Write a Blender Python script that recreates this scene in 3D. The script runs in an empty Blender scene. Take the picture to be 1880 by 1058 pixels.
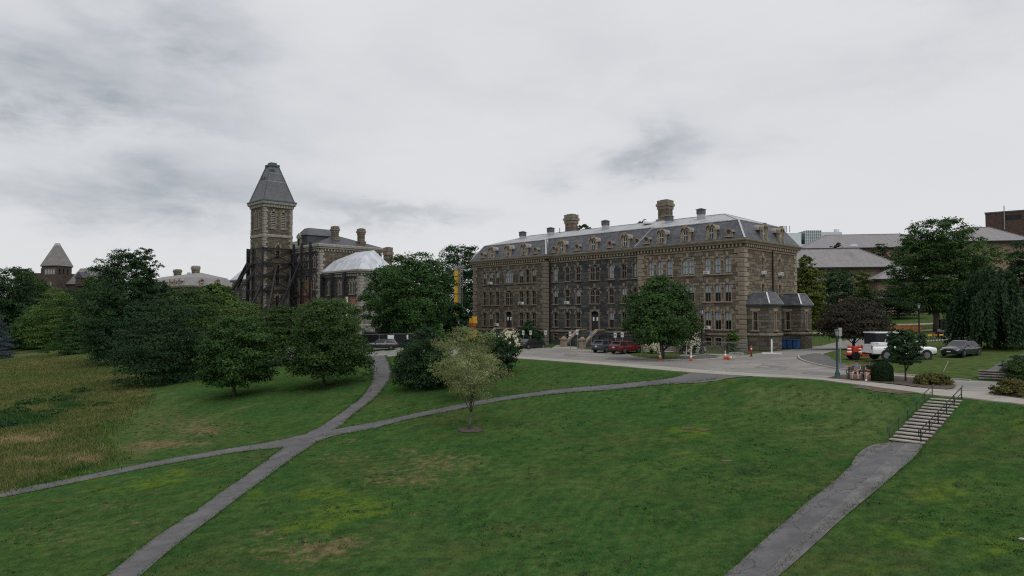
import bpy, bmesh, math, random
import numpy as np
from mathutils import Vector, Matrix
SC = bpy.context.scene
COL = SC.collection
PI = math.pi
R = math.radians

# ------------------------------------------------------------------ camera
FPX, CXP, CYP, HC, PITCH = 1303.0, 940.0, 529.0, 4.7, R(2.24)
cam_data = bpy.data.cameras.new('camera')
cam = bpy.data.objects.new('camera', cam_data); COL.objects.link(cam)
cam.location = (0, 0, HC); cam.rotation_euler = (PI/2 + PITCH, 0, 0)
cam_data.sensor_width = 36.0; cam_data.lens = 36.0*FPX/1880.0
cam_data.clip_start = 0.1; cam_data.clip_end = 4000
SC.camera = cam

# ------------------------------------------------------------------ world, sun, exposure
SUN_EL, SUN_AZ = R(52), R(150)          # azimuth clockwise from +Y: light from behind right
world = bpy.data.worlds.new('World'); SC.world = world; world.use_nodes = True
def build_world():
    nt = world.node_tree; nt.nodes.clear(); N = nt.nodes.new; L = nt.links.new
    out = N('ShaderNodeOutputWorld'); bg = N('ShaderNodeBackground'); bg.inputs['Strength'].default_value = 0.1
    sky = N('ShaderNodeTexSky'); sky.sky_type = 'NISHITA'; sky.sun_disc = False
    sky.sun_elevation = SUN_EL; sky.sun_rotation = SUN_AZ; sky.air_density = 1.0; sky.dust_density = 2.0
    tc = N('ShaderNodeTexCoord'); sep = N('ShaderNodeSeparateXYZ'); L(tc.outputs['Generated'], sep.inputs[0])
    def M(op, a, b=None, c=None):
        n = N('ShaderNodeMath'); n.operation = op
        for i, v in enumerate((a, b, c)):
            if v is None: continue
            if isinstance(v, (int, float)): n.inputs[i].default_value = v
            else: L(v, n.inputs[i])
        return n.outputs[0]
    az = M('ARCTAN2', sep.outputs['X'], sep.outputs['Y']); el = M('ARCSINE', sep.outputs['Z'])
    # cloud space: a flat deck seen in perspective, softened towards the horizon
    inv = M('DIVIDE', 1.0, M('ADD', M('ABSOLUTE', sep.outputs['Z']), 0.22))
    cx = M('MULTIPLY', sep.outputs['X'], inv); cy = M('MULTIPLY', sep.outputs['Y'], inv)
    comb = N('ShaderNodeCombineXYZ'); L(cx, comb.inputs[0]); L(cy, comb.inputs[1])
    def noise(vec, scale, detail, rough, dist=0.0):
        n = N('ShaderNodeTexNoise'); n.inputs['Scale'].default_value = scale; n.inputs['Detail'].default_value = detail
        n.inputs['Roughness'].default_value = rough; n.inputs['Distortion'].default_value = dist
        L(vec, n.inputs['Vector']); return n.outputs['Fac']
    comb2 = N('ShaderNodeCombineXYZ'); L(az, comb2.inputs[0]); L(M('MULTIPLY', el, 2.6), comb2.inputs[1])
    n1 = noise(comb.outputs[0], 1.1, 7, .5, .3)
    n2 = noise(comb2.outputs[0], 6.0, 8, .52, .25)
    n3 = noise(comb2.outputs[0], 15.0, 9, .62, .3)
    n4 = noise(comb2.outputs[0], 4.0, 9, .60, .2)
    azw = M('ADD', az, M('MULTIPLY', M('SUBTRACT', n2, .5), .34)); elw = M('ADD', el, M('ADD', M('MULTIPLY', M('SUBTRACT', n4, .5), .12), M('MULTIPLY', M('SUBTRACT', n3, .5), .05)))
    dark = None
    # grey cloud banks: azimuth, elevation, half sizes (rad), weight
    for a0, e0, ra, re, w in ((-.60, .262, .20, .042, 1.25), (-.52, .335, .22, .060, .55), (-.41, .365, .07, .050, .60), (-.64, .40, .12, .05, .40), (-.55, .150, .24, .042, .85), (-.43, .172, .10, .030, .55),
                              (-.245, .140, .07, .024, .65), (-.12, .139, .080, .013, .60), (.200, .214, .085, .026, .80), (.235, .240, .060, .026, .50), (.09, .190, .06, .022, .30), (.155, .195, .05, .016, .35),
                              (.60, .36, .10, .07, .30), (-.30, .24, .12, .04, .25), (.10, .33, .25, .08, .18), (.42, .30, .2, .05, .18),
                              (1.6, .4, .5, .12, .6), (2.6, .3, .6, .1, .6), (-2.2, .35, .6, .1, .6), (-1.4, .3, .4, .1, .6)):
        da = M('DIVIDE', M('SUBTRACT', azw, a0), ra); de = M('DIVIDE', M('SUBTRACT', elw, e0), re)
        g = M('MULTIPLY', M('EXPONENT', M('MULTIPLY', M('ADD', M('MULTIPLY', da, da), M('MULTIPLY', de, de)), -1.0)), w)
        dark = g if dark is None else M('ADD', dark, g)
    nn = M('ADD', M('MULTIPLY', n2, .66), M('MULTIPLY', n3, .34))
    shaped = N('ShaderNodeMapRange'); shaped.interpolation_type = 'SMOOTHSTEP'
    L(M('ADD', M('MULTIPLY', M('SUBTRACT', nn, .5), 2.9), .5), shaped.inputs['Value'])
    shaped.inputs['From Min'].default_value = .15; shaped.inputs['From Max'].default_value = .9
    blob = M('MULTIPLY', dark, M('ADD', M('MULTIPLY', shaped.outputs[0], .45), .42))
    gen = N('ShaderNodeMapRange'); gen.interpolation_type = 'SMOOTHSTEP'; L(n1, gen.inputs['Value'])
    gen.inputs['From Min'].default_value = .42; gen.inputs['From Max'].default_value = .75
    gw = N('ShaderNodeMapRange'); L(el, gw.inputs['Value']); gw.inputs['From Min'].default_value = .1; gw.inputs['From Max'].default_value = .35
    total = M('ADD', blob, M('MULTIPLY', M('MULTIPLY', gen.outputs[0], gw.outputs[0]), .22))
    ramp = N('ShaderNodeValToRGB'); L(total, ramp.inputs[0]); r = ramp.color_ramp
    r.elements[0].position = 0.0; r.elements[0].color = (.775, .780, .795, 1)
    r.elements[1].position = 1.0; r.elements[1].color = (.360, .388, .425, 1)
    e = r.elements.new(.40); e.color = (.590, .612, .640, 1)
    hz = N('ShaderNodeMapRange'); L(el, hz.inputs['Value']); hz.inputs['From Min'].default_value = 0; hz.inputs['From Max'].default_value = .42
    hz.inputs['To Min'].default_value = 9.7; hz.inputs['To Max'].default_value = 10.1
    mul = N('ShaderNodeVectorMath'); mul.operation = 'SCALE'; L(ramp.outputs[0], mul.inputs[0]); L(hz.outputs[0], mul.inputs['Scale'])
    mix = N('ShaderNodeMix'); mix.data_type = 'RGBA'; mix.inputs['Factor'].default_value = .93
    L(sky.outputs[0], mix.inputs['A']); L(mul.outputs[0], mix.inputs['B'])
    L(mix.outputs['Result'], bg.inputs['Color']); L(bg.outputs[0], out.inputs[0])
build_world()
sun_data = bpy.data.lights.new('sun', 'SUN'); sun = bpy.data.objects.new('sun', sun_data); COL.objects.link(sun)
sun_data.energy = 1.45; sun_data.angle = R(55); sun_data.color = (1.0, .97, .93)
_d = Vector((math.sin(SUN_AZ)*math.cos(SUN_EL), math.cos(SUN_AZ)*math.cos(SUN_EL), math.sin(SUN_EL)))
sun.rotation_euler = _d.to_track_quat('Z', 'Y').to_euler()
SC.view_settings.view_transform = 'Standard'; SC.view_settings.look = 'None'
SC.cycles.use_denoising = False; SC.cycles.use_adaptive_sampling = False; SC.cycles.pixel_filter_type = 'BLACKMAN_HARRIS'; SC.cycles.filter_width = 1.15
SC.cycles.max_bounces = 6; SC.cycles.transparent_max_bounces = 12; SC.cycles.sample_clamp_indirect = 4.0
SC.view_settings.exposure = 0.0; SC.view_settings.gamma = 1.0; SC.view_settings.use_curve_mapping = False

# ------------------------------------------------------------------ terrain: a level campus edge above a long grass slope
P0 = np.array((16.2, 55.7)); DT = np.array((.590, -.807)); NS = np.array((-.807, -.590))
_sx = np.arange(-60, 500, .1)
def _prof(pts):
    a = np.interp(_sx, [p[0] for p in pts], [p[1] for p in pts])
    k = np.exp(-.5*(np.arange(-30, 31)*.1/.8)**2); k /= k.sum()
    return np.convolve(np.pad(a, 30, 'edge'), k, 'valid')
_hA = _prof([(-60, 0), (.6, 0), (6.2, -1.75), (15, -2.75), (27, -4), (46, -6), (70, -8.2), (120, -10), (500, -12)])
_hB = _prof([(-60, 0), (1.0, 0), (15, -2.2), (27, -4), (46, -6), (70, -8.2), (120, -10), (500, -12)])
def sst(a, b, x):
    u = np.clip((x-a)/(b-a), 0, 1); return u*u*(3-2*u)
def st(x, y):
    dx, dy = x-P0[0], y-P0[1]
    return dx*NS[0]+dy*NS[1], dx*DT[0]+dy*DT[1]
def terr(x, y):
    x = np.asarray(x, float); y = np.asarray(y, float)
    s, t = st(x, y)
    b = sst(-14, 4, t)
    z = np.interp(s, _sx, _hA)*b + np.interp(s, _sx, _hB)*(1-b)
    m = -s
    z1 = np.minimum(np.maximum(m-48, 0), 110)*.065
    z2 = .9*sst(9.5, 22, m) + np.minimum(np.maximum(m-24, 0), 134)*.046
    w = sst(-16, 5, t)
    left = sst(22, -12, x)*sst(-10, -30, t)       # beyond the hall the campus stays level
    z = z + (z1*(1-w)*(1-left) + z2*w + .42*(1-w)*sst(13, 27, m))*(m > 0)
    und = .10*np.sin(x*.19+1.0)*np.sin(y*.16+.5) + .05*np.sin(x*.53+2)*np.sin(y*.47)
    z = z + und*sst(7, 16, s)
    return z
def tz(x, y): return float(terr(x, y))
_cp, _sp = math.cos(PITCH), math.sin(PITCH)
def ray(px, py):
    u, v = (px-CXP)/FPX, (CYP-py)/FPX
    return np.array((u, _cp - v*_sp, _sp + v*_cp))
def gp(px, py, dz=0.0):
    """ground point of the terrain along the sight line through a photo pixel"""
    d = ray(px, py); k = np.concatenate((np.arange(4, 200, .25), np.arange(200, 1500, 2.)))
    h = HC + k*d[2] - terr(k*d[0], k*d[1]) - dz
    i = np.argmax(h < 0)
    if not (h < 0).any(): i = len(k)-1
    a, b = k[max(i-1, 0)], k[i]
    for _ in range(24):
        m = (a+b)/2
        if HC + m*d[2] - tz(m*d[0], m*d[1]) - dz < 0: b = m
        else: a = m
    return np.array((b*d[0], b*d[1], tz(b*d[0], b*d[1])))
def gd(px, Y):
    """ground point at depth Y under a photo column"""
    x = (px-CXP)/FPX*Y
    return np.array((x, Y, tz(x, Y)))
def zat(py, Y):
    d = ray(CXP, py); return HC + Y/d[1]*d[2]

# ------------------------------------------------------------------ object helpers
def tag(o, label=None, cat=None, group=None, kind=None):
    if label: o['label'] = label
    if cat: o['category'] = cat
    if group: o['group'] = group
    if kind: o['kind'] = kind
    return o
def empty(name, loc=(0, 0, 0), rz=0.0, label=None, cat=None, group=None):
    o = bpy.data.objects.new(name, None); COL.objects.link(o); o.location = loc; o.rotation_euler = (0, 0, rz)
    o.empty_display_size = .3
    return tag(o, label, cat, group)
def inst(name, me, parent=None, loc=(0, 0, 0), rz=0.0, scale=None):
    o = bpy.data.objects.new(name, me); COL.objects.link(o); o.parent = parent; o.location = loc; o.rotation_euler = (0, 0, rz)
    if scale: o.scale = scale
    return o
def dup(root, loc=None, rz=None, label=None, group=None):
    kids = {}
    for o in bpy.data.objects:
        if o.parent: kids.setdefault(o.parent, []).append(o)
    def rec(o, par):
        c = o.copy(); COL.objects.link(c)
        if par is not None: c.parent = par
        for ch in kids.get(o, []): rec(ch, c)
        return c
    r = rec(root, None)
    if loc is not None: r.location = loc
    if rz is not None: r.rotation_euler = (0, 0, rz)
    if label: r['label'] = label
    if group: r['group'] = group
    return r
def auto_uv(me):
    n = len(me.loops)
    if n == 0: return
    co = np.empty(len(me.vertices)*3, 'f'); me.vertices.foreach_get('co', co); co = co.reshape(-1, 3)
    vi = np.empty(n, 'i'); me.loops.foreach_get('vertex_index', vi)
    pn = np.empty(len(me.polygons)*3, 'f'); me.polygons.foreach_get('normal', pn); pn = pn.reshape(-1, 3)
    lt = np.empty(len(me.polygons), 'i'); me.polygons.foreach_get('loop_total', lt)
    nn = np.repeat(pn, lt, axis=0); p = co[vi]
    t = np.stack((-nn[:, 1], nn[:, 0], np.zeros(n)), 1); l = np.linalg.norm(t, axis=1)
    t[l < .15] = (1, 0, 0); t /= np.maximum(np.linalg.norm(t, axis=1), 1e-6)[:, None]
    b = np.cross(nn, t)
    uv = np.stack(((p*t).sum(1), (p*b).sum(1)), 1).astype('f')
    me.uv_layers.new(name='UVMap').data.foreach_set('uv', uv.ravel())
class MB:
    def __init__(s): s.v = []; s.f = []; s.m = []
    def add(s, vs, fs, mi=0):
        o = len(s.v); s.v.extend([tuple(map(float, v)) for v in vs]); s.f.extend([tuple(i+o for i in f) for f in fs]); s.m.extend([mi]*len(fs)); return s
    def quad(s, a, b, c, d, mi=0): return s.add((a, b, c, d), ((0, 1, 2, 3),), mi)
    def poly(s, pts, mi=0): return s.add(pts, (tuple(range(len(pts))),), mi)
    def box(s, x0, x1, y0, y1, z0, z1, mi=0):
        return s.add([(x0,y0,z0),(x1,y0,z0),(x1,y1,z0),(x0,y1,z0),(x0,y0,z1),(x1,y0,z1),(x1,y1,z1),(x0,y1,z1)],
                     [(0,3,2,1),(4,5,6,7),(0,1,5,4),(1,2,6,5),(2,3,7,6),(3,0,4,7)], mi)
    def cbox(s, c, size, rz=0.0, mi=0, taper=1.0):
        cs, sn = math.cos(rz), math.sin(rz); hx, hy, hz = (k/2 for k in size); vs = []
        for z, k in ((-hz, 1), (hz, taper)):
            for x, y in ((-hx*k,-hy*k),(hx*k,-hy*k),(hx*k,hy*k),(-hx*k,hy*k)):
                vs.append((c[0]+x*cs-y*sn, c[1]+x*sn+y*cs, c[2]+z))
        return s.add(vs, [(0,3,2,1),(4,5,6,7),(0,1,5,4),(1,2,6,5),(2,3,7,6),(3,0,4,7)], mi)
    def beam(s, p, q, w, h=None, mi=0):
        h = h or w; p = np.array(p, float); q = np.array(q, float); d = q-p; d /= max(np.linalg.norm(d), 1e-9)
        up = np.array((0, 0, 1.)) if abs(d[2]) < .95 else np.array((0, 1., 0))
        a = np.cross(d, up); a /= np.linalg.norm(a); b = np.cross(a, d); vs = []
        for e in (p, q):
            for i, j in ((-1,-1),(1,-1),(1,1),(-1,1)): vs.append(e + a*i*w/2 + b*j*h/2)
        return s.add(vs, [(0,1,2,3),(7,6,5,4),(0,4,5,1),(1,5,6,2),(2,6,7,3),(3,7,4,0)], mi)
    def tube(s, pts, rad, n=6, mi=0):
        pts = [np.array(p, float) for p in pts]; k = len(pts)
        if np.isscalar(rad): rad = [rad]*k
        vs = []; ref = None
        for i in range(k):
            d = pts[min(i+1, k-1)]-pts[max(i-1, 0)]; d /= max(np.linalg.norm(d), 1e-9)
            if ref is None: ref = np.array((1., 0, 0)) if abs(d[0]) < .8 else np.array((0, 1., 0))
            a = np.cross(d, ref); a /= max(np.linalg.norm(a), 1e-9); b = np.cross(d, a); ref = -np.cross(d, a) if False else ref
            for j in range(n):
                th = 2*PI*j/n; vs.append(pts[i] + rad[i]*(a*math.cos(th)+b*math.sin(th)))
        fs = [(i*n+j, i*n+(j+1) % n, (i+1)*n+(j+1) % n, (i+1)*n+j) for i in range(k-1) for j in range(n)]
        fs.append(tuple(range(n))[::-1]); fs.append(tuple(range((k-1)*n, k*n)))
        return s.add(vs, fs, mi)
    def lathe(s, prof, n=12, c=(0, 0, 0), mi=0, axis='z'):
        vs = []; k = len(prof)
        for r, h in prof:
            for j in range(n):
                th = 2*PI*j/n; a, b = r*math.cos(th), r*math.sin(th)
                vs.append((c[0]+a, c[1]+b, c[2]+h) if axis == 'z' else ((c[0]+a, c[1]+h, c[2]+b) if axis == 'y' else (c[0]+h, c[1]+a, c[2]+b)))
        fs = [(i*n+j, i*n+(j+1) % n, (i+1)*n+(j+1) % n, (i+1)*n+j) for i in range(k-1) for j in range(n)]
        fs.append(tuple(range(n))[::-1]); fs.append(tuple(range((k-1)*n, k*n)))
        return s.add(vs, fs, mi)
    def ext(s, poly, y0, y1, mi=0, axis='y'):
        """polygon in (x, z) pushed from y0 to y1 (or (y, z) along x)"""
        n = len(poly)
        f = (lambda p, y: (p[0], y, p[1])) if axis == 'y' else ((lambda p, y: (y, p[0], p[1])) if axis == 'x' else (lambda p, y: (p[0], p[1], y)))
        vs = [f(p, y0) for p in poly] + [f(p, y1) for p in poly]
        fs = [tuple(range(n)), tuple(range(2*n-1, n-1, -1))] + [(i, i+n, (i+1) % n + n, (i+1) % n) for i in range(n)]
        return s.add(vs, fs, mi)
    def sweep(s, outline, prof, mi=0, closed=True):
        """(offset, z) profile swept round a plan outline (counter-clockwise), mitred"""
        n = len(outline); rings = []
        for off, z in prof:
            ring = []
            for i in range(n):
                p = np.array(outline[i], float); a = np.array(outline[i-1], float); b = np.array(outline[(i+1) % n], float)
                d1 = p-a; d1 /= np.linalg.norm(d1); d2 = b-p; d2 /= np.linalg.norm(d2)
                n1 = np.array((d1[1], -d1[0])); n2 = np.array((d2[1], -d2[0])); m = n1+n2; m /= max(np.linalg.norm(m), 1e-6)
                q = p + m*off/max(np.dot(m, n1), .3); ring.append((q[0], q[1], z(q) if callable(z) else z))
            rings.append(ring)
        vs = [v for r_ in rings for v in r_]; fs = []
        for k in range(len(rings)-1):
            for i in range(n): fs.append((k*n+i, k*n+(i+1) % n, (k+1)*n+(i+1) % n, (k+1)*n+i))
        return s.add(vs, fs, mi)
    def mesh(s, name, mats, smooth=False):
        me = bpy.data.meshes.new(name); me.from_pydata(s.v, [], s.f)
        for m in (mats if isinstance(mats, (list, tuple)) else [mats]): me.materials.append(m)
        if max(s.m, default=0) > 0: me.polygons.foreach_set('material_index', np.array(s.m, 'i'))
        bm = bmesh.new(); bm.from_mesh(me); bmesh.ops.recalc_face_normals(bm, faces=bm.faces); bm.to_mesh(me); bm.free()
        if smooth: me.polygons.foreach_set('use_smooth', np.ones(len(me.polygons), bool))
        me.update(); auto_uv(me); return me
    def build(s, name, mats, parent=None, loc=(0, 0, 0), rz=0.0, smooth=False):
        return inst(name, s.mesh(name, mats, smooth), parent, loc, rz)
def raw(name, mats, verts, faces_n, idx, parent=None, tone=None, norms=None):
    """fast mesh from numpy: verts (n,3), faces of faces_n corners each, flat index array"""
    me = bpy.data.meshes.new(name); nf = len(idx)//faces_n
    me.vertices.add(len(verts)); me.vertices.foreach_set('co', np.asarray(verts, 'f').ravel())
    me.loops.add(len(idx)); me.loops.foreach_set('vertex_index', np.asarray(idx, 'i'))
    me.polygons.add(nf); me.polygons.foreach_set('loop_start', np.arange(0, nf*faces_n, faces_n, dtype='i'))
    try: me.polygons.foreach_set('loop_total', np.full(nf, faces_n, 'i'))
    except Exception: pass
    for m in (mats if isinstance(mats, (list, tuple)) else [mats]): me.materials.append(m)
    if tone is not None:
        a = me.attributes.new('tone', 'FLOAT', 'FACE'); a.data.foreach_set('value', np.asarray(tone, 'f'))
    me.update(calc_edges=True)
    return me

# ------------------------------------------------------------------ materials
class G:
    def __init__(s, name):
        s.mat = bpy.data.materials.new(name); s.mat.use_nodes = True; s.nt = s.mat.node_tree
        s.b = s.nt.nodes['Principled BSDF']; s.out = s.nt.nodes['Material Output']
    def n(s, t, **kw):
        nd = s.nt.nodes.new('ShaderNode'+t)
        for k, v in kw.items():
            if k in nd.inputs.keys():
                if isinstance(v, bpy.types.NodeSocket): s.nt.links.new(v, nd.inputs[k])
                else: nd.inputs[k].default_value = v
            else: setattr(nd, k, v)
        return nd
    def link(s, a, b): s.nt.links.new(a, b)
    def m(s, op, a, b=None, c=None, clamp=False):
        nd = s.nt.nodes.new('ShaderNodeMath'); nd.operation = op; nd.use_clamp = clamp
        for i, v in enumerate((a, b, c)):
            if v is None: continue
            if isinstance(v, bpy.types.NodeSocket): s.nt.links.new(v, nd.inputs[i])
            else: nd.inputs[i].default_value = v
        return nd.outputs[0]
    def mix(s, f, a, b, mode='MIX'):
        nd = s.nt.nodes.new('ShaderNodeMix'); nd.data_type = 'RGBA'; nd.blend_type = mode
        for k, v in (('Factor', f), ('A', a), ('B', b)):
            sock = [i for i in nd.inputs if i.name == k and (i.type == 'RGBA' or k == 'Factor' and i.type == 'VALUE')][0]
            if isinstance(v, bpy.types.NodeSocket): s.nt.links.new(v, sock)
            else: sock.default_value = (*v, 1) if (not np.isscalar(v) and len(v) == 3) else v
        return [o for o in nd.outputs if o.type == 'RGBA'][0]
    def noise(s, vec, scale, detail=4, rough=.55, dist=0.0):
        nd = s.n('TexNoise', Scale=scale, Detail=detail, Roughness=rough, Distortion=dist)
        if vec is not None: s.link(vec, nd.inputs['Vector'])
        return nd.outputs['Fac']
    def ramp(s, f, a, b, lo=0., hi=1.):
        nd = s.n('MapRange', interpolation_type='SMOOTHSTEP'); s.link(f, nd.inputs['Value'])
        for k, v in (('From Min', a), ('From Max', b), ('To Min', lo), ('To Max', hi)): nd.inputs[k].default_value = v
        return nd.outputs[0]
    def attr(s, name): return s.n('Attribute', attribute_name=name).outputs['Fac']
    def bump(s, h, strength=.3, dist=.05):
        nd = s.n('Bump', Strength=strength, Distance=dist, Height=h); s.link(nd.outputs[0], s.b.inputs['Normal'])
    def col(s, c):
        if isinstance(c, bpy.types.NodeSocket): s.link(c, s.b.inputs['Base Color'])
        else: s.b.inputs['Base Color'].default_value = (*c, 1)
    def set(s, **kw):
        for k, v in kw.items(): s.b.inputs[k.replace('_', ' ')].default_value = v
def sc(c, k): return tuple(min(1, x*k) for x in c)
def plain(name, c, rough=.7, metal=0.0, var=.18, scale=3.0, spec=.3, coat=0.0):
    g = G(name); tc = g.n('TexCoord').outputs['Object']
    f = g.noise(tc, scale, 5, .6)
    g.col(g.mix(g.ramp(f, .3, .7), sc(c, 1-var), sc(c, 1+var)))
    g.set(Roughness=rough, Metallic=metal); g.b.inputs['Specular IOR Level'].default_value = spec
    if coat: g.b.inputs['Coat Weight'].default_value = coat; g.b.inputs['Coat Roughness'].default_value = .08
    return g.mat
def stone_mat(name, ca, cb, cc, mortar, w=.85, h=.36, jut=.9, soot=.35):
    """coursed rubble: two brick layers of different size give uneven stones, each with its own tone"""
    g = G(name); uv = g.n('TexCoord').outputs['UV']
    wob = g.n('TexNoise', Scale=1.1, Detail=3.0, Vector=uv).outputs['Color']
    v = g.n('VectorMath', operation='MULTIPLY_ADD'); g.link(wob, v.inputs[0]); v.inputs[1].default_value = (.10, .10, 0); g.link(uv, v.inputs[2])
    vec = v.outputs[0]
    def brick(bw, bh, off, sq):
        b = g.n('TexBrick', Scale=1.0, offset=off, squash=sq, squash_frequency=3, offset_frequency=2)
        g.link(vec, b.inputs['Vector'])
        b.inputs['Brick Width'].default_value = bw; b.inputs['Row Height'].default_value = bh
        b.inputs['Mortar Size'].default_value = .035*bh/.36; b.inputs['Mortar Smooth'].default_value = .6; b.inputs['Bias'].default_value = 0
        b.inputs['Color1'].default_value = (0, 0, 0, 1); b.inputs['Color2'].default_value = (1, 1, 1, 1); b.inputs['Mortar'].default_value = (.5, .5, .5, 1)
        return b
    b1 = brick(w, h, .5, 1.6); b2 = brick(w*1.7, h*1.5, .37, .7)
    pick = g.ramp(g.noise(uv, .35, 3), .47, .53)
    tone = g.mix(pick, b1.outputs['Color'], b2.outputs['Color'])
    mort = g.m('ADD', g.m('MULTIPLY', b1.outputs['Fac'], g.m('SUBTRACT', 1, pick)), g.m('MULTIPLY', b2.outputs['Fac'], pick))
    fine = g.noise(uv, 6, 6, .65)
    tone_v = g.m('ADD', g.m('MULTIPLY', g.n('RGBToBW', Color=tone).outputs[0], .7), g.m('MULTIPLY', g.noise(uv, 2.3, 5, .7), .3))
    c = g.mix(g.ramp(tone_v, .1, .9), sc(ca, .72), sc(cb, 1.12))
    c = g.mix(g.ramp(g.noise(uv, 1.9, 4, .7), .55, .72), c, cc)
    c = g.mix(g.m('MULTIPLY', mort, .75), c, sc(mortar, .45))
    c = g.mix(g.ramp(fine, .25, .8, .0, .5), c, sc(ca, .55))
    big = g.ramp(g.noise(uv, .12, 5, .6), .45, .72, 0, soot)      # old weather staining
    c = g.mix(big, c, sc(ca, .45))
    g.col(c); g.set(Roughness=.9); g.b.inputs['Specular IOR Level'].default_value = .15
    ht = g.m('ADD', g.m('MULTIPLY', g.m('SUBTRACT', 1, mort), .6), g.m('ADD', g.m('MULTIPLY', fine, .35), g.m('MULTIPLY', tone, .25)))
    g.bump(ht, jut, .06)
    return g.mat
def shingle_mat(name, c, w=.30, h=.22, rough=.55, var=.3, streak=.25):
    g = G(name); uv = g.n('TexCoord').outputs['UV']
    b = g.n('TexBrick', Scale=1.0, offset=.5); g.link(uv, b.inputs['Vector'])
    b.inputs['Brick Width'].default_value = w; b.inputs['Row Height'].default_value = h; b.inputs['Mortar Size'].default_value = .008
    b.inputs['Color1'].default_value = (*sc(c, 1-var), 1); b.inputs['Color2'].default_value = (*sc(c, 1+var), 1); b.inputs['Mortar'].default_value = (*sc(c, .45), 1)
    sp = g.n('Mapping'); g.link(uv, sp.inputs['Vector']); sp.inputs['Scale'].default_value = (1.2, .12, 1)
    f = g.ramp(g.noise(sp.outputs[0], 1.0, 6, .65), .45, .75, 0, streak)
    cc = g.mix(f, b.outputs['Color'], sc(c, 2.0))
    cc = g.mix(g.ramp(g.noise(uv, .5, 4), .4, .7, 0, .35), cc, sc(c, .7))
    g.col(cc); g.set(Roughness=rough); g.bump(b.outputs['Fac'], -.25, .02); return g.mat
def seam_mat(name, c, pitch=.5, rough=.42, metal=.55):
    g = G(name); uv = g.n('TexCoord').outputs['UV']
    sx = g.n('SeparateXYZ', Vector=uv)
    fr = g.m('FRACT', g.m('DIVIDE', sx.outputs[0], pitch)); ridge = g.m('LESS_THAN', fr, .12)
    cell = g.n('TexWhiteNoise', noise_dimensions='2D'); cv = g.n('CombineXYZ', X=g.m('FLOOR', g.m('DIVIDE', sx.outputs[0], pitch)), Y=g.m('FLOOR', g.m('DIVIDE', sx.outputs[1], 2.2)))
    g.link(cv.outputs[0], cell.inputs['Vector'])
    k = g.mix(cell.outputs['Value'], sc(c, .78), sc(c, 1.18))
    k = g.mix(g.ramp(g.noise(uv, .8, 6, .7), .45, .7, 0, .5), k, sc(c, .62))
    k = g.mix(g.m('MULTIPLY', ridge, .5), k, sc(c, .55))
    g.col(k); g.set(Roughness=rough, Metallic=metal); g.bump(ridge, .6, .04); return g.mat
def leaf_mat(name, c0, c1, c2, trans=.18):
    g = G(name); t = g.attr('tone'); oi = g.n('ObjectInfo').outputs['Random']
    c = g.mix(g.ramp(t, 0, .55), c0, c1); c = g.mix(g.ramp(t, .55, 1.0), c, c2)
    hsv = g.n('HueSaturation', Color=c); g.link(g.m('ADD', .49, g.m('MULTIPLY', oi, .02)), hsv.inputs['Hue']); g.link(g.m('ADD', .9, g.m('MULTIPLY', oi, .2)), hsv.inputs['Value'])
    g.col(hsv.outputs[0]); g.set(Roughness=.6); g.b.inputs['Specular IOR Level'].default_value = .10
    tr = g.n('BsdfTranslucent'); g.link(hsv.outputs[0], tr.inputs['Color'])
    ms = g.n('MixShader'); ms.inputs[0].default_value = trans
    g.link(g.b.outputs[0], ms.inputs[1]); g.link(tr.outputs[0], ms.inputs[2]); g.link(ms.outputs[0], g.out.inputs['Surface']); return g.mat
def glass_mat(name, tint=(.04, .05, .06), clear=.55):
    g = G(name); g.col(tint); g.set(Roughness=.06); g.b.inputs['Specular IOR Level'].default_value = .5
    t = g.n('BsdfTransparent'); t.inputs['Color'].default_value = (.8, .85, .88, 1)
    ms = g.n('MixShader'); ms.inputs[0].default_value = clear
    g.link(g.b.outputs[0], ms.inputs[1]); g.link(t.outputs[0], ms.inputs[2]); g.link(ms.outputs[0], g.out.inputs['Surface']); return g.mat

M = {}
M['stone_tan'] = stone_mat('stone_tan', (.138, .117, .088), (.205, .174, .131), (.108, .097, .080), (.115, .098, .075), soot=.2)
M['stone_mid'] = stone_mat('stone_mid', (.095, .088, .072), (.165, .145, .112), (.065, .064, .060), (.085, .080, .070), soot=.55)
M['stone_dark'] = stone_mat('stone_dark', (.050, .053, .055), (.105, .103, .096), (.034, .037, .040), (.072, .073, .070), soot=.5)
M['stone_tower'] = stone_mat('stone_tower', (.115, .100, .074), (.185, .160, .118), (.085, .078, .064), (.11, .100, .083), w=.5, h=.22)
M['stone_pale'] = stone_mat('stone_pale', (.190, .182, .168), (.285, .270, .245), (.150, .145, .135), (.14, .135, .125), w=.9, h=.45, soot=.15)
M['quoin'] = plain('quoin_stone', (.222, .187, .142), .9, var=.3, scale=1.7)
M['quoin_mid'] = plain('quoin_stone_mid', (.170, .145, .112), .9, var=.35, scale=1.7)
M['quoin_grey'] = plain('quoin_stone_grey', (.235, .220, .195), .9, var=.25, scale=1.7)
M['trim'] = plain('trim_stone', (.240, .198, .145), .85, var=.25, scale=2.0)
M['trim_dark'] = plain('trim_stone_dark', (.165, .140, .108), .85, var=.3, scale=2.0)
M['trim_grey'] = plain('trim_stone_grey', (.245, .228, .200), .85, var=.25, scale=2.0)
M['cornice'] = plain('cornice_paint', (.150, .128, .090), .7, var=.2)
M['slate'] = shingle_mat('slate_shingles', (.068, .072, .083), w=.42, h=.30, var=.4, streak=.2)
M['slate_old'] = shingle_mat('slate_weathered', (.078, .081, .090), w=.35, h=.3, streak=.35)
M['slate_black'] = shingle_mat('slate_black', (.045, .047, .053), streak=.1)
M['slate_far'] = shingle_mat('slate_far', (.190, .180, .185), w=.5, h=.35, var=.12, streak=.15)
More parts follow.
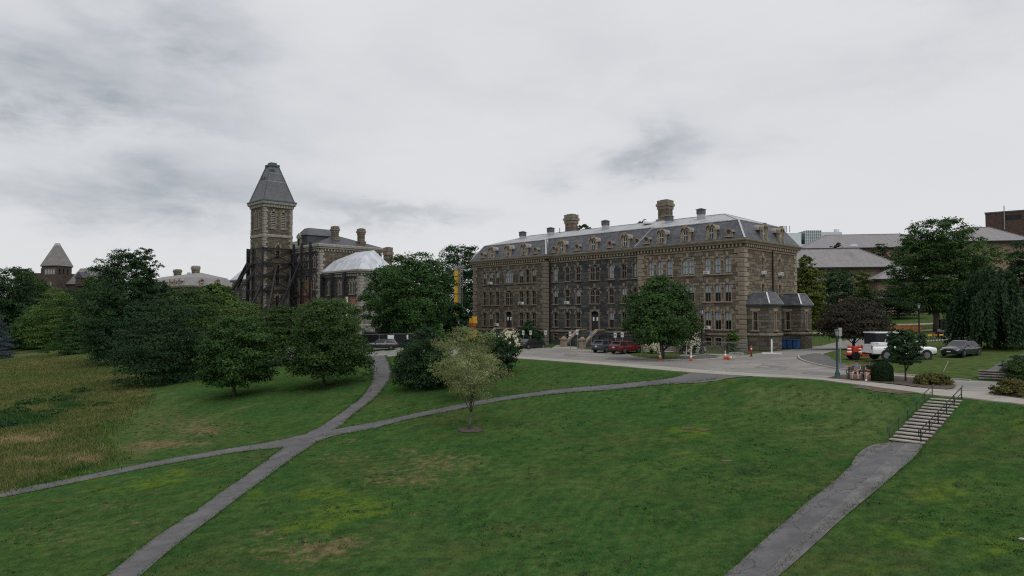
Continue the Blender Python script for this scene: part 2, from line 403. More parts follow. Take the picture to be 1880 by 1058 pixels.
M['slate_brown'] = shingle_mat('slate_brown', (.165, .152, .150), w=.5, h=.5, var=.2, streak=.2)
M['metal_roof'] = seam_mat('metal_roof', (.43, .44, .465), .62, .45, .2)
M['metal_white'] = seam_mat('metal_white', (.50, .53, .57), .62, .45, .2)
M['flashing'] = plain('flashing_metal', (.36, .37, .39), .45, .5, .12)
M['copper'] = plain('copper_green', (.050, .085, .085), .6, .2, .2)
M['hood'] = plain('dormer_lead', (.250, .240, .225), .6, .1, .25)
M['glass'] = glass_mat('window_glass', (.03, .036, .045), .80)
M['glass_dark'] = glass_mat('window_glass_dark', (.015, .018, .022), .25)
M['sash'] = plain('sash_paint', (.190, .165, .130), .6)
M['sash_white'] = plain('sash_white', (.55, .55, .54), .6, var=.08)
M['blind'] = plain('blind_cloth', (.74, .76, .79), .9, var=.10, scale=1.2)
M['inside'] = plain('room_dark', (.014, .014, .016), .95, var=.3)
M['door'] = plain('door_wood', (.030, .027, .026), .5)
M['black'] = plain('black_metal', (.014, .015, .017), .5, .2, .2)
M['steel'] = plain('brown_steel', (.026, .024, .027), .6, .3, .35, 1.2)
M['teal'] = plain('teal_paint', (.030, .065, .072), .45, .3, .15)
M['wood_brown'] = plain('raw_timber', (.28, .19, .115), .8, var=.25)
M['plywood_red'] = plain('red_sheathing', (.20, .085, .060), .8, var=.3)
M['white'] = plain('white_paint', (.72, .73, .74), .45, var=.06)
M['sign_white'] = plain('sign_white', (.62, .63, .64), .5, var=.05)
M['grey_metal'] = plain('grey_metal', (.26, .27, .28), .5, .5, .15)
M['yellow'] = plain('machine_yellow', (.62, .38, .035), .5, .0, .15)
M['orange'] = plain('safety_orange', (.52, .090, .030), .6, .0, .12)
M['red'] = plain('equipment_red', (.42, .035, .022), .5, .0, .15)
M['blue_bin'] = plain('bin_blue', (.030, .085, .22), .5, .0, .15)
M['tyre'] = plain('tyre_rubber', (.012, .012, .013), .85, .0, .2)
M['rim'] = plain('wheel_alloy', (.20, .205, .21), .35, .7, .1)
M['concrete'] = plain('concrete', (.33, .31, .275), .9, var=.16, scale=2.5)
M['concrete_old'] = plain('old_concrete', (.20, .185, .165), .9, var=.3, scale=3.0)
M['tread'] = plain('stair_tread', (.34, .315, .28), .9, var=.3, scale=2.5)
M['riser'] = plain('stair_riser', (.10, .09, .085), .9, var=.3, scale=2.5)
M['bark'] = plain('bark', (.060, .050, .042), .95, var=.4, scale=5.0)
M['bark_grey'] = plain('bark_grey', (.10, .092, .082), .95, var=.35, scale=5.0)
M['bench_wood'] = plain('bench_wood', (.095, .082, .068), .85, var=.3)
M['skin'] = plain('skin', (.42, .25, .18), .6, var=.06)
M['hair'] = plain('dark_hair', (.016, .012, .010), .6)
M['shirt_blue'] = plain('grey_blue_cloth', (.14, .17, .22), .9)
M['shirt_black'] = plain('black_cloth', (.014, .015, .018), .9)
M['shorts'] = plain('dark_shorts', (.035, .035, .04), .9)
M['lamp_glass'] = plain('lantern_glass', (.42, .44, .45), .3, var=.05)
M['headlight'] = plain('headlight', (.55, .57, .6), .15, .3, .05)
M['taillight'] = plain('taillight', (.26, .010, .012), .25, .0, .1)
M['plate'] = plain('licence_plate', (.60, .60, .58), .5, var=.05)
def paint(name, c, rough=.28): return plain(name, c, rough, .1, .05, 1.0, .5, .7)
M['car_black'] = paint('paint_black', (.010, .011, .013)); M['car_grey'] = paint('paint_grey', (.055, .065, .085))
M['car_red'] = paint('paint_red', (.13, .010, .014)); M['car_white'] = paint('paint_white', (.70, .71, .73)); M['car_silver'] = paint('paint_navy', (.012, .016, .026))
M['car_glass'] = glass_mat('car_glass', (.02, .024, .03), .12)
M['trailer_dark'] = plain('trailer_black', (.012, .013, .018), .4)
M['tarp_blue'] = plain('blue_plastic', (.035, .075, .22), .6)
M['brick_tan'] = stone_mat('tan_brick', (.23, .175, .125), (.30, .235, .17), (.20, .16, .12), (.25, .21, .17), w=.4, h=.16, jut=.1, soot=.15)
M['brick_red'] = stone_mat('red_brick', (.078, .060, .052), (.105, .084, .072), (.064, .050, .046), (.15, .12, .10), w=.4, h=.16, jut=.1, soot=.2)
M['brick_brown'] = stone_mat('brown_brick', (.085, .058, .052), (.110, .074, .064), (.075, .055, .05), (.09, .07, .065), w=.4, h=.16, jut=.1, soot=.1)
M['curtain_glass'] = plain('green_glass', (.13, .18, .18), .12, .1, .25, .6, .6)
M['pale_panel'] = plain('pale_panel', (.48, .52, .54), .5, .1, .06)
M['mesh_black'] = plain('screen_cloth', (.010, .011, .014), .85, var=.3)
M['snow_fence'] = plain('safety_mesh', (.34, .135, .050), .8, var=.25)
# foliage: base colours of the species
M['leaf_mid'] = leaf_mat('leaf_mid', (.018, .044, .015), (.034, .074, .020), (.064, .118, .030))
M['leaf_dark'] = leaf_mat('leaf_dark', (.012, .032, .014), (.023, .053, .020), (.043, .084, .029))
M['leaf_deep'] = leaf_mat('leaf_deep', (.010, .028, .012), (.019, .045, .018), (.036, .068, .026))
M['leaf_light'] = leaf_mat('leaf_light', (.032, .068, .016), (.060, .108, .024), (.100, .155, .034))
M['leaf_yellow'] = leaf_mat('leaf_yellow', (.036, .062, .012), (.075, .105, .018), (.13, .155, .028))
M['leaf_pale'] = leaf_mat('leaf_pale', (.105, .130, .050), (.180, .212, .088), (.285, .325, .15), .35)
M['leaf_purple'] = leaf_mat('leaf_purple', (.021, .021, .015), (.040, .037, .027), (.062, .058, .040))
M['leaf_blue'] = leaf_mat('leaf_blue', (.030, .050, .056), (.052, .080, .090), (.085, .12, .13), .15)
M['leaf_hedge'] = leaf_mat('leaf_hedge', (.010, .024, .010), (.018, .038, .014), (.028, .054, .018))
M['leaf_rust'] = leaf_mat('leaf_rust', (.040, .050, .016), (.085, .085, .026), (.15, .12, .04))
M['blossom'] = leaf_mat('blossom', (.50, .49, .34), (.66, .63, .48), (.76, .72, .58), .2)
# ================================================================== THE GROUND
def inpoly(poly, x, y):
    poly = np.asarray(poly, float); r = np.zeros(x.shape, bool); n = len(poly); j = n-1
    for i in range(n):
        xi, yi = poly[i]; xj, yj = poly[j]
        r ^= ((yi > y) != (yj > y)) & (x < (xj-xi)*(y-yi)/(yj-yi+1e-12)+xi); j = i
    return r
def W(px_pts): return [gp(a, b)[:2] for a, b in px_pts]
def smooth_pts(pts, it=2):
    pts = [np.array(p, float) for p in pts]
    for _ in range(it):
        q = [pts[0]]
        for a, b in zip(pts[:-1], pts[1:]): q += [a*.75+b*.25, a*.25+b*.75]
        pts = q+[pts[-1]]
    return pts
meadow_poly = W([(-60, 628), (40, 634), (100, 646), (160, 652), (210, 672), (246, 694), (268, 720), (272, 738), (232, 762), (196, 786), (178, 808), (184, 828), (208, 846), (150, 868), (60, 888), (-20, 906), (-90, 922)])
_bc = {}
def blob_field(blobs, x, y):
    f = np.zeros(x.shape)
    for bl in blobs:
        px, py, wpx, hpx, k = bl
        if bl not in _bc:
            c = gp(px, py); ax = gp(px+wpx, py)[:2]-c[:2]; ay = gp(px, py-hpx)[:2]-c[:2]; _bc[bl] = (c, np.linalg.inv(np.array((ax, ay)).T))
        c, Ai = _bc[bl]
        u = Ai[0, 0]*(x-c[0])+Ai[0, 1]*(y-c[1]); v = Ai[1, 0]*(x-c[0])+Ai[1, 1]*(y-c[1])
        f = np.maximum(f, k*np.exp(-(u*u+v*v)))
    return f
LUSH = [(285, 885, 60, 14, .8), (200, 900, 70, 10, .5), (600, 905, 60, 14, .75), (650, 935, 75, 20, 1.), (560, 965, 60, 14, .8), (700, 930, 40, 8, .6), (490, 910, 40, 10, .6), (1270, 792, 45, 14, .8), (1290, 840, 120, 16, .3), (480, 1010, 40, 8, .5),
        (330, 870, 40, 10, .6), (370, 735, 60, 8, .25), (1150, 900, 120, 50, .25), (1750, 900, 90, 30, .55), (1680, 980, 110, 25, .55), (1830, 1000, 90, 30, .5), (1600, 1040, 60, 20, .4), (150, 880, 60, 8, .6), (1010, 715, 60, 8, .25), (1300, 700, 60, 6, .5), (950, 880, 60, 20, .25), (1450, 780, 90, 20, .2), (1850, 780, 60, 15, .4), (40, 1000, 90, 25, .25)]
DRY = [(350, 780, 110, 28, .50), (90, 985, 170, 45, .34), (250, 960, 90, 30, .3), (560, 1010, 160, 40, .42), (640, 840, 120, 22, .34), (1100, 900, 160, 40, .22), (1700, 900, 120, 30, .28), (1480, 740, 90, 12, .25), (590, 1008, 55, 14, 1.), (640, 995, 40, 12, .8), (480, 980, 40, 8, .7), (540, 1030, 40, 8, .6), (700, 870, 60, 15, .45), (290, 815, 70, 7, 1.), (370, 790, 45, 10, .8), (255, 823, 40, 6, .9), (420, 775, 30, 6, .5), (270, 800, 30, 6, .5), (360, 815, 40, 5, .8),
       (1660, 820, 60, 20, .25), (800, 850, 110, 28, .5), (760, 880, 60, 14, .6), (690, 885, 50, 8, .5), (750, 830, 40, 10, .5), (860, 850, 50, 10, .45), (200, 930, 60, 8, .45), (640, 810, 25, 5, .6), (760, 950, 80, 20, .25), (1640, 950, 60, 15, .35), (1330, 780, 40, 8, .2), (1000, 980, 160, 30, .22), (250, 740, 30, 10, .5), (1560, 672, 45, 10, .7), (500, 850, 20, 5, .4), (1000, 870, 100, 20, .25), (1240, 940, 120, 30, .15), (600, 760, 60, 8, .3), (1830, 830, 40, 10, .3)]
SCRUB = [(40, 770, 90, 16, 1.), (130, 745, 60, 14, .8), (200, 735, 40, 10, .5), (30, 690, 40, 8, .4), (60, 720, 60, 8, .5), (180, 690, 60, 8, .4), (20, 830, 30, 6, .5), (140, 700, 60, 8, .4)]
GOLD = [(40, 808, 60, 9, 1.), (90, 800, 40, 7, .8), (150, 845, 50, 12, .9), (60, 845, 70, 9, .7), (190, 840, 15, 8, .6), (240, 720, 35, 12, .5), (60, 870, 60, 8, .5), (20, 650, 60, 6, .5)]
MOW = [[(312, 722), (270, 740), (240, 757), (194, 788), (177, 808), (189, 828), (222, 842)], [(322, 730), (280, 752), (255, 770), (217, 797), (204, 816), (222, 832)], [(300, 746), (262, 782), (249, 800), (268, 818), (300, 824)], [(380, 730), (330, 745), (290, 768), (262, 792)], [(470, 742), (400, 760), (340, 790), (300, 812)],
       [(1380, 716), (1500, 722), (1600, 732), (1632, 748), (1634, 768), (1606, 794), (1540, 812)], [(1380, 728), (1500, 733), (1580, 744), (1606, 758), (1600, 776), (1550, 796), (1460, 806)], [(1390, 742), (1500, 747), (1560, 757), (1570, 768), (1540, 780), (1460, 788)]]
_mw = []
def mow_field(x, y):
    if not _mw: _mw.extend(np.array([gp(*q)[:2] for q in P]) for P in MOW)
    f = np.zeros(x.shape)
    for P in _mw:
        lo, hi = P.min(0)-3, P.max(0)+3; k = np.where((x > lo[0]) & (x < hi[0]) & (y > lo[1]) & (y < hi[1]))[0]
        if not len(k): continue
        X, Y = x[k], y[k]; d2 = np.full(len(k), 1e9)
        P = np.array(smooth_pts(P, 2))
        for a, b in zip(P[:-1], P[1:]):
            e = b-a; L = max(e@e, 1e-9); u = np.clip(((X-a[0])*e[0]+(Y-a[1])*e[1])/L, 0, 1); d2 = np.minimum(d2, (X-a[0]-u*e[0])**2+(Y-a[1]-u*e[1])**2)
        w = .35+.006*Y; f[k] = np.maximum(f[k], np.exp(-d2/w**2))
    return f
def fields(x, y):
    x = np.asarray(x, float); y = np.asarray(y, float)
    jx = x + 1.6*np.sin(y*.5+x*.3)+.9*np.sin(x*2.1+y*1.3)+.6*np.sin(y*4.1+x*3.3); jy = y + 1.6*np.sin(x*.6+1)+.9*np.sin(y*2.3-x)+.6*np.sin(x*5.1-y*2.9)
    s_, t_ = st(x, y); return dict(upper=sst(9, 15, -s_)*sst(-45, -25, t_), meadow=inpoly(meadow_poly, jx, jy).astype(float), lush=blob_field(LUSH, x, y), dry=blob_field(DRY, x, y), mow=mow_field(x, y), scrub=blob_field(SCRUB, x, y), gold=blob_field(GOLD, x, y))
def grass_group(g, blades=False):
    """lawn / meadow colour from world position and the painted fields"""
    pos = g.n('NewGeometry').outputs['Position']
    flat = g.n('VectorMath', operation='MULTIPLY'); g.link(pos, flat.inputs[0]); flat.inputs[1].default_value = (1, 1, 0); p = flat.outputs[0]
    n_big = g.noise(p, .055, 5, .6); n_mid = g.noise(p, .33, 6, .65, .5); n_fine = g.noise(p, 1.7, 6, .7); n_blade = g.noise(p, 14., 4, .7)
    st_ = g.n('Mapping'); g.link(p, st_.inputs['Vector']); st_.inputs['Rotation'].default_value = (0, 0, R(-12)); st_.inputs['Scale'].default_value = (.8, 1.0, 1)
    n_pat = g.noise(st_.outputs[0], .75, 7, .68, .6); n_pat2 = g.noise(st_.outputs[0], 2.6, 5, .65)
    c = g.mix(g.ramp(n_mid, .35, .68), (.0400, .1000, .0265), (.0810, .1400, .0380))
    c = g.mix(g.ramp(n_big, .40, .66, 0, .7), c, (.0395, .1130, .0295))
    rot = g.n('Mapping'); g.link(p, rot.inputs['Vector']); rot.inputs['Rotation'].default_value = (0, 0, R(58))
    wv = g.n('TexWave', bands_direction='X', Scale=.15, Distortion=2.5, Detail=3.0); wv.inputs['Detail Scale'].default_value = .6; g.link(rot.outputs[0], wv.inputs['Vector'])
    c = g.mix(g.m('MULTIPLY', g.ramp(wv.outputs['Fac'], .40, .95, 0, .38), g.ramp(g.noise(p, .07, 3), .38, .6)), c, (.100, .142, .042))
    rot2 = g.n('Mapping'); g.link(p, rot2.inputs['Vector']); rot2.inputs['Rotation'].default_value = (0, 0, R(20)); wv2 = g.n('TexWave', bands_direction='X', Scale=.55, Distortion=1.2, Detail=3.0); wv2.inputs['Detail Scale'].default_value = .4; g.link(rot2.outputs[0], wv2.inputs['Vector'])
    c = g.mix(g.m('MULTIPLY', g.ramp(wv2.outputs['Fac'], .3, .9, 0, .30), g.ramp(g.noise(p, .05, 3), .40, .58)), c, (.098, .150, .046))
    brown = g.m('MULTIPLY', g.ramp(g.noise(p, .13, 6, .7), .45, .66), g.ramp(n_pat, .35, .65))
    c = g.mix(g.m('MULTIPLY', brown, .75), c, (.105, .104, .042))
    clov = g.ramp(g.noise(p, .42, 8, .78, .3), .52, .66, 0, .6)
    c = g.mix(clov, c, (.0270, .0620, .0230))
    c = g.mix(g.m('MULTIPLY', g.attr('mow'), g.ramp(n_pat2, .3, .6, .35, .85)), c, (.125, .165, .060))
    c = g.mix(g.m('MULTIPLY', g.attr('upper'), g.ramp(n_mid, .25, .7, .55, 1.0)), c, (.105, .138, .048))
    lush = g.m('ADD', g.m('MULTIPLY', g.attr('lush'), 1.15), g.m('MULTIPLY', g.m('SUBTRACT', n_pat, .5), 2.6))
    c = g.mix(g.m('MULTIPLY', g.ramp(lush, .20, .84, 0, .92), g.ramp(g.attr('lush'), .05, .3)), c, (.112, .172, .026))
    dry = g.m('ADD', g.m('MULTIPLY', g.attr('dry'), 1.15), g.m('MULTIPLY', g.m('SUBTRACT', n_pat2, .5), 2.8))
    c = g.mix(g.m('MULTIPLY', g.ramp(dry, .30, .88, 0, .92), g.ramp(g.attr('dry'), .05, .3)), c, (.215, .160, .090))
    dk = g.ramp(g.m('MULTIPLY', g.attr('lush'), g.noise(st_.outputs[0], 1.3, 6, .7)), .30, .50)
    c = g.mix(g.m('MULTIPLY', dk, g.ramp(n_pat2, .52, .62)), c, (.022, .050, .026))
    c = g.mix(g.ramp(n_fine, .34, .72, 0, .75), c, (.0240, .0500, .0180))
    # meadow
    md = g.mix(g.ramp(n_mid, .34, .66), (.088, .112, .040), (.158, .154, .070))
    md = g.mix(g.ramp(n_big, .42, .62, 0, .75), md, (.072, .108, .036))
    md = g.mix(g.ramp(g.m('MULTIPLY', g.attr('scrub'), g.m('ADD', .3, g.m('MULTIPLY', n_mid, 1.5))), .3, .9), md, (.036, .080, .028))
    md = g.mix(g.ramp(g.m('MULTIPLY', g.attr('gold'), g.m('ADD', .3, g.m('MULTIPLY', n_mid, 1.4))), .3, .9), md, (.270, .212, .128))
    c = g.mix(g.attr('meadow'), c, md)
    k = g.mix(g.ramp(n_blade, .2, .8), sc((1, 1, 1), .70), sc((1, 1, 1), 1.0))
    c = g.mix(1.0, c, k, 'MULTIPLY')
    return c, n_fine, n_blade
def make_grass_mat(name, blades):
    g = G(name); c, nf, nb = grass_group(g)
    if blades:
        t = g.attr('tone'); c = g.mix(1.0, c, g.mix(t, (.62, .68, .62), (1.75, 1.72, 1.5)), 'MULTIPLY')
    g.col(c); g.set(Roughness=.9); g.b.inputs['Specular IOR Level'].default_value = 0.0
    if not blades: g.bump(g.m('ADD', g.m('MULTIPLY', nf, 1.0), g.m('MULTIPLY', nb, .4)), .7, .10)
    return g.mat
M['weed_leaf'] = leaf_mat('weed_leaf', (.022, .055, .020), (.034, .078, .026), (.050, .100, .032))
M['grass'] = make_grass_mat('lawn_ground', False); M['grass_blade'] = make_grass_mat('grass_blades', True)
def set_fields(me, x, y):
    for k, v in fields(x, y).items():
        a = me.attributes.new(k, 'FLOAT', 'POINT'); a.data.foreach_set('value', v.astype('f'))
def build_ground():
    def axis(a, b, step, lo, hi):
        fine = np.arange(a, b+1e-6, step); l, r = [], []; v, s = a, step
        while v > lo: s = min(s*1.12, 30); v -= s; l.append(v)
        v, s = b, step
        while v < hi: s = min(s*1.12, 30); v += s; r.append(v)
        return np.array(l[::-1]+list(fine)+r)
    xs = axis(-60, 52, .55, -700, 700); ys = axis(8, 112, .55, -120, 1300)
    X, Y = np.meshgrid(xs, ys); x = X.ravel(); y = Y.ravel()
    z = terr(x, y); nx, ny = len(xs), len(ys)
    i = (np.arange(ny-1)[:, None]*nx+np.arange(nx-1)[None]).ravel()
    idx = np.stack((i, i+1, i+nx+1, i+nx), 1).ravel()
    me = raw('ground', M['grass'], np.stack((x, y, z), 1), 4, idx); set_fields(me, x, y)
    me.polygons.foreach_set('use_smooth', np.ones(len(me.polygons), bool))
    tag(inst('ground', me), kind='structure')
build_ground()

def rough_edge(pts, amp, seed, step=.5):
    """break a drawn outline into short, slightly uneven steps"""
    rng = random.Random(seed); out = []; n = len(pts)
    for i in range(n):
        a = np.array(pts[i]); b = np.array(pts[(i+1) % n]); L = np.linalg.norm(b-a); k = max(1, min(400, int(L/step)))
        d = (b-a)/max(L, 1e-6); nr = np.array((-d[1], d[0]))
        for j in range(k): out.append(a+(b-a)*j/k + nr*rng.gauss(0, amp)*(j > 0))
    return out
def drape(name, poly, mat, off, cut=1.0, kind='structure', edge=0.0, seed=1, parent=None, skirt=0.0):
    if edge: poly = rough_edge(poly, edge, seed)
    bm = bmesh.new(); vs = [bm.verts.new((p[0], p[1], 0)) for p in poly]
    f = bm.faces.new(vs); bmesh.ops.triangulate(bm, faces=[f], ngon_method='EAR_CLIP')
    P = np.array([p[:2] for p in poly]); lo, hi = P.min(0), P.max(0)
    for ax in (0, 1):
        v = math.floor(lo[ax]/cut)*cut+cut
        while v < hi[ax]:
            co = (v, 0, 0) if ax == 0 else (0, v, 0); no = (1, 0, 0) if ax == 0 else (0, 1, 0)
            bmesh.ops.bisect_plane(bm, geom=bm.verts[:]+bm.edges[:]+bm.faces[:], plane_co=co, plane_no=no, dist=1e-5)
            v += cut
    co = np.array([v.co[:2] for v in bm.verts]); z = terr(co[:, 0], co[:, 1])+off
    for v, k in zip(bm.verts, z): v.co.z = k
    bmesh.ops.recalc_face_normals(bm, faces=bm.faces)
    if sum(f.normal.z for f in bm.faces) < 0: bmesh.ops.reverse_faces(bm, faces=bm.faces)
    if skirt:
        be = [e for e in bm.edges if e.is_boundary]
        r = bmesh.ops.extrude_edge_only(bm, edges=be)
        for v in [g_ for g_ in r['geom'] if isinstance(g_, bmesh.types.BMVert)]: v.co.z -= skirt
    me = bpy.data.meshes.new(name); bm.to_mesh(me); bm.free(); me.materials.append(mat); auto_uv(me)
    return tag(inst(name, me, parent), kind=kind)
def asphalt_mat(name, c, c2, crack=.5, scale=1.0):
    g = G(name); p = g.n('NewGeometry').outputs['Position']
    f = g.noise(p, 25*scale, 4, .7); b = g.noise(p, .8, 7, .70, .4)
    col = g.mix(g.ramp(b, .35, .68), c, c2); col = g.mix(g.ramp(f, .3, .75, 0, .55), col, sc(c, .62))
    v = g.n('TexVoronoi', feature='DISTANCE_TO_EDGE', Scale=.22); wob = g.n('VectorMath', operation='MULTIPLY_ADD')
    g.link(g.n('TexNoise', Scale=.9, Detail=5.0, Vector=p).outputs['Color'], wob.inputs[0]); wob.inputs[1].default_value = (2.2, 2.2, 0); g.link(p, wob.inputs[2]); g.link(wob.outputs[0], v.inputs['Vector'])
    col = g.mix(g.ramp(v.outputs['Distance'], .0, .012, crack, 0), col, sc(c, .4))
    g.col(col); g.set(Roughness=.92); g.b.inputs['Specular IOR Level'].default_value = .15; g.bump(f, .25, .02); return g.mat
def road_mat():
    g = G('road_asphalt'); p = g.n('NewGeometry').outputs['Position']; mp_ = g.n('Mapping'); g.link(p, mp_.inputs['Vector']); mp_.inputs['Rotation'].default_value = (0, 0, R(54)); mp_.inputs['Scale'].default_value = (.09, .9, 1)
    s = g.noise(mp_.outputs[0], 1.0, 6, .65); b_ = g.noise(p, .22, 6, .68, .4); f = g.noise(p, 22, 4, .7)
    c = g.mix(g.ramp(b_, .36, .66), (.205, .197, .185), (.300, .288, .268)); c = g.mix(g.ramp(s, .42, .66, 0, .6), c, (.165, .158, .150)); c = g.mix(g.ramp(f, .3, .75, 0, .4), c, (.15, .145, .135))
    v = g.n('TexVoronoi', feature='DISTANCE_TO_EDGE', Scale=.16); g.link(p, v.inputs['Vector']); c = g.mix(g.ramp(v.outputs['Distance'], 0, .010, .45, 0), c, (.08, .078, .075))
    g.col(c); g.set(Roughness=.92); g.b.inputs['Specular IOR Level'].default_value = .15; g.bump(f, .25, .02); return g.mat
M['asphalt_path'] = asphalt_mat('path_asphalt', (.098, .097, .101), (.150, .147, .150), .7)
M['asphalt_road'] = road_mat()
M['asphalt_dark'] = asphalt_mat('dark_asphalt', (.115, .112, .115), (.150, .145, .143), .4)
M['road_mend'] = asphalt_mat('road_mend', (.165, .160, .152), (.220, .212, .200), .2)
M['gravel'] = asphalt_mat('gravel_edge', (.105, .104, .106), (.190, .185, .182), 0.0, .35)
M['mulch'] = plain('bark_mulch', (.070, .055, .043), .95, var=.4, scale=4.)
M['soil'] = plain('bare_soil', (.085, .070, .048), .95, var=.35, scale=2.)
M['quad_path'] = plain('quad_path', (.27, .25, .22), .9, var=.15)
g_ = G('walk_concrete'); p_ = g_.n('NewGeometry').outputs['Position']
c_ = g_.mix(g_.ramp(g_.noise(p_, .6, 6, .65), .35, .7), (.27, .250, .215), (.345, .325, .285)); c_ = g_.mix(g_.ramp(g_.noise(p_, 9, 5, .7), .3, .75, 0, .35), c_, (.22, .20, .175))
g_.col(c_); g_.set(Roughness=.9); M['walk'] = g_.mat

road_px = [(380, 640), (480, 641), (560, 640), (640, 638), (700, 636), (760, 637), (900, 640), (955, 642), (985, 640), (1008, 639), (1062, 640), (1100, 643), (1150, 649), (1165, 655), (1215, 660), (1290, 660), (1330, 656), (1372, 652), (1430, 645), (1490, 637), (1530, 630), (1565, 623), (1600, 619), (1602, 628), (1560, 640), (1527, 646), (1508, 652), (1503, 658), (1513, 664), (1545, 673), (1580, 679), (1640, 686), (1690, 691), (1746, 696), (1782, 699), (1846, 702), (1852, 715),
           (1816, 721), (1754, 722), (1690, 718), (1604, 706), (1520, 699), (1440, 694), (1330, 690), (1250, 682), (1100, 668), (955, 657), (850, 652), (745, 651), (706, 656), (676, 657), (640, 654), (560, 655), (480, 656), (380, 656)]
drape('road', W(road_px), M['asphalt_road'], .022, 2.0)
main_l = [(120, 1120), (197, 1058), (274, 995), (353, 944), (428, 889), (511, 830), (538, 806), (586, 786), (621, 762), (669, 727), (685, 699), (684, 680), (677, 654)]
main_r = [(185, 1120), (262, 1055), (321, 1003), (392, 950), (444, 909), (495, 873), (554, 830), (584, 811), (617, 789), (653, 758), (700, 721), (718, 695), (719, 675), (708, 653)]
def edge_w(px): return smooth_pts(W(px), 2)
PATHS = {}
def path(name, le, re, mat, off, edge=.06, seed=1, cut=1.0):
    P = edge_w(le)+edge_w(re)[::-1]; PATHS.setdefault('all', []).append(P); return drape(name, P, mat, off, cut, edge=edge, seed=seed)
path('footpath', main_l, main_r, M['asphalt_path'], .034, seed=2)
path('footpath', [(-60, 914), (0, 903), (100, 885), (199, 865), (297, 845), (396, 828), (495, 813), (560, 797)], [(-60, 927), (0, 914.5), (100, 895), (199, 874.5), (297, 854), (396, 837), (475, 825.5), (511, 824), (560, 815)], M['asphalt_path'], .030, seed=3)
path('footpath', [(575, 800), (617, 788), (700, 773.5), (760, 760), (830, 745), (916, 730), (1000, 717.6), (1094, 708), (1188, 700), (1246, 693), (1274, 685.5), (1290, 683)], [(560, 822), (584, 811), (613, 800), (661, 792), (700, 784), (760, 768), (850, 750), (977, 728), (1047, 721), (1131, 715), (1211, 706), (1300, 700), (1345, 691)], M['asphalt_path'], .026, seed=4)
sl = [(1240, 1130), (1335, 1055), (1402, 992), (1446, 956), (1481, 924.5), (1521, 893), (1550, 868), (1572, 845), (1600, 824), (1640, 813)]
sr = [(1350, 1130), (1420, 1058), (1465, 1007), (1513, 968), (1568, 928), (1627, 883), (1672, 848), (1690, 828), (1694, 816)]
path('footpath', sl, sr, M['asphalt_path'], .030, .05, 5)
drape('gravel', edge_w([(1345, 1130), (1418, 1058), (1462, 1010), (1510, 970), (1566, 929), (1626, 884), (1672, 848), (1693, 818), (1682, 816)])+edge_w([(1662, 816), (1655, 838), (1600, 884), (1540, 932), (1490, 972), (1440, 1020), (1405, 1058), (1320, 1130)]), M['gravel'], .036, 1.0, edge=.07, seed=6)
drape('gravel', edge_w([(1560, 862), (1570, 838), (1596, 818), (1636, 813)])+edge_w([(1630, 822), (1598, 836), (1580, 850), (1566, 864)]), M['gravel'], .035, 1.0, edge=.06, seed=7)
drape('asphalt_apron', W([(1270, 686), (1300, 683), (1345, 687), (1400, 691), (1360, 693), (1318, 700), (1240, 706), (1225, 700)]), M['asphalt_dark'], .040, 1.0, edge=.05, seed=8)
# concrete walk along the top of the slope, laid as separate bays
wt = smooth_pts(W([(745, 648.5), (850, 650.5), (955, 655.3), (1100, 665), (1250, 677), (1330, 684), (1440, 690), (1525, 696.5), (1604, 703.5), (1687, 714), (1754, 719), (1813, 721), (1880, 733.6), (1990, 757)]), 2)
wb = smooth_pts(W([(745, 651.5), (850, 653.7), (955, 659), (1100, 670), (1250, 683.5), (1330, 689.5), (1440, 694.5), (1497, 697), (1576, 708), (1695, 725), (1762, 731), (1813, 737), (1880, 743.5), (1990, 765)]), 2)
def resample(pts, n):
    P = np.array(pts); d = np.r_[0, np.cumsum(np.linalg.norm(np.diff(P, axis=0), axis=1))]
    u = np.linspace(0, d[-1], n); return np.stack((np.interp(u, d, P[:, 0]), np.interp(u, d, P[:, 1])), 1), d[-1]
NB = 58
wt_, _ = resample(wt, NB+1); wb_, _ = resample(wb, NB+1)
walk = tag(bpy.data.objects.new('pavement', None), kind='structure'); COL.objects.link(walk)
for i in range(NB):
    a, b, c, d = wt_[i], wt_[i+1], wb_[i+1], wb_[i]; g = .02
    def ins(p, q): e = (q-p)/np.linalg.norm(q-p); return p+e*g, q-e*g
    a, b = ins(a, b); d, c = ins(d, c); mb = MB(); h = .06+.006*((i*7) % 3)
    vs = [(p[0], p[1], tz(*p)-.15) for p in (a, b, c, d)]+[(p[0], p[1], tz(*p)+h) for p in (a, b, c, d)]
    mb.add(vs, [(4,5,6,7),(0,1,5,4),(1,2,6,5),(2,3,7,6),(3,0,4,7)]); mb.build('paving_slab', M['walk'], walk)
drape('mulch_bed', smooth_pts(W([(1516, 696), (1545, 689), (1600, 690), (1650, 692), (1700, 698), (1745, 703), (1758, 711), (1740, 717.5), (1690, 713), (1640, 706), (1570, 701), (1516, 696)]), 2)[:-1], M['mulch'], .07, 1.0, edge=.05, seed=9)
drape('mulch_bed', smooth_pts(W([(1815, 722), (1836, 712), (1880, 706), (1950, 716), (1960, 748), (1880, 734), (1833, 727), (1815, 722)]), 2)[:-1], M['mulch'], .07, 1.0, edge=.05, seed=10)
drape('gravel_drive', smooth_pts(W([(1462, 656), (1500, 648), (1520, 655), (1540, 668), (1580, 677), (1600, 681), (1560, 681), (1529, 677), (1497, 670), (1469, 662), (1462, 656)]), 1)[:-1], M['asphalt_dark'], .040, 1.0, edge=.08, seed=11)
for k, (cx_, cy_, rx_, ry_) in enumerate(((1263, 787, 13, 2.4), (1291, 790, 12, 2.2), (1334, 847, 11, 2.0))):
    drape('soil_patch', W([(cx_+rx_*math.cos(a), cy_+ry_*math.sin(a)) for a in np.linspace(0, 2*PI, 16, endpoint=False)]), M['soil'], .03, .6, edge=.03, seed=20+k)
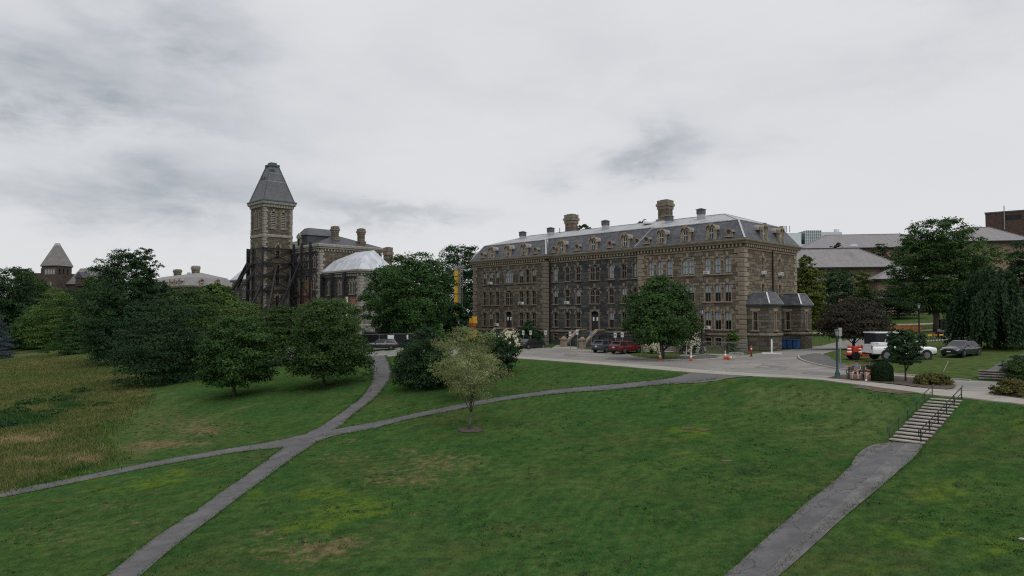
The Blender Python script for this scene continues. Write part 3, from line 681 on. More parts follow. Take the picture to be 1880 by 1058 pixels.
drape('soil_patch', W([(863+24*math.cos(a), 790+5*math.sin(a)) for a in np.linspace(0, 2*PI, 18, endpoint=False)]), M['mulch'], .03, .6, edge=.16, seed=29)
drape('soil_patch', W([(1590, 707), (1640, 714), (1695, 723), (1650, 724), (1560, 712)]), M['soil'], .025, .6, edge=.08, seed=30)
for k, px in enumerate(([(1120, 656), (1165, 659), (1150, 663), (1108, 660)], [(1040, 650), (1062, 651), (1056, 655), (1034, 654)], [(1400, 670), (1450, 674), (1440, 680), (1385, 675)], [(1480, 682), (1560, 688), (1540, 692), (1470, 687)])):
    drape('road_patch', W(px), M['road_mend'], .030, 2.0, edge=.04, seed=40+k)
# weeds and clover standing out of the lawn
# kerbs
def kerb(px, w=.16, h=.12):
    P = smooth_pts(W(px), 2); mb = MB()
    for a, b in zip(P[:-1], P[1:]):
        za, zb = tz(*a), tz(*b); mb.beam((a[0], a[1], za+h/2-.04), (b[0], b[1], zb+h/2-.04), w, h+.08)
    return tag(mb.build('kerb', M['concrete']), kind='structure')
kerb([(1165, 656), (1180, 660), (1215, 662), (1290, 661.5), (1330, 657)]); kerb([(1062, 641.5), (1100, 644.5), (1150, 650)]); kerb([(1465, 655), (1469, 662), (1497, 670), (1529, 677), (1560, 681), (1639, 687), (1690, 692), (1746, 697), (1782, 700)])
kerb([(955, 643), (985, 641), (1008, 640)])
# paths of the upper quad
for P in ([(1480, 604), (1530, 602), (1610, 597), (1700, 596), (1760, 590), (1790, 583)], [(1480, 612), (1560, 613), (1640, 611), (1720, 606), (1790, 600)], [(1560, 566.5), (1640, 566), (1720, 565)], [(1600, 629), (1680, 628), (1740, 624), (1790, 619)]):
    up = [(a, b-1.3) for a, b in P]; lo = [(a, b+1.3) for a, b in P]
    drape('footpath', edge_w(up)+edge_w(lo)[::-1], M['quad_path'], .04, 3.0, edge=.05, seed=len(P))
drape('footpath', edge_w([(1842, 680), (1850, 672), (1866, 660), (1890, 650)])+edge_w([(1845, 680), (1865, 671), (1882, 660), (1905, 652)])[::-1] if False else edge_w([(1811, 681), (1830, 671), (1855, 658), (1885, 648), (1930, 640)])+edge_w([(1846, 682), (1862, 671), (1885, 660), (1910, 651), (1945, 645)])[::-1], M['asphalt_path'], .03, 1.0, edge=.04, seed=31)
drape('footpath', W([(1012, 640), (1022, 634), (1056, 635), (1062, 642)]), M['walk'], .03, 1.5, edge=0)
drape('footpath', W([(1200, 646), (1236, 643), (1300, 650), (1372, 652), (1330, 657), (1300, 652.5), (1236, 646.5), (1200, 648)]), M['walk'], .03, 1.5, edge=0)
drape('road', W([(1225, 660), (1290, 652), (1330, 650), (1345, 652), (1300, 658), (1285, 661)]), M['asphalt_dark'], .03, 1.5, edge=.05, seed=12)

# grass that stands up: meadow stalks and lawn blades
def tufts(name, x, y, h, w, per, rng, spread, mat, lean=.35):
    n = len(x); z = terr(x, y)
    X = np.repeat(x, per)+rng.normal(0, spread, n*per); Y = np.repeat(y, per)+rng.normal(0, spread, n*per); Z = terr(X, Y)-.02
    H = np.repeat(h, per)*rng.uniform(.6, 1.2, n*per); th = rng.uniform(0, 2*PI, n*per); Wd = np.repeat(w, per) if not np.isscalar(w) else w
    lx = rng.normal(0, lean, n*per)*H; ly = rng.normal(0, lean, n*per)*H
    a = np.stack((X-np.cos(th)*Wd/2, Y-np.sin(th)*Wd/2, Z), 1); b = np.stack((X+np.cos(th)*Wd/2, Y+np.sin(th)*Wd/2, Z), 1); c = np.stack((X+lx, Y+ly, Z+H), 1)
    V = np.stack((a, b, c), 1).reshape(-1, 3); me = raw(name, mat, V, 3, np.arange(len(V)), tone=rng.uniform(0, 1, n*per))
    # the colour fields vary slowly: read them once per tuft, hand them to its blades
    for k, v in fields(x, y).items():
        at = me.attributes.new(k, 'FLOAT', 'POINT'); at.data.foreach_set('value', np.repeat(v, per*3).astype('f'))
    return tag(inst(name, me), kind='stuff')
rng = np.random.default_rng(5)
mp = np.array(meadow_poly); lo, hi = mp.min(0), mp.max(0)
# more stalks close by, fewer far off
px = rng.uniform(-1.0, -.50, 260000)*FPX; dep = np.exp(rng.uniform(math.log(32), math.log(175), 260000))
x, y = px/FPX*dep, dep; wob = rng.normal(0, .9, (2, len(x))); k = inpoly(meadow_poly, x+wob[0], y+wob[1]) & (x > -150); x, y = x[k][:60000], y[k][:60000]
sz = 1+ y/90.
tufts('meadow_grass', x, y, rng.uniform(.10, .36, len(x)), .032*sz, 4, rng, .25, M['grass_blade'], .5)
u = rng.uniform(-.76, .80, 150000); dep = np.exp(rng.uniform(math.log(20), math.log(78), 150000)); x, y = u*dep, dep
s_, t_ = st(x, y); ok = (s_ > 1.0) & ~inpoly(meadow_poly, x, y)
for P in PATHS['all']: ok &= ~inpoly([q[:2] for q in P], x, y)
x, y = x[ok], y[ok]
tufts('lawn_grass', x, y, rng.uniform(.035, .095, len(x)), .016*(.6+y/40.), 3, rng, .09, M['grass_blade'], .6)
k = np.random.default_rng(9).choice(len(x), 3000); wx, wy = x[k], y[k]; clus = np.sin(wx*.35+1)*np.sin(wy*.31)+.5*np.sin(wx*.9+wy*.7); m_ = clus > .15; wx, wy = wx[m_], wy[m_]
tufts('lawn_weeds', wx, wy, rng.uniform(.05, .12, len(wx)), .06*(.6+wy/50.), 9, rng, .13, M['weed_leaf'], .9)
# longer grass leaning over the edges of the paths
ex, ey = [], []
for P in PATHS['all']:
    P = np.array([q[:2] for q in P]); Q = np.roll(P, -1, 0)
    for a_, b_ in zip(P, Q):
        L = np.linalg.norm(b_-a_); n = int(L*34)
        if n and a_[1] < 95 and L < 12: u = rng.uniform(0, 1, n); ex.append(a_[0]+(b_[0]-a_[0])*u+rng.normal(0, .10, n)); ey.append(a_[1]+(b_[1]-a_[1])*u+rng.normal(0, .10, n))
ex, ey = np.concatenate(ex), np.concatenate(ey); ok = np.ones(len(ex), bool)
s_, t_ = st(ex, ey); ok &= (s_ > .8) & (ey > 15)
pin = np.zeros(len(ex), int)
for P in PATHS['all']:
    P = np.array([q[:2] for q in P]); c0 = P.mean(0); pin += inpoly(P, ex+.18, ey) & inpoly(P, ex-.18, ey) & inpoly(P, ex, ey+.18) & inpoly(P, ex, ey-.18)
ok &= pin == 0
tufts('edge_grass', ex[ok], ey[ok], rng.uniform(.06, .17, ok.sum()), .022*(.6+ey[ok]/40.), 3, rng, .07, M['grass_blade'], .7)
M['vent_cap'] = plain('vent_cap', (.10, .105, .115), .5, .4, .2)
# ================================================================== BUILDING KIT
def arch_path(w, h, ra, k=0.0, n=8):
    """jamb - arch - jamb, from bottom left to bottom right, grown outwards by k"""
    hw = w/2
    pts = [(-hw-k, 0.0)]
    if ra <= .01: return pts+[(-hw-k, h+k), (hw+k, h+k), (hw+k, 0.0)]
    for i in range(n+1):
        a = PI - PI*i/n; pts.append(((hw+k)*math.cos(a), h-ra+(ra+k)*math.sin(a)))
    return pts+[(hw+k, 0.0)]
def strip(mb, A, B, y0, y1, mi=0):
    n = len(A); vs = []
    for P, y in ((A, y0), (B, y0), (B, y1), (A, y1)): vs += [(p[0], y, p[1]) for p in P]
    fs = []
    for i in range(n-1):
        for r in range(4): q = (r+1) % 4; fs.append((r*n+i, r*n+i+1, q*n+i+1, q*n+i))
    fs += [(0, n, 2*n, 3*n), (4*n-1, 3*n-1, 2*n-1, n-1)]
    return mb.add(vs, fs, mi)
def wall_panel(mb, org, ang, length, z0, z1, ops, depth=.30, mi=0, mi_in=1):
    """wall face with real openings: org = plan start, ang = plan direction; inside lies to the left of it"""
    ca, sa = math.cos(ang), math.sin(ang)
    def P(a, z, d=0.0): return (org[0]+a*ca-d*sa, org[1]+a*sa+d*ca, z)
    xs = sorted({0.0, length, *[round(v, 4) for o in ops for v in (o[0]-o[1]/2, o[0]+o[1]/2)]})
    zs = sorted({z0, z1, *[round(v, 4) for o in ops for v in (o[2], o[2]+o[3])]})
    for i in range(len(xs)-1):
        for j in range(len(zs)-1):
            a, c = (xs[i]+xs[i+1])/2, (zs[j]+zs[j+1])/2
            if any(abs(a-o[0]) < o[1]/2 and o[2] < c < o[2]+o[3] for o in ops): continue
            mb.quad(P(xs[i], zs[j]), P(xs[i+1], zs[j]), P(xs[i+1], zs[j+1]), P(xs[i], zs[j+1]), mi)
    for (c, w, z, h, ra) in ops:
        path = arch_path(w, h, ra); pts = [(c+p[0], z+p[1]) for p in path]
        if ra > .01:                                     # spandrels either side of the arch
            k = len(pts)//2; L = [(c-w/2, z+h)]+pts[1:k+1]; mb.poly([P(*p) for p in L][::-1], mi); Rr = [(c+w/2, z+h)]+pts[k:-1][::-1]; mb.poly([P(*p) for p in Rr], mi)
        for a, b in zip(pts[:-1], pts[1:]): mb.quad(P(*a), P(*b), P(*b, depth+.25), P(*a, depth+.25), mi)
        mb.quad(P(c-w/2, z), P(c+w/2, z), P(c+w/2, z, depth+.25), P(c-w/2, z, depth+.25), mi)
        mb.quad(P(c-w/2, z, depth+.24), P(c+w/2, z, depth+.24), P(c+w/2, z+h, depth+.24), P(c-w/2, z+h, depth+.24), mi_in)
_wc = {}
def window_meshes(w, h, ra, style, mats):
    key = (round(w, 3), round(h, 3), round(ra, 3), style, mats['frame'].name, mats['hood'].name)
    if key in _wc: return _wc[key]
    d = {}
    mb = MB(); strip(mb, arch_path(w, h, ra, -.06), arch_path(w, h, ra, .035), -.02, .12); d['window'] = mb.mesh('window', mats['frame'])
    mb = MB(); strip(mb, arch_path(w, h, ra, -.15), arch_path(w, h, ra, -.07), .12, .20)
    bw = .045
    if style == 'double':
        mb.box(-.09, .09, .11, .22, .0, h-ra*.45)
        for sx in (-1, 1):
            c = sx*w/4
            mb.box(c-bw/2, c+bw/2, .13, .19, .05, h-.18)
            A = [(c+p[0], h-ra*1.0-.05+p[1]) for p in arch_path(w/2-.2, ra*.62, ra*.62, 0)]; B = [(c+p[0], h-ra*1.0-.05+p[1]) for p in arch_path(w/2-.2, ra*.62, ra*.62, .08)]
            strip(mb, A, B, .125, .195)
    else: mb.box(-bw/2, bw/2, .13, .19, .05, h-.1)
    mb.box(-w/2+.1, w/2-.1, .125, .195, h*.50-.04, h*.50+.04)
    if style == 'louvre':
        mb = MB(); strip(mb, arch_path(w, h, ra, -.15), arch_path(w, h, ra, -.07), .12, .20)
    d['sash'] = mb.mesh('sash', mats['sash'])
    inner = arch_path(w, h, ra, -.12); mb = MB(); mb.poly([(p[0], .17, p[1]) for p in inner]); d['pane'] = mb.mesh('pane', mats['glass'])
    mb = MB(); mb.cbox((0, -.02, -.07), (w+.34, .32, .15)); d['sill'] = mb.mesh('sill', mats['sill'])
    mb = MB()                                            # shoulder stones, springers and keystone
    if ra > .01:
        cz = h-ra
        for ang, L, wd in ((90, .50, .30), (90+50, .26, .24), (90-50, .26, .24), (178, .22, .30), (2, .22, .30)):
            a = R(ang); ux, uz = math.cos(a), math.sin(a); rx, rz = w/2+.04, ra+.04; bx, bz = ux*rx, cz+uz*rz
            tx, tzz = -uz, ux; pts = [(bx-tx*wd/2, bz-tzz*wd/2), (bx+tx*wd/2, bz+tzz*wd/2), (bx+ux*L+tx*wd*.62, bz+uz*L+tzz*wd*.62), (bx+ux*L-tx*wd*.62, bz+uz*L-tzz*wd*.62)]
            mb.ext(pts, -.075, .05)
    else: mb.box(-w/2-.25, w/2+.25, -.06, .05, h+.02, h+.32)
    d['hood_stone'] = mb.mesh('hood_stone', mats['hood'])
    for fr in (.35, .5, .68, .97):
        z = h-.12-(h-.2)*fr; mb = MB(); pts = [(p[0], max(p[1], z)) for p in arch_path(w, h, ra, -.13)]; mb.poly([(p[0], .215, p[1]) for p in pts]); d['blind%.2f' % fr] = mb.mesh('blind', mats['blind'])
    _wc[key] = d; return d
def put_window(par, org, ang, o, mats, style='single', blind=0, sill=True, hood=True):
    ca, sa = math.cos(ang), math.sin(ang); c, w, z, h, ra = o; d = window_meshes(w, h, ra, style, mats)
    p = inst('window', d['window'], par, (org[0]+c*ca, org[1]+c*sa, z), ang)
    inst('sash', d['sash'], p); inst('pane', d['pane'], p)
    if sill: inst('sill', d['sill'], p)
    if hood: tag(inst('hood_stone', d['hood_stone'], p), kind='stuff')
    if blind: inst('blind', d['blind%.2f' % blind], p)
    return p
WM = dict(frame=M['trim'], hood=M['trim'], sill=M['trim'], sash=M['sash'], glass=M['glass'], blind=M['blind'])
WMD = dict(WM, frame=M['trim_dark'], hood=M['quoin_mid'], sill=M['trim_dark'])
WMG = dict(WM, frame=M['trim_grey'], hood=M['trim_grey'], sill=M['trim_grey'], glass=M['glass_dark'])
def quoins(par, x, y, z0, z1, hx, hy, mat, big=.95, small=.55, hgt=.62, sx=-1, sy=1, seed=0):
    """corner stones, each an object: alternately long on one face and on the other; sx, sy point along the two walls"""
    rng = random.Random(seed); n = int((z1-z0)/hgt); hh = (z1-z0)/n; cache = {}
    for i in range(n):
        var = (i % 2, rng.randrange(3))
        if var not in cache:
            a, b = (big, small) if var[0] else (small, big); k = 1+.08*(var[1]-1); mb = MB(); pr = .05+.02*var[1]; bev = .05
            x0, x1 = sorted((-sx*pr, sx*a*k)); y0, y1 = sorted((-sy*pr, sy*b*k))
            vs = []
            for z, q in ((.02, bev), (.02+bev, 0), (hh-.02-bev, 0), (hh-.02, bev)): vs += [(x0+q, y0+q, z), (x1-q, y0+q, z), (x1-q, y1-q, z), (x0+q, y1-q, z)]
            fs = [(0,3,2,1), (12,13,14,15)]
            for r in range(3):
                for j in range(4): fs.append((r*4+j, r*4+(j+1) % 4, (r+1)*4+(j+1) % 4, (r+1)*4+j))
            mb.add(vs, fs); cache[var] = mb.mesh('quoin', mat)
        inst('quoin', cache[var], par, (x, y, z0+i*hh))
def chimney(par, x, y, z0, z1, w, d, mat, cap, bands=2):
    mb = MB(); H = z1-z0
    mb.box(-w/2-.18, w/2+.18, -d/2-.18, d/2+.18, 0, H*.34); mb.box(-w/2, w/2, -d/2, d/2, H*.34, H*.80)
    for sx in (-1, 1):
        for k in (-.30, .30): mb.box(k*w-.16, k*w+.16, sx*(d/2+.05)-.05, sx*(d/2+.05)+.05, H*.36, H*.70); mb.box(sx*(w/2+.05)-.05, sx*(w/2+.05)+.05, k*d-.14, k*d+.14, H*.36, H*.70)
    o = mb.build('chimney', mat, par, (x, y, z0)); mb = MB()
    mb.box(-w/2-.26, w/2+.26, -d/2-.26, d/2+.26, H*.34, H*.40); mb.build('plinth_band', cap, o); mb = MB()
    for i in range(bands): e = .12+.13*i; mb.box(-w/2-e, w/2+e, -d/2-e, d/2+e, H*(.72+.09*i), H*(.72+.09*i)+H*.08)
    mb.box(-w/2-.12, w/2+.12, -d/2-.12, d/2+.12, H*.90, H); mb.box(-w/2+.2, w/2-.2, -d/2+.2, d/2-.2, H, H+.12)
    mb.box(-w/2-.06, w/2+.06, -d/2-.06, d/2+.06, H*.70, H*.92); mb.build('cap', cap, o); return o
def vent(par, x, y, z0, z1, w):
    mb = MB(); H = z1-z0; mb.box(-w/2, w/2, -w/2, w/2, -.6, H-.25)
    o = mb.build('roof_vent', M['flashing'], par, (x, y, z0)); mb = MB(); mb.box(-w/2-.05, w/2+.05, -w/2-.05, w/2+.05, H-.75, H-.1); mb.add([(-w/2-.2, -w/2-.2, H-.1), (w/2+.2, -w/2-.2, H-.1), (w/2+.2, w/2+.2, H-.1), (-w/2-.2, w/2+.2, H-.1), (0, 0, H+.15)], [(0,1,4),(1,2,4),(2,3,4),(3,0,4),(3,2,1,0)])
    mb.build('louvre_cap', M['vent_cap'], o)
_dm = {}
def dormer(par, x, y, z, ang, w=1.15, h=2.15, deep=2.2, small=False, cheek=None):
    """stone-fronted dormer: front with arched light, slate cheeks, lead hood"""
    key = (w, h, deep, small)
    if key not in _dm:
        d = {}; mb = MB(); ow = .17 if not small else .2
        if not small:
            lw, lh = w-2*ow-.10, h-.58; A = arch_path(lw, lh, lw/2, 0); B = arch_path(lw, lh, lw/2, ow)
            B = [(p[0], p[1]) for p in B]; strip(mb, A, B, 0, .35)
            for sx in (-1, 1): mb.box(sx*w*.5-.11, sx*w*.5+.11, -.05, .34, -.15, lh-lw/2); mb.box(sx*w*.5-.17, sx*w*.5+.17, -.10, .34, -.15, .18)
            k = []; n = 8
            for i in range(n+1): a = PI-PI*i/n; k.append((math.cos(a)*(w/2+.18), lh-lw/2+math.sin(a)**.8*(lw/2+ow+.16)))
            kin = [(p[0]*.86, lh-lw/2+(p[1]-(lh-lw/2))*.82) for p in k]; strip(mb, kin, k, -.14, .40)
            mb.ext([(-.11, lh+.02), (.11, lh+.02), (.15, lh+ow+.36), (-.15, lh+ow+.36)], -.20, .2)
            for sx in (-1, 1): mb.cbox((sx*(w/2+.10), .08, lh-lw/2-.04), (.26, .42, .16))
            d['dormer'] = mb.mesh('dormer', M['trim'])
            mb = MB(); path = [(p[0]*1.0, p[1]) for p in k]; mb.ext(path, .36, deep); d['hood'] = mb.mesh('hood', M['hood'])
            mb = MB(); mb.box(-w/2, w/2, .34, deep, -.15, lh-lw/2+.1); d['cheek'] = mb.mesh('cheek', M['slate'])
            mb = MB(); strip(mb, arch_path(lw, lh, lw/2, -.07), arch_path(lw, lh, lw/2, 0), .12, .2); mb.box(-.025, .025, .12, .19, 0, lh-.05); mb.box(-lw/2, lw/2, .12, .2, lh*.5-.04, lh*.5+.04); d['sash'] = mb.mesh('sash', M['sash_white'])
            mb = MB(); mb.poly([(p[0], .16, p[1]) for p in arch_path(lw, lh, lw/2, -.03)]); d['pane'] = mb.mesh('pane', M['glass_dark'])
            mb = MB(); mb.poly([(p[0], .26, p[1]) for p in arch_path(lw, lh, lw/2, .02)]); d['backing'] = mb.mesh('backing', M['inside'])
        else:
            r = w*.33; c = h*.50; n = 12; A = [(r*math.cos(2*PI*i/n), c+r*math.sin(2*PI*i/n)) for i in range(n+1)]; B = [(1.5*p[0], c+(p[1]-c)*1.5) for p in A]
            strip(mb, A, B, -.06, .2); mb.box(-w/2, w/2, .04, .2, -.1, c*.9); mb.cbox((0, .0, -.05), (w+.25, .3, .18))
            k = [(math.cos(PI-PI*i/8)*(w/2+.12), c+math.sin(PI-PI*i/8)*(h*.42)) for i in range(9)]; kin = [(p[0]*.8, c+(p[1]-c)*.8) for p in k]; strip(mb, kin, k, -.14, .25)
            mb.ext([(-.11, c+h*.34), (.11, c+h*.34), (.15, c+h*.54), (-.15, c+h*.54)], -.19, .1)
            mb.poly([(p[0]*1.1, .1, c+(p[1]-c)*1.1) for p in k]); d['dormer'] = mb.mesh('round_dormer', M['trim'])
            mb = MB(); mb.ext(k, .26, deep); d['hood'] = mb.mesh('hood', M['hood'])
            mb = MB(); mb.poly([(p[0], .02, p[1]) for p in A[:-1]]); d['pane'] = mb.mesh('pane', M['glass_dark'])
            mb = MB(); mb.poly([(p[0], .08, p[1]) for p in A[:-1]]); d['backing'] = mb.mesh('backing', M['inside'])
        _dm[key] = d
    d = _dm[key]; o = inst('dormer' if not small else 'round_dormer', d['dormer'], par, (x, y, z), ang)
    for n_ in d:
        if n_ != 'dormer': inst(n_, d[n_], o)
    return o
def dentils(par, segs, mat, pitch=.55, w=.24, h=.34, d=.30):
    mb = MB()
    for (x0, y0, x1, y1, z) in segs:
        L = math.hypot(x1-x0, y1-y0); a = math.atan2(y1-y0, x1-x0); n = int(L/pitch)
        for i in range(n): t = (i+.5)/n; mb.cbox((x0+(x1-x0)*t+math.sin(a)*d/2, y0+(y1-y0)*t-math.cos(a)*d/2, z), (w, d, h), a)
    return tag(mb.build('bracket', mat, par), kind='stuff')

# ================================================================== THE LONG STONE HALL
AX = math.atan2(-.716, .698)
def frame_pt(o, x, y): return (o[0]+x*.698+y*.716, o[1]-x*.716+y*.698)
HO = (-6.7, 122.8)
def build_hall():
    L, D = 50.3, 14.7; H = empty('stone_hall', (*HO, 0), AX, 'long dark stone hall with slate mansard roof, dormers and two tall ridge chimneys', 'building')
    ZE = 13.75
    X1, X2, RC = 17.2, 34.6, .8
    # openings: (centre, width, sill z, height, arch rise)
    def rows(cs, cd, x0, door):
        ops = []
        for c in cs:
            ops += [(c-x0, 1.0, 9.98, 2.22, .5), (c-x0, 1.0, 6.5, 2.3, .45), (c-x0, 1.0, 3.0, 2.3, .18), (c-x0, 1.0, .95, 1.05, 0)]
        ops += [(cd-x0, 1.95, 9.98, 2.35, .85), (cd-x0, 1.95, 6.5, 2.4, .8), (cd-x0, 1.7, 2.45, 3.1, .55)]
        return ops
    c1 = (2.95, 4.5, 6.05, 11.7, 13.15, 14.55); c2 = (18.45, 20.9, 23.05, 29.3, 31.55, 33.6); c3 = (36.7, 38.15, 39.65, 45.3, 46.7, 48.1)
    for (x0, x1, y, cs, cd, mt, nm) in ((0, X1, 0, c1, 8.85, 'stone_mid', 'wall'), (X1, X2, RC, c2, 26.25, 'stone_dark', 'wall'), (X2, L, 0, c3, 42.45, 'stone_tan', 'wall')):
        mb = MB(); ops = rows(cs, cd, x0, True); wall_panel(mb, (x0, y), 0, x1-x0, -.4, ZE, ops)
        if x0 == 0:
            mb.quad((0, D, -.4), (0, 0, -.4), (0, 0, ZE), (0, D, ZE)); mb.quad((X1, 0, -.4), (X1, RC, -.4), (X1, RC, ZE), (X1, 0, ZE)); mb.quad((X2, D, -.4), (0, D, -.4), (0, D, ZE), (X2, D, ZE))
        if x0 == X2:
            mb.quad((X2, RC, -.4), (X2, 0, -.4), (X2, 0, ZE), (X2, RC, ZE)); mb.quad((L, D, -.4), (X2, D, -.4), (X2, D, ZE), (L, D, ZE))
            eops = [(v, .85, z, h, ra) for v in (4.9, 9.6) for z, h, ra in ((9.98, 2.22, .42), (6.5, 2.3, .42), (3.0, 2.3, .2))]; wall_panel(mb, (L, 0), PI/2, D, -.4, ZE, eops)
            for o in eops: put_window(H, (L, 0), PI/2, o, WM)
        mb.build(nm, [M[mt], M['inside']], H)
        rng = random.Random(int(x0*10)+3); mats = WM if mt == 'stone_tan' else WMD
        for o in ops:
            if o[2] < 2:                                  # basement lights
                put_window(H, (x0, y), 0, o, mats, sill=False, hood=False); continue
            if o[1] > 1.2 and o[2] < 3:                   # entrance
                d = arch_path(o[1], o[3], o[4], -.05); mb = MB(); strip(mb, arch_path(o[1], o[3], o[4], -.16), arch_path(o[1], o[3], o[4], .14), -.05, .14); dr = mb.build('door_surround', mats['frame'], H, (x0+o[0], y, o[2]))
                mb = MB(); 
                for sx in (-1, 1):
                    mb.box(sx*.34-.32, sx*.34+.32, .16, .22, .03, 2.25); mb.box(sx*.34-.2, sx*.34+.2, .145, .16, .25, .95); mb.box(sx*.34-.2, sx*.34+.2, .145, .16, 1.15, 1.4)
                mb.box(-.7, .7, .12, .2, 2.26, 2.38); mb.build('door', M['door'], dr)
                mb = MB(); mb.poly([(p[0]*.95, .19, max(p[1], 2.38)) for p in arch_path(o[1]-.3, o[3]-.1, o[4], 0)]); mb.build('fanlight', M['glass_dark'], dr)
                mb = MB()
                for sx in (-1, 1): mb.box(sx*.34-.13, sx*.34+.13, .138, .146, 1.5, 2.05)
                mb.build('pane', M['blind'], dr)
                k = window_meshes(o[1], o[3], o[4], 'single', mats)['hood_stone']; tag(inst('hood_stone', k, dr), kind='stuff'); continue
            r = rng.random()
            if mt == 'stone_tan': bl = .97 if o[2] > 9 else (.5 if r < .8 else .35)
            elif mt == 'stone_mid': bl = (.97 if o[1] > 1.2 else .5) if o[2] > 9 and r < .8 else (.5 if r < .25 else 0)
            else: bl = (.97 if r < .55 else 0) if o[2] > 9 else (.5 if r < .3 else 0)
            put_window(H, (x0, y), 0, o, mats, 'double' if o[1] > 1.2 else 'single', bl)
    # corner stones
    quoins(H, L, 0, .1, ZE-.75, 1, 1, M['quoin'], 1.15, .75, .58, -1, 1, 1); quoins(H, L, D, 6.4, ZE-.75, 1, 1, M['quoin'], .9, .5, .58, -1, -1, 2)
    quoins(H, X2, 0, .1, ZE-.75, 1, 1, M['quoin'], 1.0, .75, .58, 1, 1, 3); quoins(H, X1, 0, .1, ZE-.75, 1, 1, M['quoin_mid'], 1.0, .75, .58, -1, 1, 4); quoins(H, 0, 0, .1, ZE-.75, 1, 1, M['quoin_mid'], 1.0, .75, .58, 1, 1, 5)
    OUT = [(0, 0), (X1, 0), (X1, RC), (X2, RC), (X2, 0), (L, 0), (L, D), (0, D)]
    MB().sweep(OUT, [(.0, 2.25), (.12, 2.25), (.12, 2.42), (.0, 2.52)]).build('water_table', M['trim_dark'], H)
    MB().sweep(OUT, [(.0, 12.92), (.10, 12.95), (.10, 13.12), (.0, 13.16)]).build('frieze_band', M['trim'], H)
    MB().sweep(OUT, [(.0, 13.60), (.42, 13.60), (.46, 13.78), (.58, 13.95), (.60, 14.10), (.46, 14.17), (-.6, 14.17)]).build('cornice', M['cornice'], H)
    e = .0
    dentils(H, [(0, 0, X1, 0, 13.40), (X1, RC, X2, RC, 13.40), (X2, 0, L, 0, 13.40), (L, 0, L, D, 13.40)], M['trim'], .52, .22, .36, .34)
    MT = 16.75; IN = 1.35; KS = .31
    def zt(q): return MT + KS*max(0, min(q[1]-IN, 99)) if q[1] < D/2 else MT
    mb = MB(); mb.sweep(OUT, [(.36, 14.17), (.33, 14.3), (-IN, zt)]); mb.build('mansard', M['slate'], H)
    # flat-pitched metal roof above
    rz = MT+KS*(D/2-IN); ym = D/2; xl, xr = IN+5.2, L-IN-5.2
    a = [(IN, IN, MT), (X1-IN, IN, MT), (X1-IN, RC+IN, MT+KS*RC), (X2+IN, RC+IN, MT+KS*RC), (X2+IN, IN, MT), (L-IN, IN, MT), (L-IN, D-IN, MT), (IN, D-IN, MT)]
    mb = MB(); mb.poly([a[0], a[1], a[2], a[3], a[4], a[5], (xr, ym, rz), (xl, ym, rz)]); mb.poly([a[5], a[6], (xr, ym, rz)]); mb.poly([a[6], a[7], (xl, ym, rz), (xr, ym, rz)]); mb.poly([a[7], a[0], (xl, ym, rz)])
    rf = mb.build('upper_roof', M['metal_roof'], H)
    mb = MB(); x = IN+.4
    while x < L-IN:                                       # standing seams, each a raised rib down the slope
        yf = IN if (x < X1-IN or x > X2+IN) else RC+IN
        top = ym if xl < x < xr else IN+(ym-IN)*((x-IN)/(xl-IN) if x <= xl else (L-IN-x)/(L-IN-xr))
        if top > yf+.2: mb.beam((x, yf, MT+KS*(yf-IN)+.01), (x, top, MT+KS*(top-IN)+.01), .05, .05)
        x += .62
    tag(mb.build('roof_seam', M['metal_roof'], rf), kind='stuff')
    mb = MB()
    def hip(p, q, w=.22): mb.beam(p, q, w, .10)
    for (c, s1, s2) in (((L, 0), 1, -1), ((0, 0), -1, -1), ((X2, 0), -1, -1), ((X1, 0), 1, -1)):
        hip((c[0]+s1*.34, c[1]+s2*.34, 14.25), (c[0]-s1*IN, c[1]-s2*IN, MT+.02))
    for p, q in ((a[0], a[1]), (a[2], a[3]), (a[4], a[5]), (a[5], a[6]), (a[1], a[2]), (a[3], a[4])): hip((p[0], p[1], p[2]+.02), (q[0], q[1], q[2]+.02), .16)
    hip(a[5], (xr, ym, rz), .3); hip((xl, ym, rz), (xr, ym, rz), .35); hip(a[0], (xl, ym, rz), .3); hip(a[6], (xr, ym, rz), .3)
    mb.build('ridge_flashing', M['flashing'], H)
    for c in (4.9, 8.8, 12.6): dormer(H, c, -.30, 14.42, 0)
    for c in (19.9, 26.2, 32.0): dormer(H, c, RC-.30, 14.42, 0)
    for c in (38.6, 42.3, 46.0): dormer(H, c, -.30, 14.42, 0)
    for c, y in ((2.6, 0), (15.2, 0), (17.9+.5, RC), (23.1, RC), (29.3, RC), (34.1, RC), (36.2, 0), (48.5, 0)): dormer(H, c, y-.26, 14.62, 0, .85, .95, 1.3, True)
    for v in (5.0, 9.7): dormer(H, L+.30, v, 14.42, PI/2, 1.15, 2.15, 2.4)
    chimney(H, 12.9, 11.0, 16.6, 22.0, 1.65, 1.35, M['stone_tan'], M['trim_dark']); chimney(H, 33.0, 9.2, 17.2, 21.9, 1.65, 1.35, M['stone_tan'], M['trim_dark'])
    for x, y, zb, zt_ in ((7.1, 5.0, 17.4, 19.1), (13.6, 5.0, 17.5, 19.2), (25.0, 5.0, 17.5, 19.3), (36.4, 5.0, 17.5, 18.9), (41.5, 5.0, 17.6, 19.3)): vent(H, x, y, zb, zt_, .80)
    MB().lathe([(.75, 0), (.75, .35), (.5, .6), (.1, .72)], 14).build('roof_dome', M['white'], H, (32.4, 5.6, 18.1), smooth=True)
    for x, y in ((14.0, 6.8), (17.8, 6.9)): MB().tube([(x, y, 18.0), (x, y, 19.3)], .06).build('roof_pipe', M['black'], H)
    MB().tube([(L+.12, 7.5, .2), (L+.12, 7.5, 13.5)], .09, 8).build('downpipe', M['black'], H)
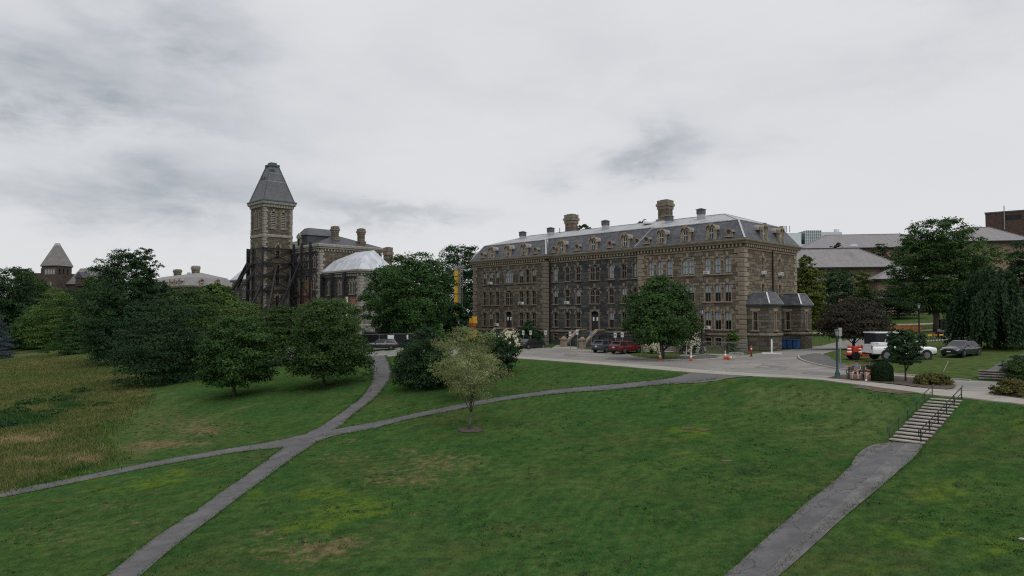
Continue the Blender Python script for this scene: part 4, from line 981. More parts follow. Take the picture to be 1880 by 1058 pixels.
    MB().tube([(X1+.14, RC-.14, .2), (X1+.14, RC-.14, 13.6), (X1+.14, RC-.14, 14.3)], .12, 8).build('downpipe', M['black'], H)
    MB().beam((X1-.05, .3, 14.2), (X1-.05-1.2, IN+.3, MT), .35, .12).build('downpipe', M['grey_metal'], H)
    # name on the wall: raised letters
    cu = bpy.data.curves.new('lettering', 'FONT'); cu.body = 'MORRILL HALL'; cu.size = .55; cu.extrude = .025; cu.align_x = 'CENTER'; cu.materials.append(M['trim_grey'])
    o = bpy.data.objects.new('lettering', cu); COL.objects.link(o); bpy.context.view_layer.update(); me = bpy.data.meshes.new_from_object(o.evaluated_get(bpy.context.evaluated_depsgraph_get())); bpy.data.objects.remove(o)
    o = tag(inst('lettering', me, H), kind='stuff'); o.location = (20.95, RC-.03, 5.72); o.rotation_euler = (PI/2, 0, 0)
    for (x, y, z, a) in ((20.9, RC, 6.52, 0), (11.7, 0, 6.52, 0), (45.3, 0, 3.02, 0), (45.3, 0, 10.0, 0), (L, 4.9, 10.0, PI/2), (L, 9.6, 10.0, PI/2), (12.0, 0, 6.52, 0), (6.1, 0, 3.02, 0), (4.5, 0, 10., 0)):
        mb = MB(); mb.cbox((0, -.16, .2), (.66, .5, .40)); mb.cbox((0, -.418, .2), (.5, .015, .28), mi=1); mb.build('air_conditioner', [M['sign_white'], M['grey_metal']], H, (x, y, z), a)
    # entrance stairs with sloping cheek walls and newel posts
    for cx, y, w, mt in ((26.25, RC, 3.1, 'stone_dark'), (42.45, 0, 4.2, 'stone_dark'), (8.85, 0, 2.4, 'stone_dark')):
        n = 13; mb = MB(); run = .22 if cx < 40 else .30; land = 1.7
        mb.box(cx-w/2, cx+w/2, y-land, y-.01, -.2, 2.42)
        for i in range(n): mb.box(cx-w/2, cx+w/2, y-land-(i+1)*run, y-land-i*run, -.2, 2.42-(i+1)*2.42/(n+1))
        S = mb.build('entrance_stair', M['concrete_old'] if cx > 40 else M['stone_dark'], H); ye = y-land-n*run
        for sx in (-1, 1):
            x0 = cx+sx*(w/2+.18); mb = MB(); mb.ext([(y-.02, -.2), (y-.02, 2.55), (y-land, 2.55), (ye-.1, .75), (ye-.1, -.2)], x0-.17, x0+.17, axis='x'); mb.build('cheek_wall', M['stone_dark'], S)
            mb = MB(); mb.beam((x0, y-.05, 2.66), (x0, y-land, 2.66), .52, .22); mb.beam((x0, y-land, 2.66), (x0, ye+.1, .86), .52, .22); mb.build('coping', M['trim'], S)
            mb = MB(); mb.box(x0-.36, x0+.36, ye-.75, ye-.03, -.2, 1.25); mb.box(x0-.45, x0+.45, ye-.84, ye+.05, -.2, .25); mb.box(x0-.47, x0+.47, ye-.86, ye+.07, 1.25, 1.45); mb.cbox((x0, ye-.39, 1.6), (.6, .6, .3), taper=.35); mb.build('newel_post', M['trim'], S)
    mb = MB(); mb.box(27.9+.6, 34.3, RC-1.6, RC-.01, -.2, 1.9); mb.box(28.45, 34.35, RC-1.7, RC-.005, 1.9, 2.12); mb.build('area_wall', M['stone_dark'], H)
    mb = MB(); mb.box(18.0, 24.0, RC-1.2, RC-1.0, -.2, .35); mb.build('area_wall', M['trim_dark'], H)
    # two mansard-capped stone bays on the end wall
    for v0, v1, pr in ((.45, 3.75, 2.9), (9.25, 12.55, 2.9)):
        B = MB(); wall_panel(B, (L+.01, v0), 0, pr, -.4, 6.0, [(1.15, .72, 2.95, 2.3, 0)], .25); wall_panel(B, (L+.01+pr, v0), PI/2, v1-v0, -.4, 6.0, [((v1-v0)/2, .62, 2.95, 2.3, 0)], .25)
        B.quad((L+.01+pr, v1, -.4), (L+.01, v1, -.4), (L+.01, v1, 6.0), (L+.01+pr, v1, 6.0)); B.box(L, L+.0, v0, v1, 5.99, 6.0)
        bay = B.build('end_bay', [M['stone_mid'], M['inside']], H)
        put_window(bay, (L+.01, v0), 0, (1.15, .72, 2.95, 2.3, 0), WM, sill=True); put_window(bay, (L+.01+pr, v0), PI/2, ((v1-v0)/2, .62, 2.95, 2.3, 0), WM)
        for w_ in [c for c in bay.children]:              # window > its pieces stay one mesh level under the bay
            pass
        out = [(L+.02, v0), (L+.01+pr, v0), (L+.01+pr, v1), (L+.02, v1)]
        MB().sweep(out, [(.0, 2.3), (.14, 2.3), (.14, 2.45), (0, 2.58)]).build('water_table', M['trim_dark'], bay)
        mb = MB(); mb.sweep(out, [(.0, 5.85), (.22, 5.95), (.26, 6.12), (.20, 6.14), (-.55, 7.55)]); mb.poly([(L+.57, v0+.55, 7.55), (L+pr-.54, v0+.55, 7.55), (L+pr-.54, v1-.55, 7.55), (L+.57, v1-.55, 7.55)]); mb.build('bay_roof', M['slate'], bay)
        mb = MB()
        for p, q in (((L+pr+.2, v0-.2, 6.15), (L+pr-.54, v0+.55, 7.57)), ((L+pr+.2, v1+.2, 6.15), (L+pr-.54, v1-.55, 7.57)), ((L+.1, v0+.55, 7.58), (L+pr-.54, v0+.55, 7.58)), ((L+pr-.54, v0+.55, 7.58), (L+pr-.54, v1-.55, 7.58))): mb.beam(p, q, .16, .08)
        mb.build('flashing', M['flashing'], bay)
    return H
HALL = build_hall()
def flatten_deep(root):
    """never deeper than thing > part > sub-part: great-grandchildren go under the part"""
    for p in list(root.children):
        for s in list(p.children):
            for d in list(s.children):
                mw = s.matrix_basis @ d.matrix_basis; d.parent = p; d.matrix_basis = mw
flatten_deep(HALL)

# ================================================================== TOWER HALL UNDER REPAIR
TO = (-76.8, 194.7)
def build_tower_hall():
    T = empty('tower_hall', (*TO, 0), AX, 'weathered stone hall with a tall square bell tower and pyramid roof', 'building')
    D = 14.4; L = 64.2; XA, XB = 15.8, 49.4; ZW, ZM = 14.1, 20.2
    # south and north wings
    def wing(x0, x1, right):
        D = 8.6; ops = []
        n = 3; cs = (3.0, 7.4, 11.8) if right else (3.4, 8.0, 12.6)
        for c in cs:
            for k in ((-.62, .62) if True else (0,)): ops += [(c+k, .8, 9.3, 2.7, .4), (c+k, .8, 4.3, 2.9, .4)]
        mb = MB(); wall_panel(mb, (x0, 0), 0, x1-x0, -1.5, ZW, ops)
        mb2 = MB()
        if right:
            e = [(v, .9, z, h, .42) for v in (2.6, 6.0) for z, h in ((9.3, 2.7), (4.3, 2.9))]; wall_panel(mb2, (x1, 0), PI/2, D, -1.5, ZW, e)
            for o in e: put_window(T, (x1, 0), PI/2, o, WMG)
        else: mb2.quad((x0, D, -1.5), (x0, 0, -1.5), (x0, 0, ZW), (x0, D, ZW))
        mb2.quad((x1, D, -1.5), (x0, D, -1.5), (x0, D, ZW), (x1, D, ZW))
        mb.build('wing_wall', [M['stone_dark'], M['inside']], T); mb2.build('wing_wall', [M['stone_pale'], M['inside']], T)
        for o in ops: put_window(T, (x0, 0), 0, o, WMG)
        out = [(x0, 0), (x1, 0), (x1, D), (x0, D)]
        MB().sweep(out, [(0, 13.7), (.35, 13.75), (.4, 14.0), (.62, 14.15), (.62, 14.45), (.5, 14.55), (-.5, 14.55)]).build('cornice', M['trim_grey'], T)
        dentils(T, [(x0, 0, x1, 0, 13.35), (x1, 0, x1, D, 13.35)], M['trim_grey'], .7, .3, .4, .3)
        MB().sweep(out, [(0, 2.6), (.15, 2.6), (.15, 2.85), (0, 3.0)]).build('water_table', M['trim_grey'], T)
        a, b, s = (1.5, 17.1, 18.9); mb = MB(); mb.sweep(out, [(.45, 14.55), (-1.6, 17.0)]); xm0, xm1 = x0+(1.6 if not right else 1.6), x1-1.6
        mb.poly([(xm0, 1.6, 17.0), (xm1, 1.6, 17.0), (xm1-4.0, D-1.4, 19.3), (xm0, D-1.4, 19.3)]); mb.poly([(xm1, 1.6, 17.0), (xm1, D-1.6, 17.0), (xm1-4.0, D-1.4, 19.3)]); mb.poly([(xm1, D-1.6, 17.0), (xm0, D-1.6, 17.0), (xm0, D-1.4, 19.3), (xm1-4., D-1.4, 19.3)]); mb.poly([(xm0, D-1.6, 17.), (xm0, 1.6, 17.), (xm0, D-1.4, 19.3)])
        mb.build('wing_roof', M['metal_white'], T)
    wing(XB, L, True); wing(0, XA, False)
    quoins(T, L, 0, -.5, 13.1, 1, 1, M['quoin_grey'], 1.35, .9, .62, -1, 1, 11)
    # main block
    yo = -1.0; ops = []
    for c in (2.6, 4.9, 7.2, 9.9, 24.0, 26.4, 28.8, 31.2): ops += [(c, .95, 15.6, 2.5, .48), (c, .95, 10.6, 2.9, .48), (c, .95, 5.2, 3.2, .48)]
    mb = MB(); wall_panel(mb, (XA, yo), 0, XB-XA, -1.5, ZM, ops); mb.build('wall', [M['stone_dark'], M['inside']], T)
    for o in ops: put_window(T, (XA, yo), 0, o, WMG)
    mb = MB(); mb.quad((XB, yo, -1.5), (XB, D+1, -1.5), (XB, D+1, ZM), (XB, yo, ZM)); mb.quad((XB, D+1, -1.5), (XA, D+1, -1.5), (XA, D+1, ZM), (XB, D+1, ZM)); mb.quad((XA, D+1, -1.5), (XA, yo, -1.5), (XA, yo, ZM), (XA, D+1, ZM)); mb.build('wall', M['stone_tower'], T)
    quoins(T, XB, yo, -.5, 19.5, 1, 1, M['quoin_grey'], 1.2, .8, .62, -1, 1, 12)
    out = [(XA, yo), (XB, yo), (XB, D+1), (XA, D+1)]
    MB().sweep(out, [(0, 19.8), (.3, 19.85), (.35, 20.15), (.6, 20.3), (.65, 20.75), (.5, 20.9), (-.8, 20.9)]).build('cornice', M['trim_grey'], T)
    dentils(T, [(XA, yo, XB, yo, 19.5), (XB, yo, XB, D+1, 19.5)], M['trim_grey'], .75, .32, .42, .32)
    MB().sweep(out, [(0, 4.2), (.15, 4.2), (.15, 4.5), (0, 4.65)]).build('string_course', M['trim_grey'], T)
    mb = MB(); mb.sweep(out, [(.35, 20.9), (-7.5, 23.9)]); mb.poly([(XA+7.5, yo+7.5, 23.9), (XB-7.5, yo+7.5, 23.9), (XB-7.5, D+1-7.5, 23.9), (XA+7.5, D+1-7.5, 23.9)]); mb.build('main_roof', M['slate_black'], T)
    # broad dormer with a sloped grey roof
    mb = MB(); mb.box(38.6, 43.0, yo+.3, yo+8.0, 20.9, 23.4); dd = mb.build('dormer', M['slate_black'], T)
    mb = MB(); mb.box(38.9, 40.5, yo-.1, yo+.3, 20.9, 22.9); mb.add([(38.5, yo-.25, 22.9), (40.9, yo-.25, 22.9), (39.7, yo-.25, 24.0), (38.5, yo+.3, 22.9), (40.9, yo+.3, 22.9), (39.7, yo+.3, 24.0)], [(0,1,2),(3,5,4),(0,2,5,3),(2,1,4,5),(0,3,4,1)]); mb.build('dormer_front', M['trim_grey'], dd)
    mb = MB(); mb.sweep([(38.5, yo+.1), (43.1, yo+.1), (43.1, yo+8.1), (38.5, yo+8.1)], [(.15, 23.35), (.15, 23.5), (-1.2, 25.2)]); mb.poly([(39.7, yo+1.3, 25.2), (41.9, yo+1.3, 25.2), (41.9, yo+6.9, 25.2), (39.7, yo+6.9, 25.2)]); mb.build('dormer_roof', M['slate_old'], dd)
    mb = MB(); mb.box(39.3, 40.1, yo-.13, yo-.1, 21.1, 22.6); mb.build('pane', M['glass_dark'], dd)
    chimney(T, 45.5, 5.0, 20.6, 25.6, 1.4, 1.15, M['stone_tan'], M['trim_dark'], 2); chimney(T, 47.2, 11.0, 20.4, 25.4, 1.4, 1.15, M['stone_tan'], M['trim_dark'], 2); chimney(T, 56.3, 12.5, 11.0, 20.4, 1.5, 1.2, M['stone_tan'], M['trim_dark'], 2)
    mb = MB(); mb.cbox((42.3, 10.8, 22.0), (2.6, .2, .18), .4); mb.build('roof_flashing', M['white'], T)
    # boarded opening with pale timber frame and red sheathing on the main front
    mb = MB(); mb.box(XA+24.6, XA+30.2, yo-.18, yo-.02, 6.6, 12.4); bo = mb.build('boarded_opening', M['plywood_red'], T)
    for x in (24.7, 26.0, 27.4, 28.8, 30.1): MB().box(XA+x-.13, XA+x+.13, yo-.3, yo-.19, 6.3, 12.8).build('timber_post', M['wood_brown'], bo)
    for z in (6.4, 9.6, 12.6): MB().box(XA+24.4, XA+30.4, yo-.36, yo-.31, z-.11, z+.11).build('timber_rail', M['wood_brown'], bo)
    # the tower
    tx0, tx1, ty0, ty1 = 29.2, 36.2, yo-7.0, yo; ZT = 30.6
    fo = [(2.55, .95, 25.0, 3.9, .48), (4.45, .95, 25.0, 3.9, .48), (3.5, .9, 18.6, 2.6, .45), (3.5, .9, 12.0, 3.0, .45), (3.5, .9, 6.5, 3.0, .45)]
    mb = MB(); wall_panel(mb, (tx0, ty0), 0, 7.0, -1.5, ZT, fo, .35); wall_panel(mb, (tx1, ty0), PI/2, 7.0, -1.5, ZT, [(2.3, 1.25, 25.0, 4.0, .62), (4.75, 1.25, 25.0, 4.0, .62)]+[(3.5, 1.1, z, h, .5) for z, h in ((18.6, 2.7), (12.4, 4.2), (6.5, 3.0))], .35)
    mb.quad((tx0, ty1, -1.5), (tx0, ty0, -1.5), (tx0, ty0, ZT), (tx0, ty1, ZT)); mb.quad((tx1, ty1, 20), (tx0, ty1, 20), (tx0, ty1, ZT), (tx1, ty1, ZT))
    mb.build('tower_wall', [M['stone_tower'], M['inside']], T)
    def louvred(org, ang, o):
        w = put_window(T, org, ang, o, WMG, 'louvre')
        mb = MB(); c, ww, z, h, ra = o; n = 9
        for ch in list(w.children):
            if ch.name.startswith('pane'): bpy.data.objects.remove(ch)
        key = ('slat', ww, h)
        if key not in _wc:
            m2 = MB(); m2.add([(-ww/2+.12, .1, 0), (ww/2-.12, .1, 0), (ww/2-.12, .30, .20), (-ww/2+.12, .30, .20), (-ww/2+.12, .1, .07), (ww/2-.12, .1, .07), (ww/2-.12, .30, .27), (-ww/2+.12, .30, .27)], [(0,3,2,1),(4,5,6,7),(0,1,5,4),(1,2,6,5),(2,3,7,6),(3,0,4,7)]); _wc[key] = m2.mesh('slat', M['trim_grey'])
        for i in range(n): inst('slat', _wc[key], w, (0, 0, .1+i*(h-.35)/n))
    for o in fo: (louvred if o[2] > 20 else (lambda a, b, c: put_window(T, a, b, c, WMG)))((tx0, ty0), 0, o)
    for o in [(2.3, 1.25, 25.0, 4.0, .62), (4.75, 1.25, 25.0, 4.0, .62)]: louvred((tx1, ty0), PI/2, o)
    for z, h in ((18.6, 2.7), (12.4, 4.2), (6.5, 3.0)): put_window(T, (tx1, ty0), PI/2, (3.5, 1.1, z, h, .5), WMG)
    quoins(T, tx1, ty0, -.5, 30.0, 1, 1, M['quoin_grey'], .85, .55, .60, -1, 1, 13); quoins(T, tx0, ty0, -.5, 30.0, 1, 1, M['quoin_grey'], .6, .35, .60, 1, 1, 14); quoins(T, tx1, ty1, 20.9, 30.0, 1, 1, M['quoin_grey'], .8, .5, .60, -1, -1, 15)
    to = [(tx0, ty0), (tx1, ty0), (tx1, ty1), (tx0, ty1)]
    MB().sweep(to, [(0, 23.0), (.14, 23.05), (.14, 23.5), (0, 23.65)]).build('string_course', M['trim_grey'], T)
    MB().sweep(to, [(0, 29.9), (.25, 30.0), (.3, 30.5), (.62, 30.75), (.7, 31.25), (.55, 31.35), (-.6, 31.35)]).build('tower_cornice', M['trim_grey'], T)
    dentils(T, [(tx0, ty0, tx1, ty0, 30.25), (tx1, ty0, tx1, ty1, 30.25)], M['trim_grey'], .6, .28, .5, .42)
    MB().sweep(to, [(.72, 31.30), (.78, 31.35), (.74, 31.6), (.35, 31.72)]).build('tower_gutter', M['copper'], T)
    mb = MB(); mb.sweep(to, [(.36, 31.7), (.1, 32.3), (-2.45, 40.2), (-2.45, 40.3)]); mb.poly([(tx0+2.45, ty0+2.45, 40.3), (tx1-2.45, ty0+2.45, 40.3), (tx1-2.45, ty1-2.45, 40.3), (tx0+2.45, ty1-2.45, 40.3)]); sp = mb.build('spire_roof', M['slate_old'], T)
    mb = MB()
    for (cx, cy), sx, sy in (((tx1, ty0), 1, -1), ((tx0, ty0), -1, -1), ((tx1, ty1), 1, 1), ((tx0, ty1), -1, 1)): mb.beam((cx+sx*.30, cy+sy*.30, 31.75), (cx-sx*2.43, cy-sy*2.43, 40.25), .16, .16)
    mb.sweep(to, [(-2.5, 40.15), (-2.2, 40.15), (-2.25, 40.6), (-2.5, 40.65), (-2.8, 40.7)]); mb.build('spire_cap', M['copper'], sp); MB().box(tx0+2.75, tx1-2.75, ty0+2.75, ty1-2.75, 40.71, 41.1).build('spire_finial', M['copper'], sp)
    for z, k in ((36.2, 1.0), (38.3, 1.0)):
        ins = .1-2.55*(z-32.3)/7.9; MB().sweep(to, [(ins+.03, z), (ins+.05, z+.02), (ins+.02, z+.12), (ins, z+.14)]).build('roof_band', M['hood'], sp)
    # broken slates: small dark hatches on the pyramid
    for (x, y, a) in ((31.9, 0, 0), (33.2, 0, 0)):
        z = 37.0; ins = 2.55*(z-32.3)/7.9-.1; mb = MB(); mb.cbox((0, 0, .2), (.5, .5, .55), taper=.6); mb.build('roof_hatch', M['slate_black'], sp, (x, ty0+ins, z))
    for y, z in ((3.1, 39.0), (2.6, 38.9)):
        ins = 2.55*(z-32.3)/7.9-.1; mb = MB(); mb.cbox((0, 0, .2), (.5, .4, .5), taper=.6); mb.build('roof_hatch', M['slate_black'], sp, (tx1-ins, ty0+y, z))
    return T
THALL = build_tower_hall(); flatten_deep(THALL)
def build_bracing():
    yo = -1.0; tx0, tx1, ty0, ty1 = 29.2, 36.2, -8.0, -1.0
    B = empty('steel_bracing', (*TO, 0), AX, 'dark steel shoring frame clamped round the lower half of the bell tower', 'scaffold')
    def bm(p, q, w=.30, nm='beam'): MB().beam(p, q, w).build(nm, M['steel'], B)
    e = .5
    posts = [(tx0-e, ty0-e), (tx1+e, ty0-e), (tx1+e, ty1-.2), (tx0+2.4, ty0-e), (tx0-4.2, ty0+1.6)]
    for x, y in posts: bm((x, y, -1.0), (x, y, 20.6), .40, 'post')
    for z in (20.3, 16.9, 14.0, 10.6, 6.0):
        bm((tx0-e, ty0-e, z), (tx1+e, ty0-e, z)); bm((tx1+e, ty0-e, z), (tx1+e, ty1-.2, z))
        bm((tx0-4.2, ty0+1.6, z), (tx0-e, ty0-e, z), .26)
    for (a, b) in ((20.3, 16.9), (16.9, 14.0), (14.0, 10.6), (10.6, 6.0)):
        bm((tx1+e, ty0-e, b), (tx1+e, ty1-.2, a), .2, 'brace'); bm((tx0-e, ty0-e, a), (tx1+e, ty0-e, b), .2, 'brace'); bm((tx0-4.2, ty0+1.6, b), (tx0-e, ty0-e, a), .2, 'brace')
        bm((tx1+e+.25, ty0-e, a), (tx1+e+.25, ty1-.2, b), .2, 'brace')
    # raking shores down to the ground either side
    for x0, y0, z0, x1, y1 in ((tx0-4.2, ty0+1.6, 18.0, tx0-17, ty0-1), (tx0-e, ty0-e, 17.2, tx0-15, ty0-4), (tx0+2.4, ty0-e, 17.2, tx0-9, ty0-9), (tx1+e, ty0-e, 17.0, tx1-3, ty0-14), (tx1+e, ty0+3, 16.5, tx1+9, ty0-4), (tx1+e, ty1-.5, 16.5, tx1+13, ty1-8), (tx1+e, ty0-e, 12.0, tx1+6, ty0-9), (tx1+5.8, -1.9, 17.0, tx1+8, -11)):
        bm((x0, y0, z0), (x1, y1, -.5), .40, 'raking_shore')
    for x in (38.8, 42.6, 46.6): bm((x, -1.9, -1.0), (x, -1.9, 21.4), .4, 'post')
    for z in (17.0, 13.6, 9.0, 4.8): bm((36.7, -1.9, z), (46.6, -1.9, z), .3)
    for a, b in ((4.8, 9.0), (9.0, 13.6), (13.6, 17.0)): bm((42.6, -2.2, b), (46.6, -2.2, a), .24, 'brace'); bm((42.6, -2.3, a), (38.8, -2.3, b), .24, 'brace')
    bm((tx0-18, ty0-1, 11.4), (tx0-e, ty0-1.2, 10.6), .22, 'beam'); return B
build_bracing()
B2 = empty('steel_bracing', (*TO, 0), AX, 'three dark steel posts tied by a rail against the metal-roofed wing', 'scaffold')
for x in (49.9, 54.2, 59.3): MB().beam((x, -.75, -1.0), (x, -.75, 14.0), .55).build('post', M['steel'], B2)
MB().beam((49.9, -.75, 13.6), (54.2, -.75, 13.6), .35).build('beam', M['steel'], B2)

# ================================================================== FARTHER BUILDINGS
def simple_block(name, label, org, rz, L, D, z0, ze, zr, wall, roof, inset=None, over=.7, rows=(), win=(1.6, 1.9), pitch=4.2, ends=True, cat='building', flat=False, trim=None):
    H = empty(name, (*org, z0), rz, label, cat); ops = []; eops = []
    for zz in rows:
        n = int(L/pitch)
        for i in range(n): ops.append(((i+.5)*L/n, win[0], zz, win[1], 0))
        n = max(1, int(D/pitch))
        for i in range(n): eops.append(((i+.5)*D/n, win[0], zz, win[1], 0))
    h = ze-z0
    mb = MB(); wall_panel(mb, (0, 0), 0, L, -2, h, ops); wall_panel(mb, (L, 0), PI/2, D, -2, h, eops); mb.quad((L, D, -2), (0, D, -2), (0, D, h), (L, D, h)); mb.quad((0, D, -2), (0, 0, -2), (0, 0, h), (0, D, h))
    if flat: mb.quad((0, 0, h-.3), (L, 0, h-.3), (L, D, h-.3), (0, D, h-.3))
    mb.build('wall', [wall, M['inside']], H)
    wm = dict(WM, frame=trim or M['trim'], sash=M['sash_white'], glass=M['glass_dark'])
    for o in ops: put_window(H, (0, 0), 0, o, wm, hood=False)
    for o in eops: put_window(H, (L, 0), PI/2, o, wm, hood=False)
    if not flat:
        ii = inset or D/2; r = zr-z0; mb = MB(); o_ = over
        a = [(-o_, -o_, h), (L+o_, -o_, h), (L+o_, D+o_, h), (-o_, D+o_, h)]; p, q = (ii, D/2, r), (L-ii, D/2, r)
        mb.poly([a[0], a[1], q, p]); mb.poly([a[1], a[2], q]); mb.poly([a[2], a[3], p, q]); mb.poly([a[3], a[0], p]); mb.poly([(v[0], v[1], h-.02) for v in a][::-1]); mb.build('roof', roof, H)
        mb = MB()
        for u, v in ((a[0], p), (a[1], q), (p, q)): mb.beam((u[0], u[1], u[2]+.05), (v[0], v[1], v[2]+.05), .25, .1)
        mb.build('ridge_tile', M['slate_far'], H); MB().sweep([(-o_, -o_), (L+o_, -o_), (L+o_, D+o_), (-o_, D+o_)], [(-.02, h-.32), (.06, h-.32), (.08, h+.02), (-.02, h+.05)]).build('gutter', M['black'], H)
    return H
# twin mansard hall beyond the tower hall
def build_far_hall():
    o = (HO[0]-.698*186, HO[1]+.716*186); L, D = 50.3, 15.; H = empty('mansard_hall', (*o, 0), AX, 'distant hall showing a pale slate mansard and two squat chimneys above trees', 'building')
    ops = [(c, 1.1, z, 2.3, .5) for c in np.arange(2.5, 49, 3.3) for z in (9.9, 6.5)]; mb = MB(); wall_panel(mb, (0, 0), 0, L, -1, 13.7, ops); e = [(c, 1., z, 2.3, .5) for c in (4, 7.5, 11) for z in (9.9, 6.5)]; wall_panel(mb, (L, 0), PI/2, D, -1, 13.7, e); mb.quad((L, D, -1), (0, D, -1), (0, D, 13.7), (L, D, 13.7)); mb.quad((0, D, -1), (0, 0, -1), (0, 0, 13.7), (0, D, 13.7)); mb.build('wall', [M['stone_mid'], M['inside']], H)
    for q in ops: put_window(H, (0, 0), 0, q, WMD)
    for q in e: put_window(H, (L, 0), PI/2, q, WMD)
    out = [(0, 0), (L, 0), (L, D), (0, D)]; MB().sweep(out, [(0, 13.4), (.5, 13.6), (.55, 14.1), (-.6, 14.15)]).build('cornice', M['cornice'], H)
    mb = MB(); mb.sweep(out, [(.35, 14.15), (-1.3, 16.8)]); mb.build('mansard', M['slate_far'], H)
    mb = MB(); mb.sweep([(1.3, 1.3), (L-1.3, 1.3), (L-1.3, D-1.3), (1.3, D-1.3)], [(0, 16.8), (-6.15, 18.7)]); mb.build('upper_roof', M['slate_far'], H)
    for c in (5, 9, 13, 19, 26, 33, 38, 42, 46.3): dormer(H, c, -.3, 14.4, 0)
    for v in (5., 10.): dormer(H, L+.3, v, 14.4, PI/2)
    chimney(H, 33., 9.5, 17.2, 21.4, 2.6, 1.8, M['stone_tan'], M['trim_grey']); chimney(H, 16., 9.5, 17.2, 21.0, 2.6, 1.8, M['stone_mid'], M['trim_dark'])
    MB().lathe([(.5, 0), (.55, .8), (.35, 1.2)], 10).build('roof_vent', M['flashing'], H, (35.2, 6.5, 18.0)); flatten_deep(H)
build_far_hall()
def build_brick_tower():
    Y = 285.; x = (103-CXP)/FPX*Y; H = empty('brick_hall', (x, Y, -2), R(-14), 'far red brick hall with a pyramid-roofed tower rising over the trees', 'building'); z = lambda py: zat(py, Y)+2
    w = 7.2; top = z(489); mb = MB(); ops = [(c, .9, top-3.4, 2.1, 0) for c in (2.1, 3.4, 4.7, 6.0)]+[(c, .9, top-8.2, 1.8, 0) for c in (3.4, 4.7)]; wall_panel(mb, (-w/2, -w/2), 0, w, -2, top, ops); wall_panel(mb, (w/2, -w/2), PI/2, w, -2, top, [(c, .9, top-3.4, 2.1, 0) for c in (1.6, 3.4, 5.2)]); mb.quad((w/2, w/2, -2), (-w/2, w/2, -2), (-w/2, w/2, top), (w/2, w/2, top)); mb.quad((-w/2, w/2, -2), (-w/2, -w/2, -2), (-w/2, -w/2, top), (-w/2, w/2, top)); mb.build('tower_wall', [M['brick_red'], M['inside']], H)
    wm = dict(WM, frame=M['trim_grey'], sash=M['sash_white'])
    for o in ops: put_window(H, (-w/2, -w/2), 0, o, wm, hood=False, blind=.97 if o[0] > 1 and o[2] > top-5 else 0)
    q = [(-w/2, -w/2), (w/2, -w/2), (w/2, w/2), (-w/2, w/2)]
    MB().sweep(q, [(0, top-.5), (.3, top-.3), (.35, top), (-.3, top)]).build('cornice', M['brick_brown'], H)
    mb = MB(); mb.sweep(q, [(.45, top), (-w/2+.75, z(450))]); sp = mb.build('tower_roof', M['slate_brown'], H); MB().cbox((0, 0, z(449)), (1.7, 1.7, .9), taper=.7).build('cap', M['flashing'], sp)
    bt = z(521); mb = MB(); mb.box(w/2, 21, 1.5, 14, -2, bt); mb.build('wall', M['brick_red'], H)
    mb = MB(); r = z(491); mb.ext([(.8, bt-.2), (14.7, bt-.2), (7.8, r)], w/2+.02, 21.2, axis='x'); mb.build('roof', M['slate_brown'], H)
    mb = MB(); mb.box(9, 12.4, .2, 4, bt-1.0, bt+2.2); d = mb.build('dormer', M['brick_brown'], H); mb = MB(); mb.ext([(8.5, bt+2.2), (12.9, bt+2.2), (10.7, bt+4.6)], -.1, 6); mb.build('dormer_roof', M['slate_black'], d); MB().box(9.5, 11.9, .1, .19, bt-.4, bt+1.8).build('pane', M['glass_dark'], d)
    MB().box(-8.0, -5.8, 0, 3, -2, z(492)).build('chimney', M['brick_red'], H); MB().box(-18, -w/2-.01, 3, 14, -2, z(500)).build('side_wall', M['brick_red'], H)
build_brick_tower()
# tan brick halls with broad grey hipped roofs, beyond the upper quad
def hip_hall(label, px0, Y0, px_ridge, L, D, ze_py, zr_py, rows, inset=None):
    x = (px0-CXP)/FPX*Y0; ze = zat(ze_py, Y0); z0 = tz(x+10, Y0)-.5
    return simple_block('brick_hall', label, (x, Y0), R(-9), L, D, z0, ze, zat(zr_py, Y0+D/2), M['brick_tan'], M['slate_far'], inset, 1.2, rows)
h1 = hip_hall('tan brick hall with wide grey hip roof and a white roof hatch', 1440, 168, 0, 25.3, 17, 492.5, 459, (.9, 5.2), 6.0); 
MB().cbox((17.0, 4.6, 0), (1.3, 1.5, .3)).build('roof_hatch', M['white'], h1, (0, 0, zat(459, 176)-tz(0, 0)-9.6))
hip_hall('long pale-roofed hall rising behind the wide grey hip roof', 1475, 215, 0, 40, 18, 457, 433, (4.0, 8.0), 9.0)
hip_hall('low porch block with a grey pyramid roof beside the tan brick hall', 1612, 158, 0, 12, 12, 513, 490, (2.2,), 5.5)
hip_hall('hip-roofed hall under the tall brown brick block', 1757, 176, 0, 16.5, 14, 444, 419, (3.5, 8.0), 5.5)
x = (1813-CXP)/FPX*235; bb = simple_block('brick_block', 'plain brown brick block with flat roof and one roof pole', (x, 235), R(-37), 34, 20, 5, zat(391, 235), 0, M['brick_brown'], M['slate'], flat=True)
MB().sweep([(0, 0), (34, 0), (34, 20), (0, 20)], [(0, zat(391, 235)-5.3), (.2, zat(391, 235)-5.3), (.2, zat(391, 235)-4.9), (-.3, zat(391, 235)-4.9)]).build('parapet', M['slate'], bb)
MB().tube([(5.2, -.4, zat(424, 235)-5), (5.2, -.4, zat(381, 235)-5)], .16).build('roof_pole', M['grey_metal'], bb); MB().box(5.6, 9.8, -.12, -.02, zat(406, 235)-5, zat(398, 235)-5).build('louvre', M['black'], bb)
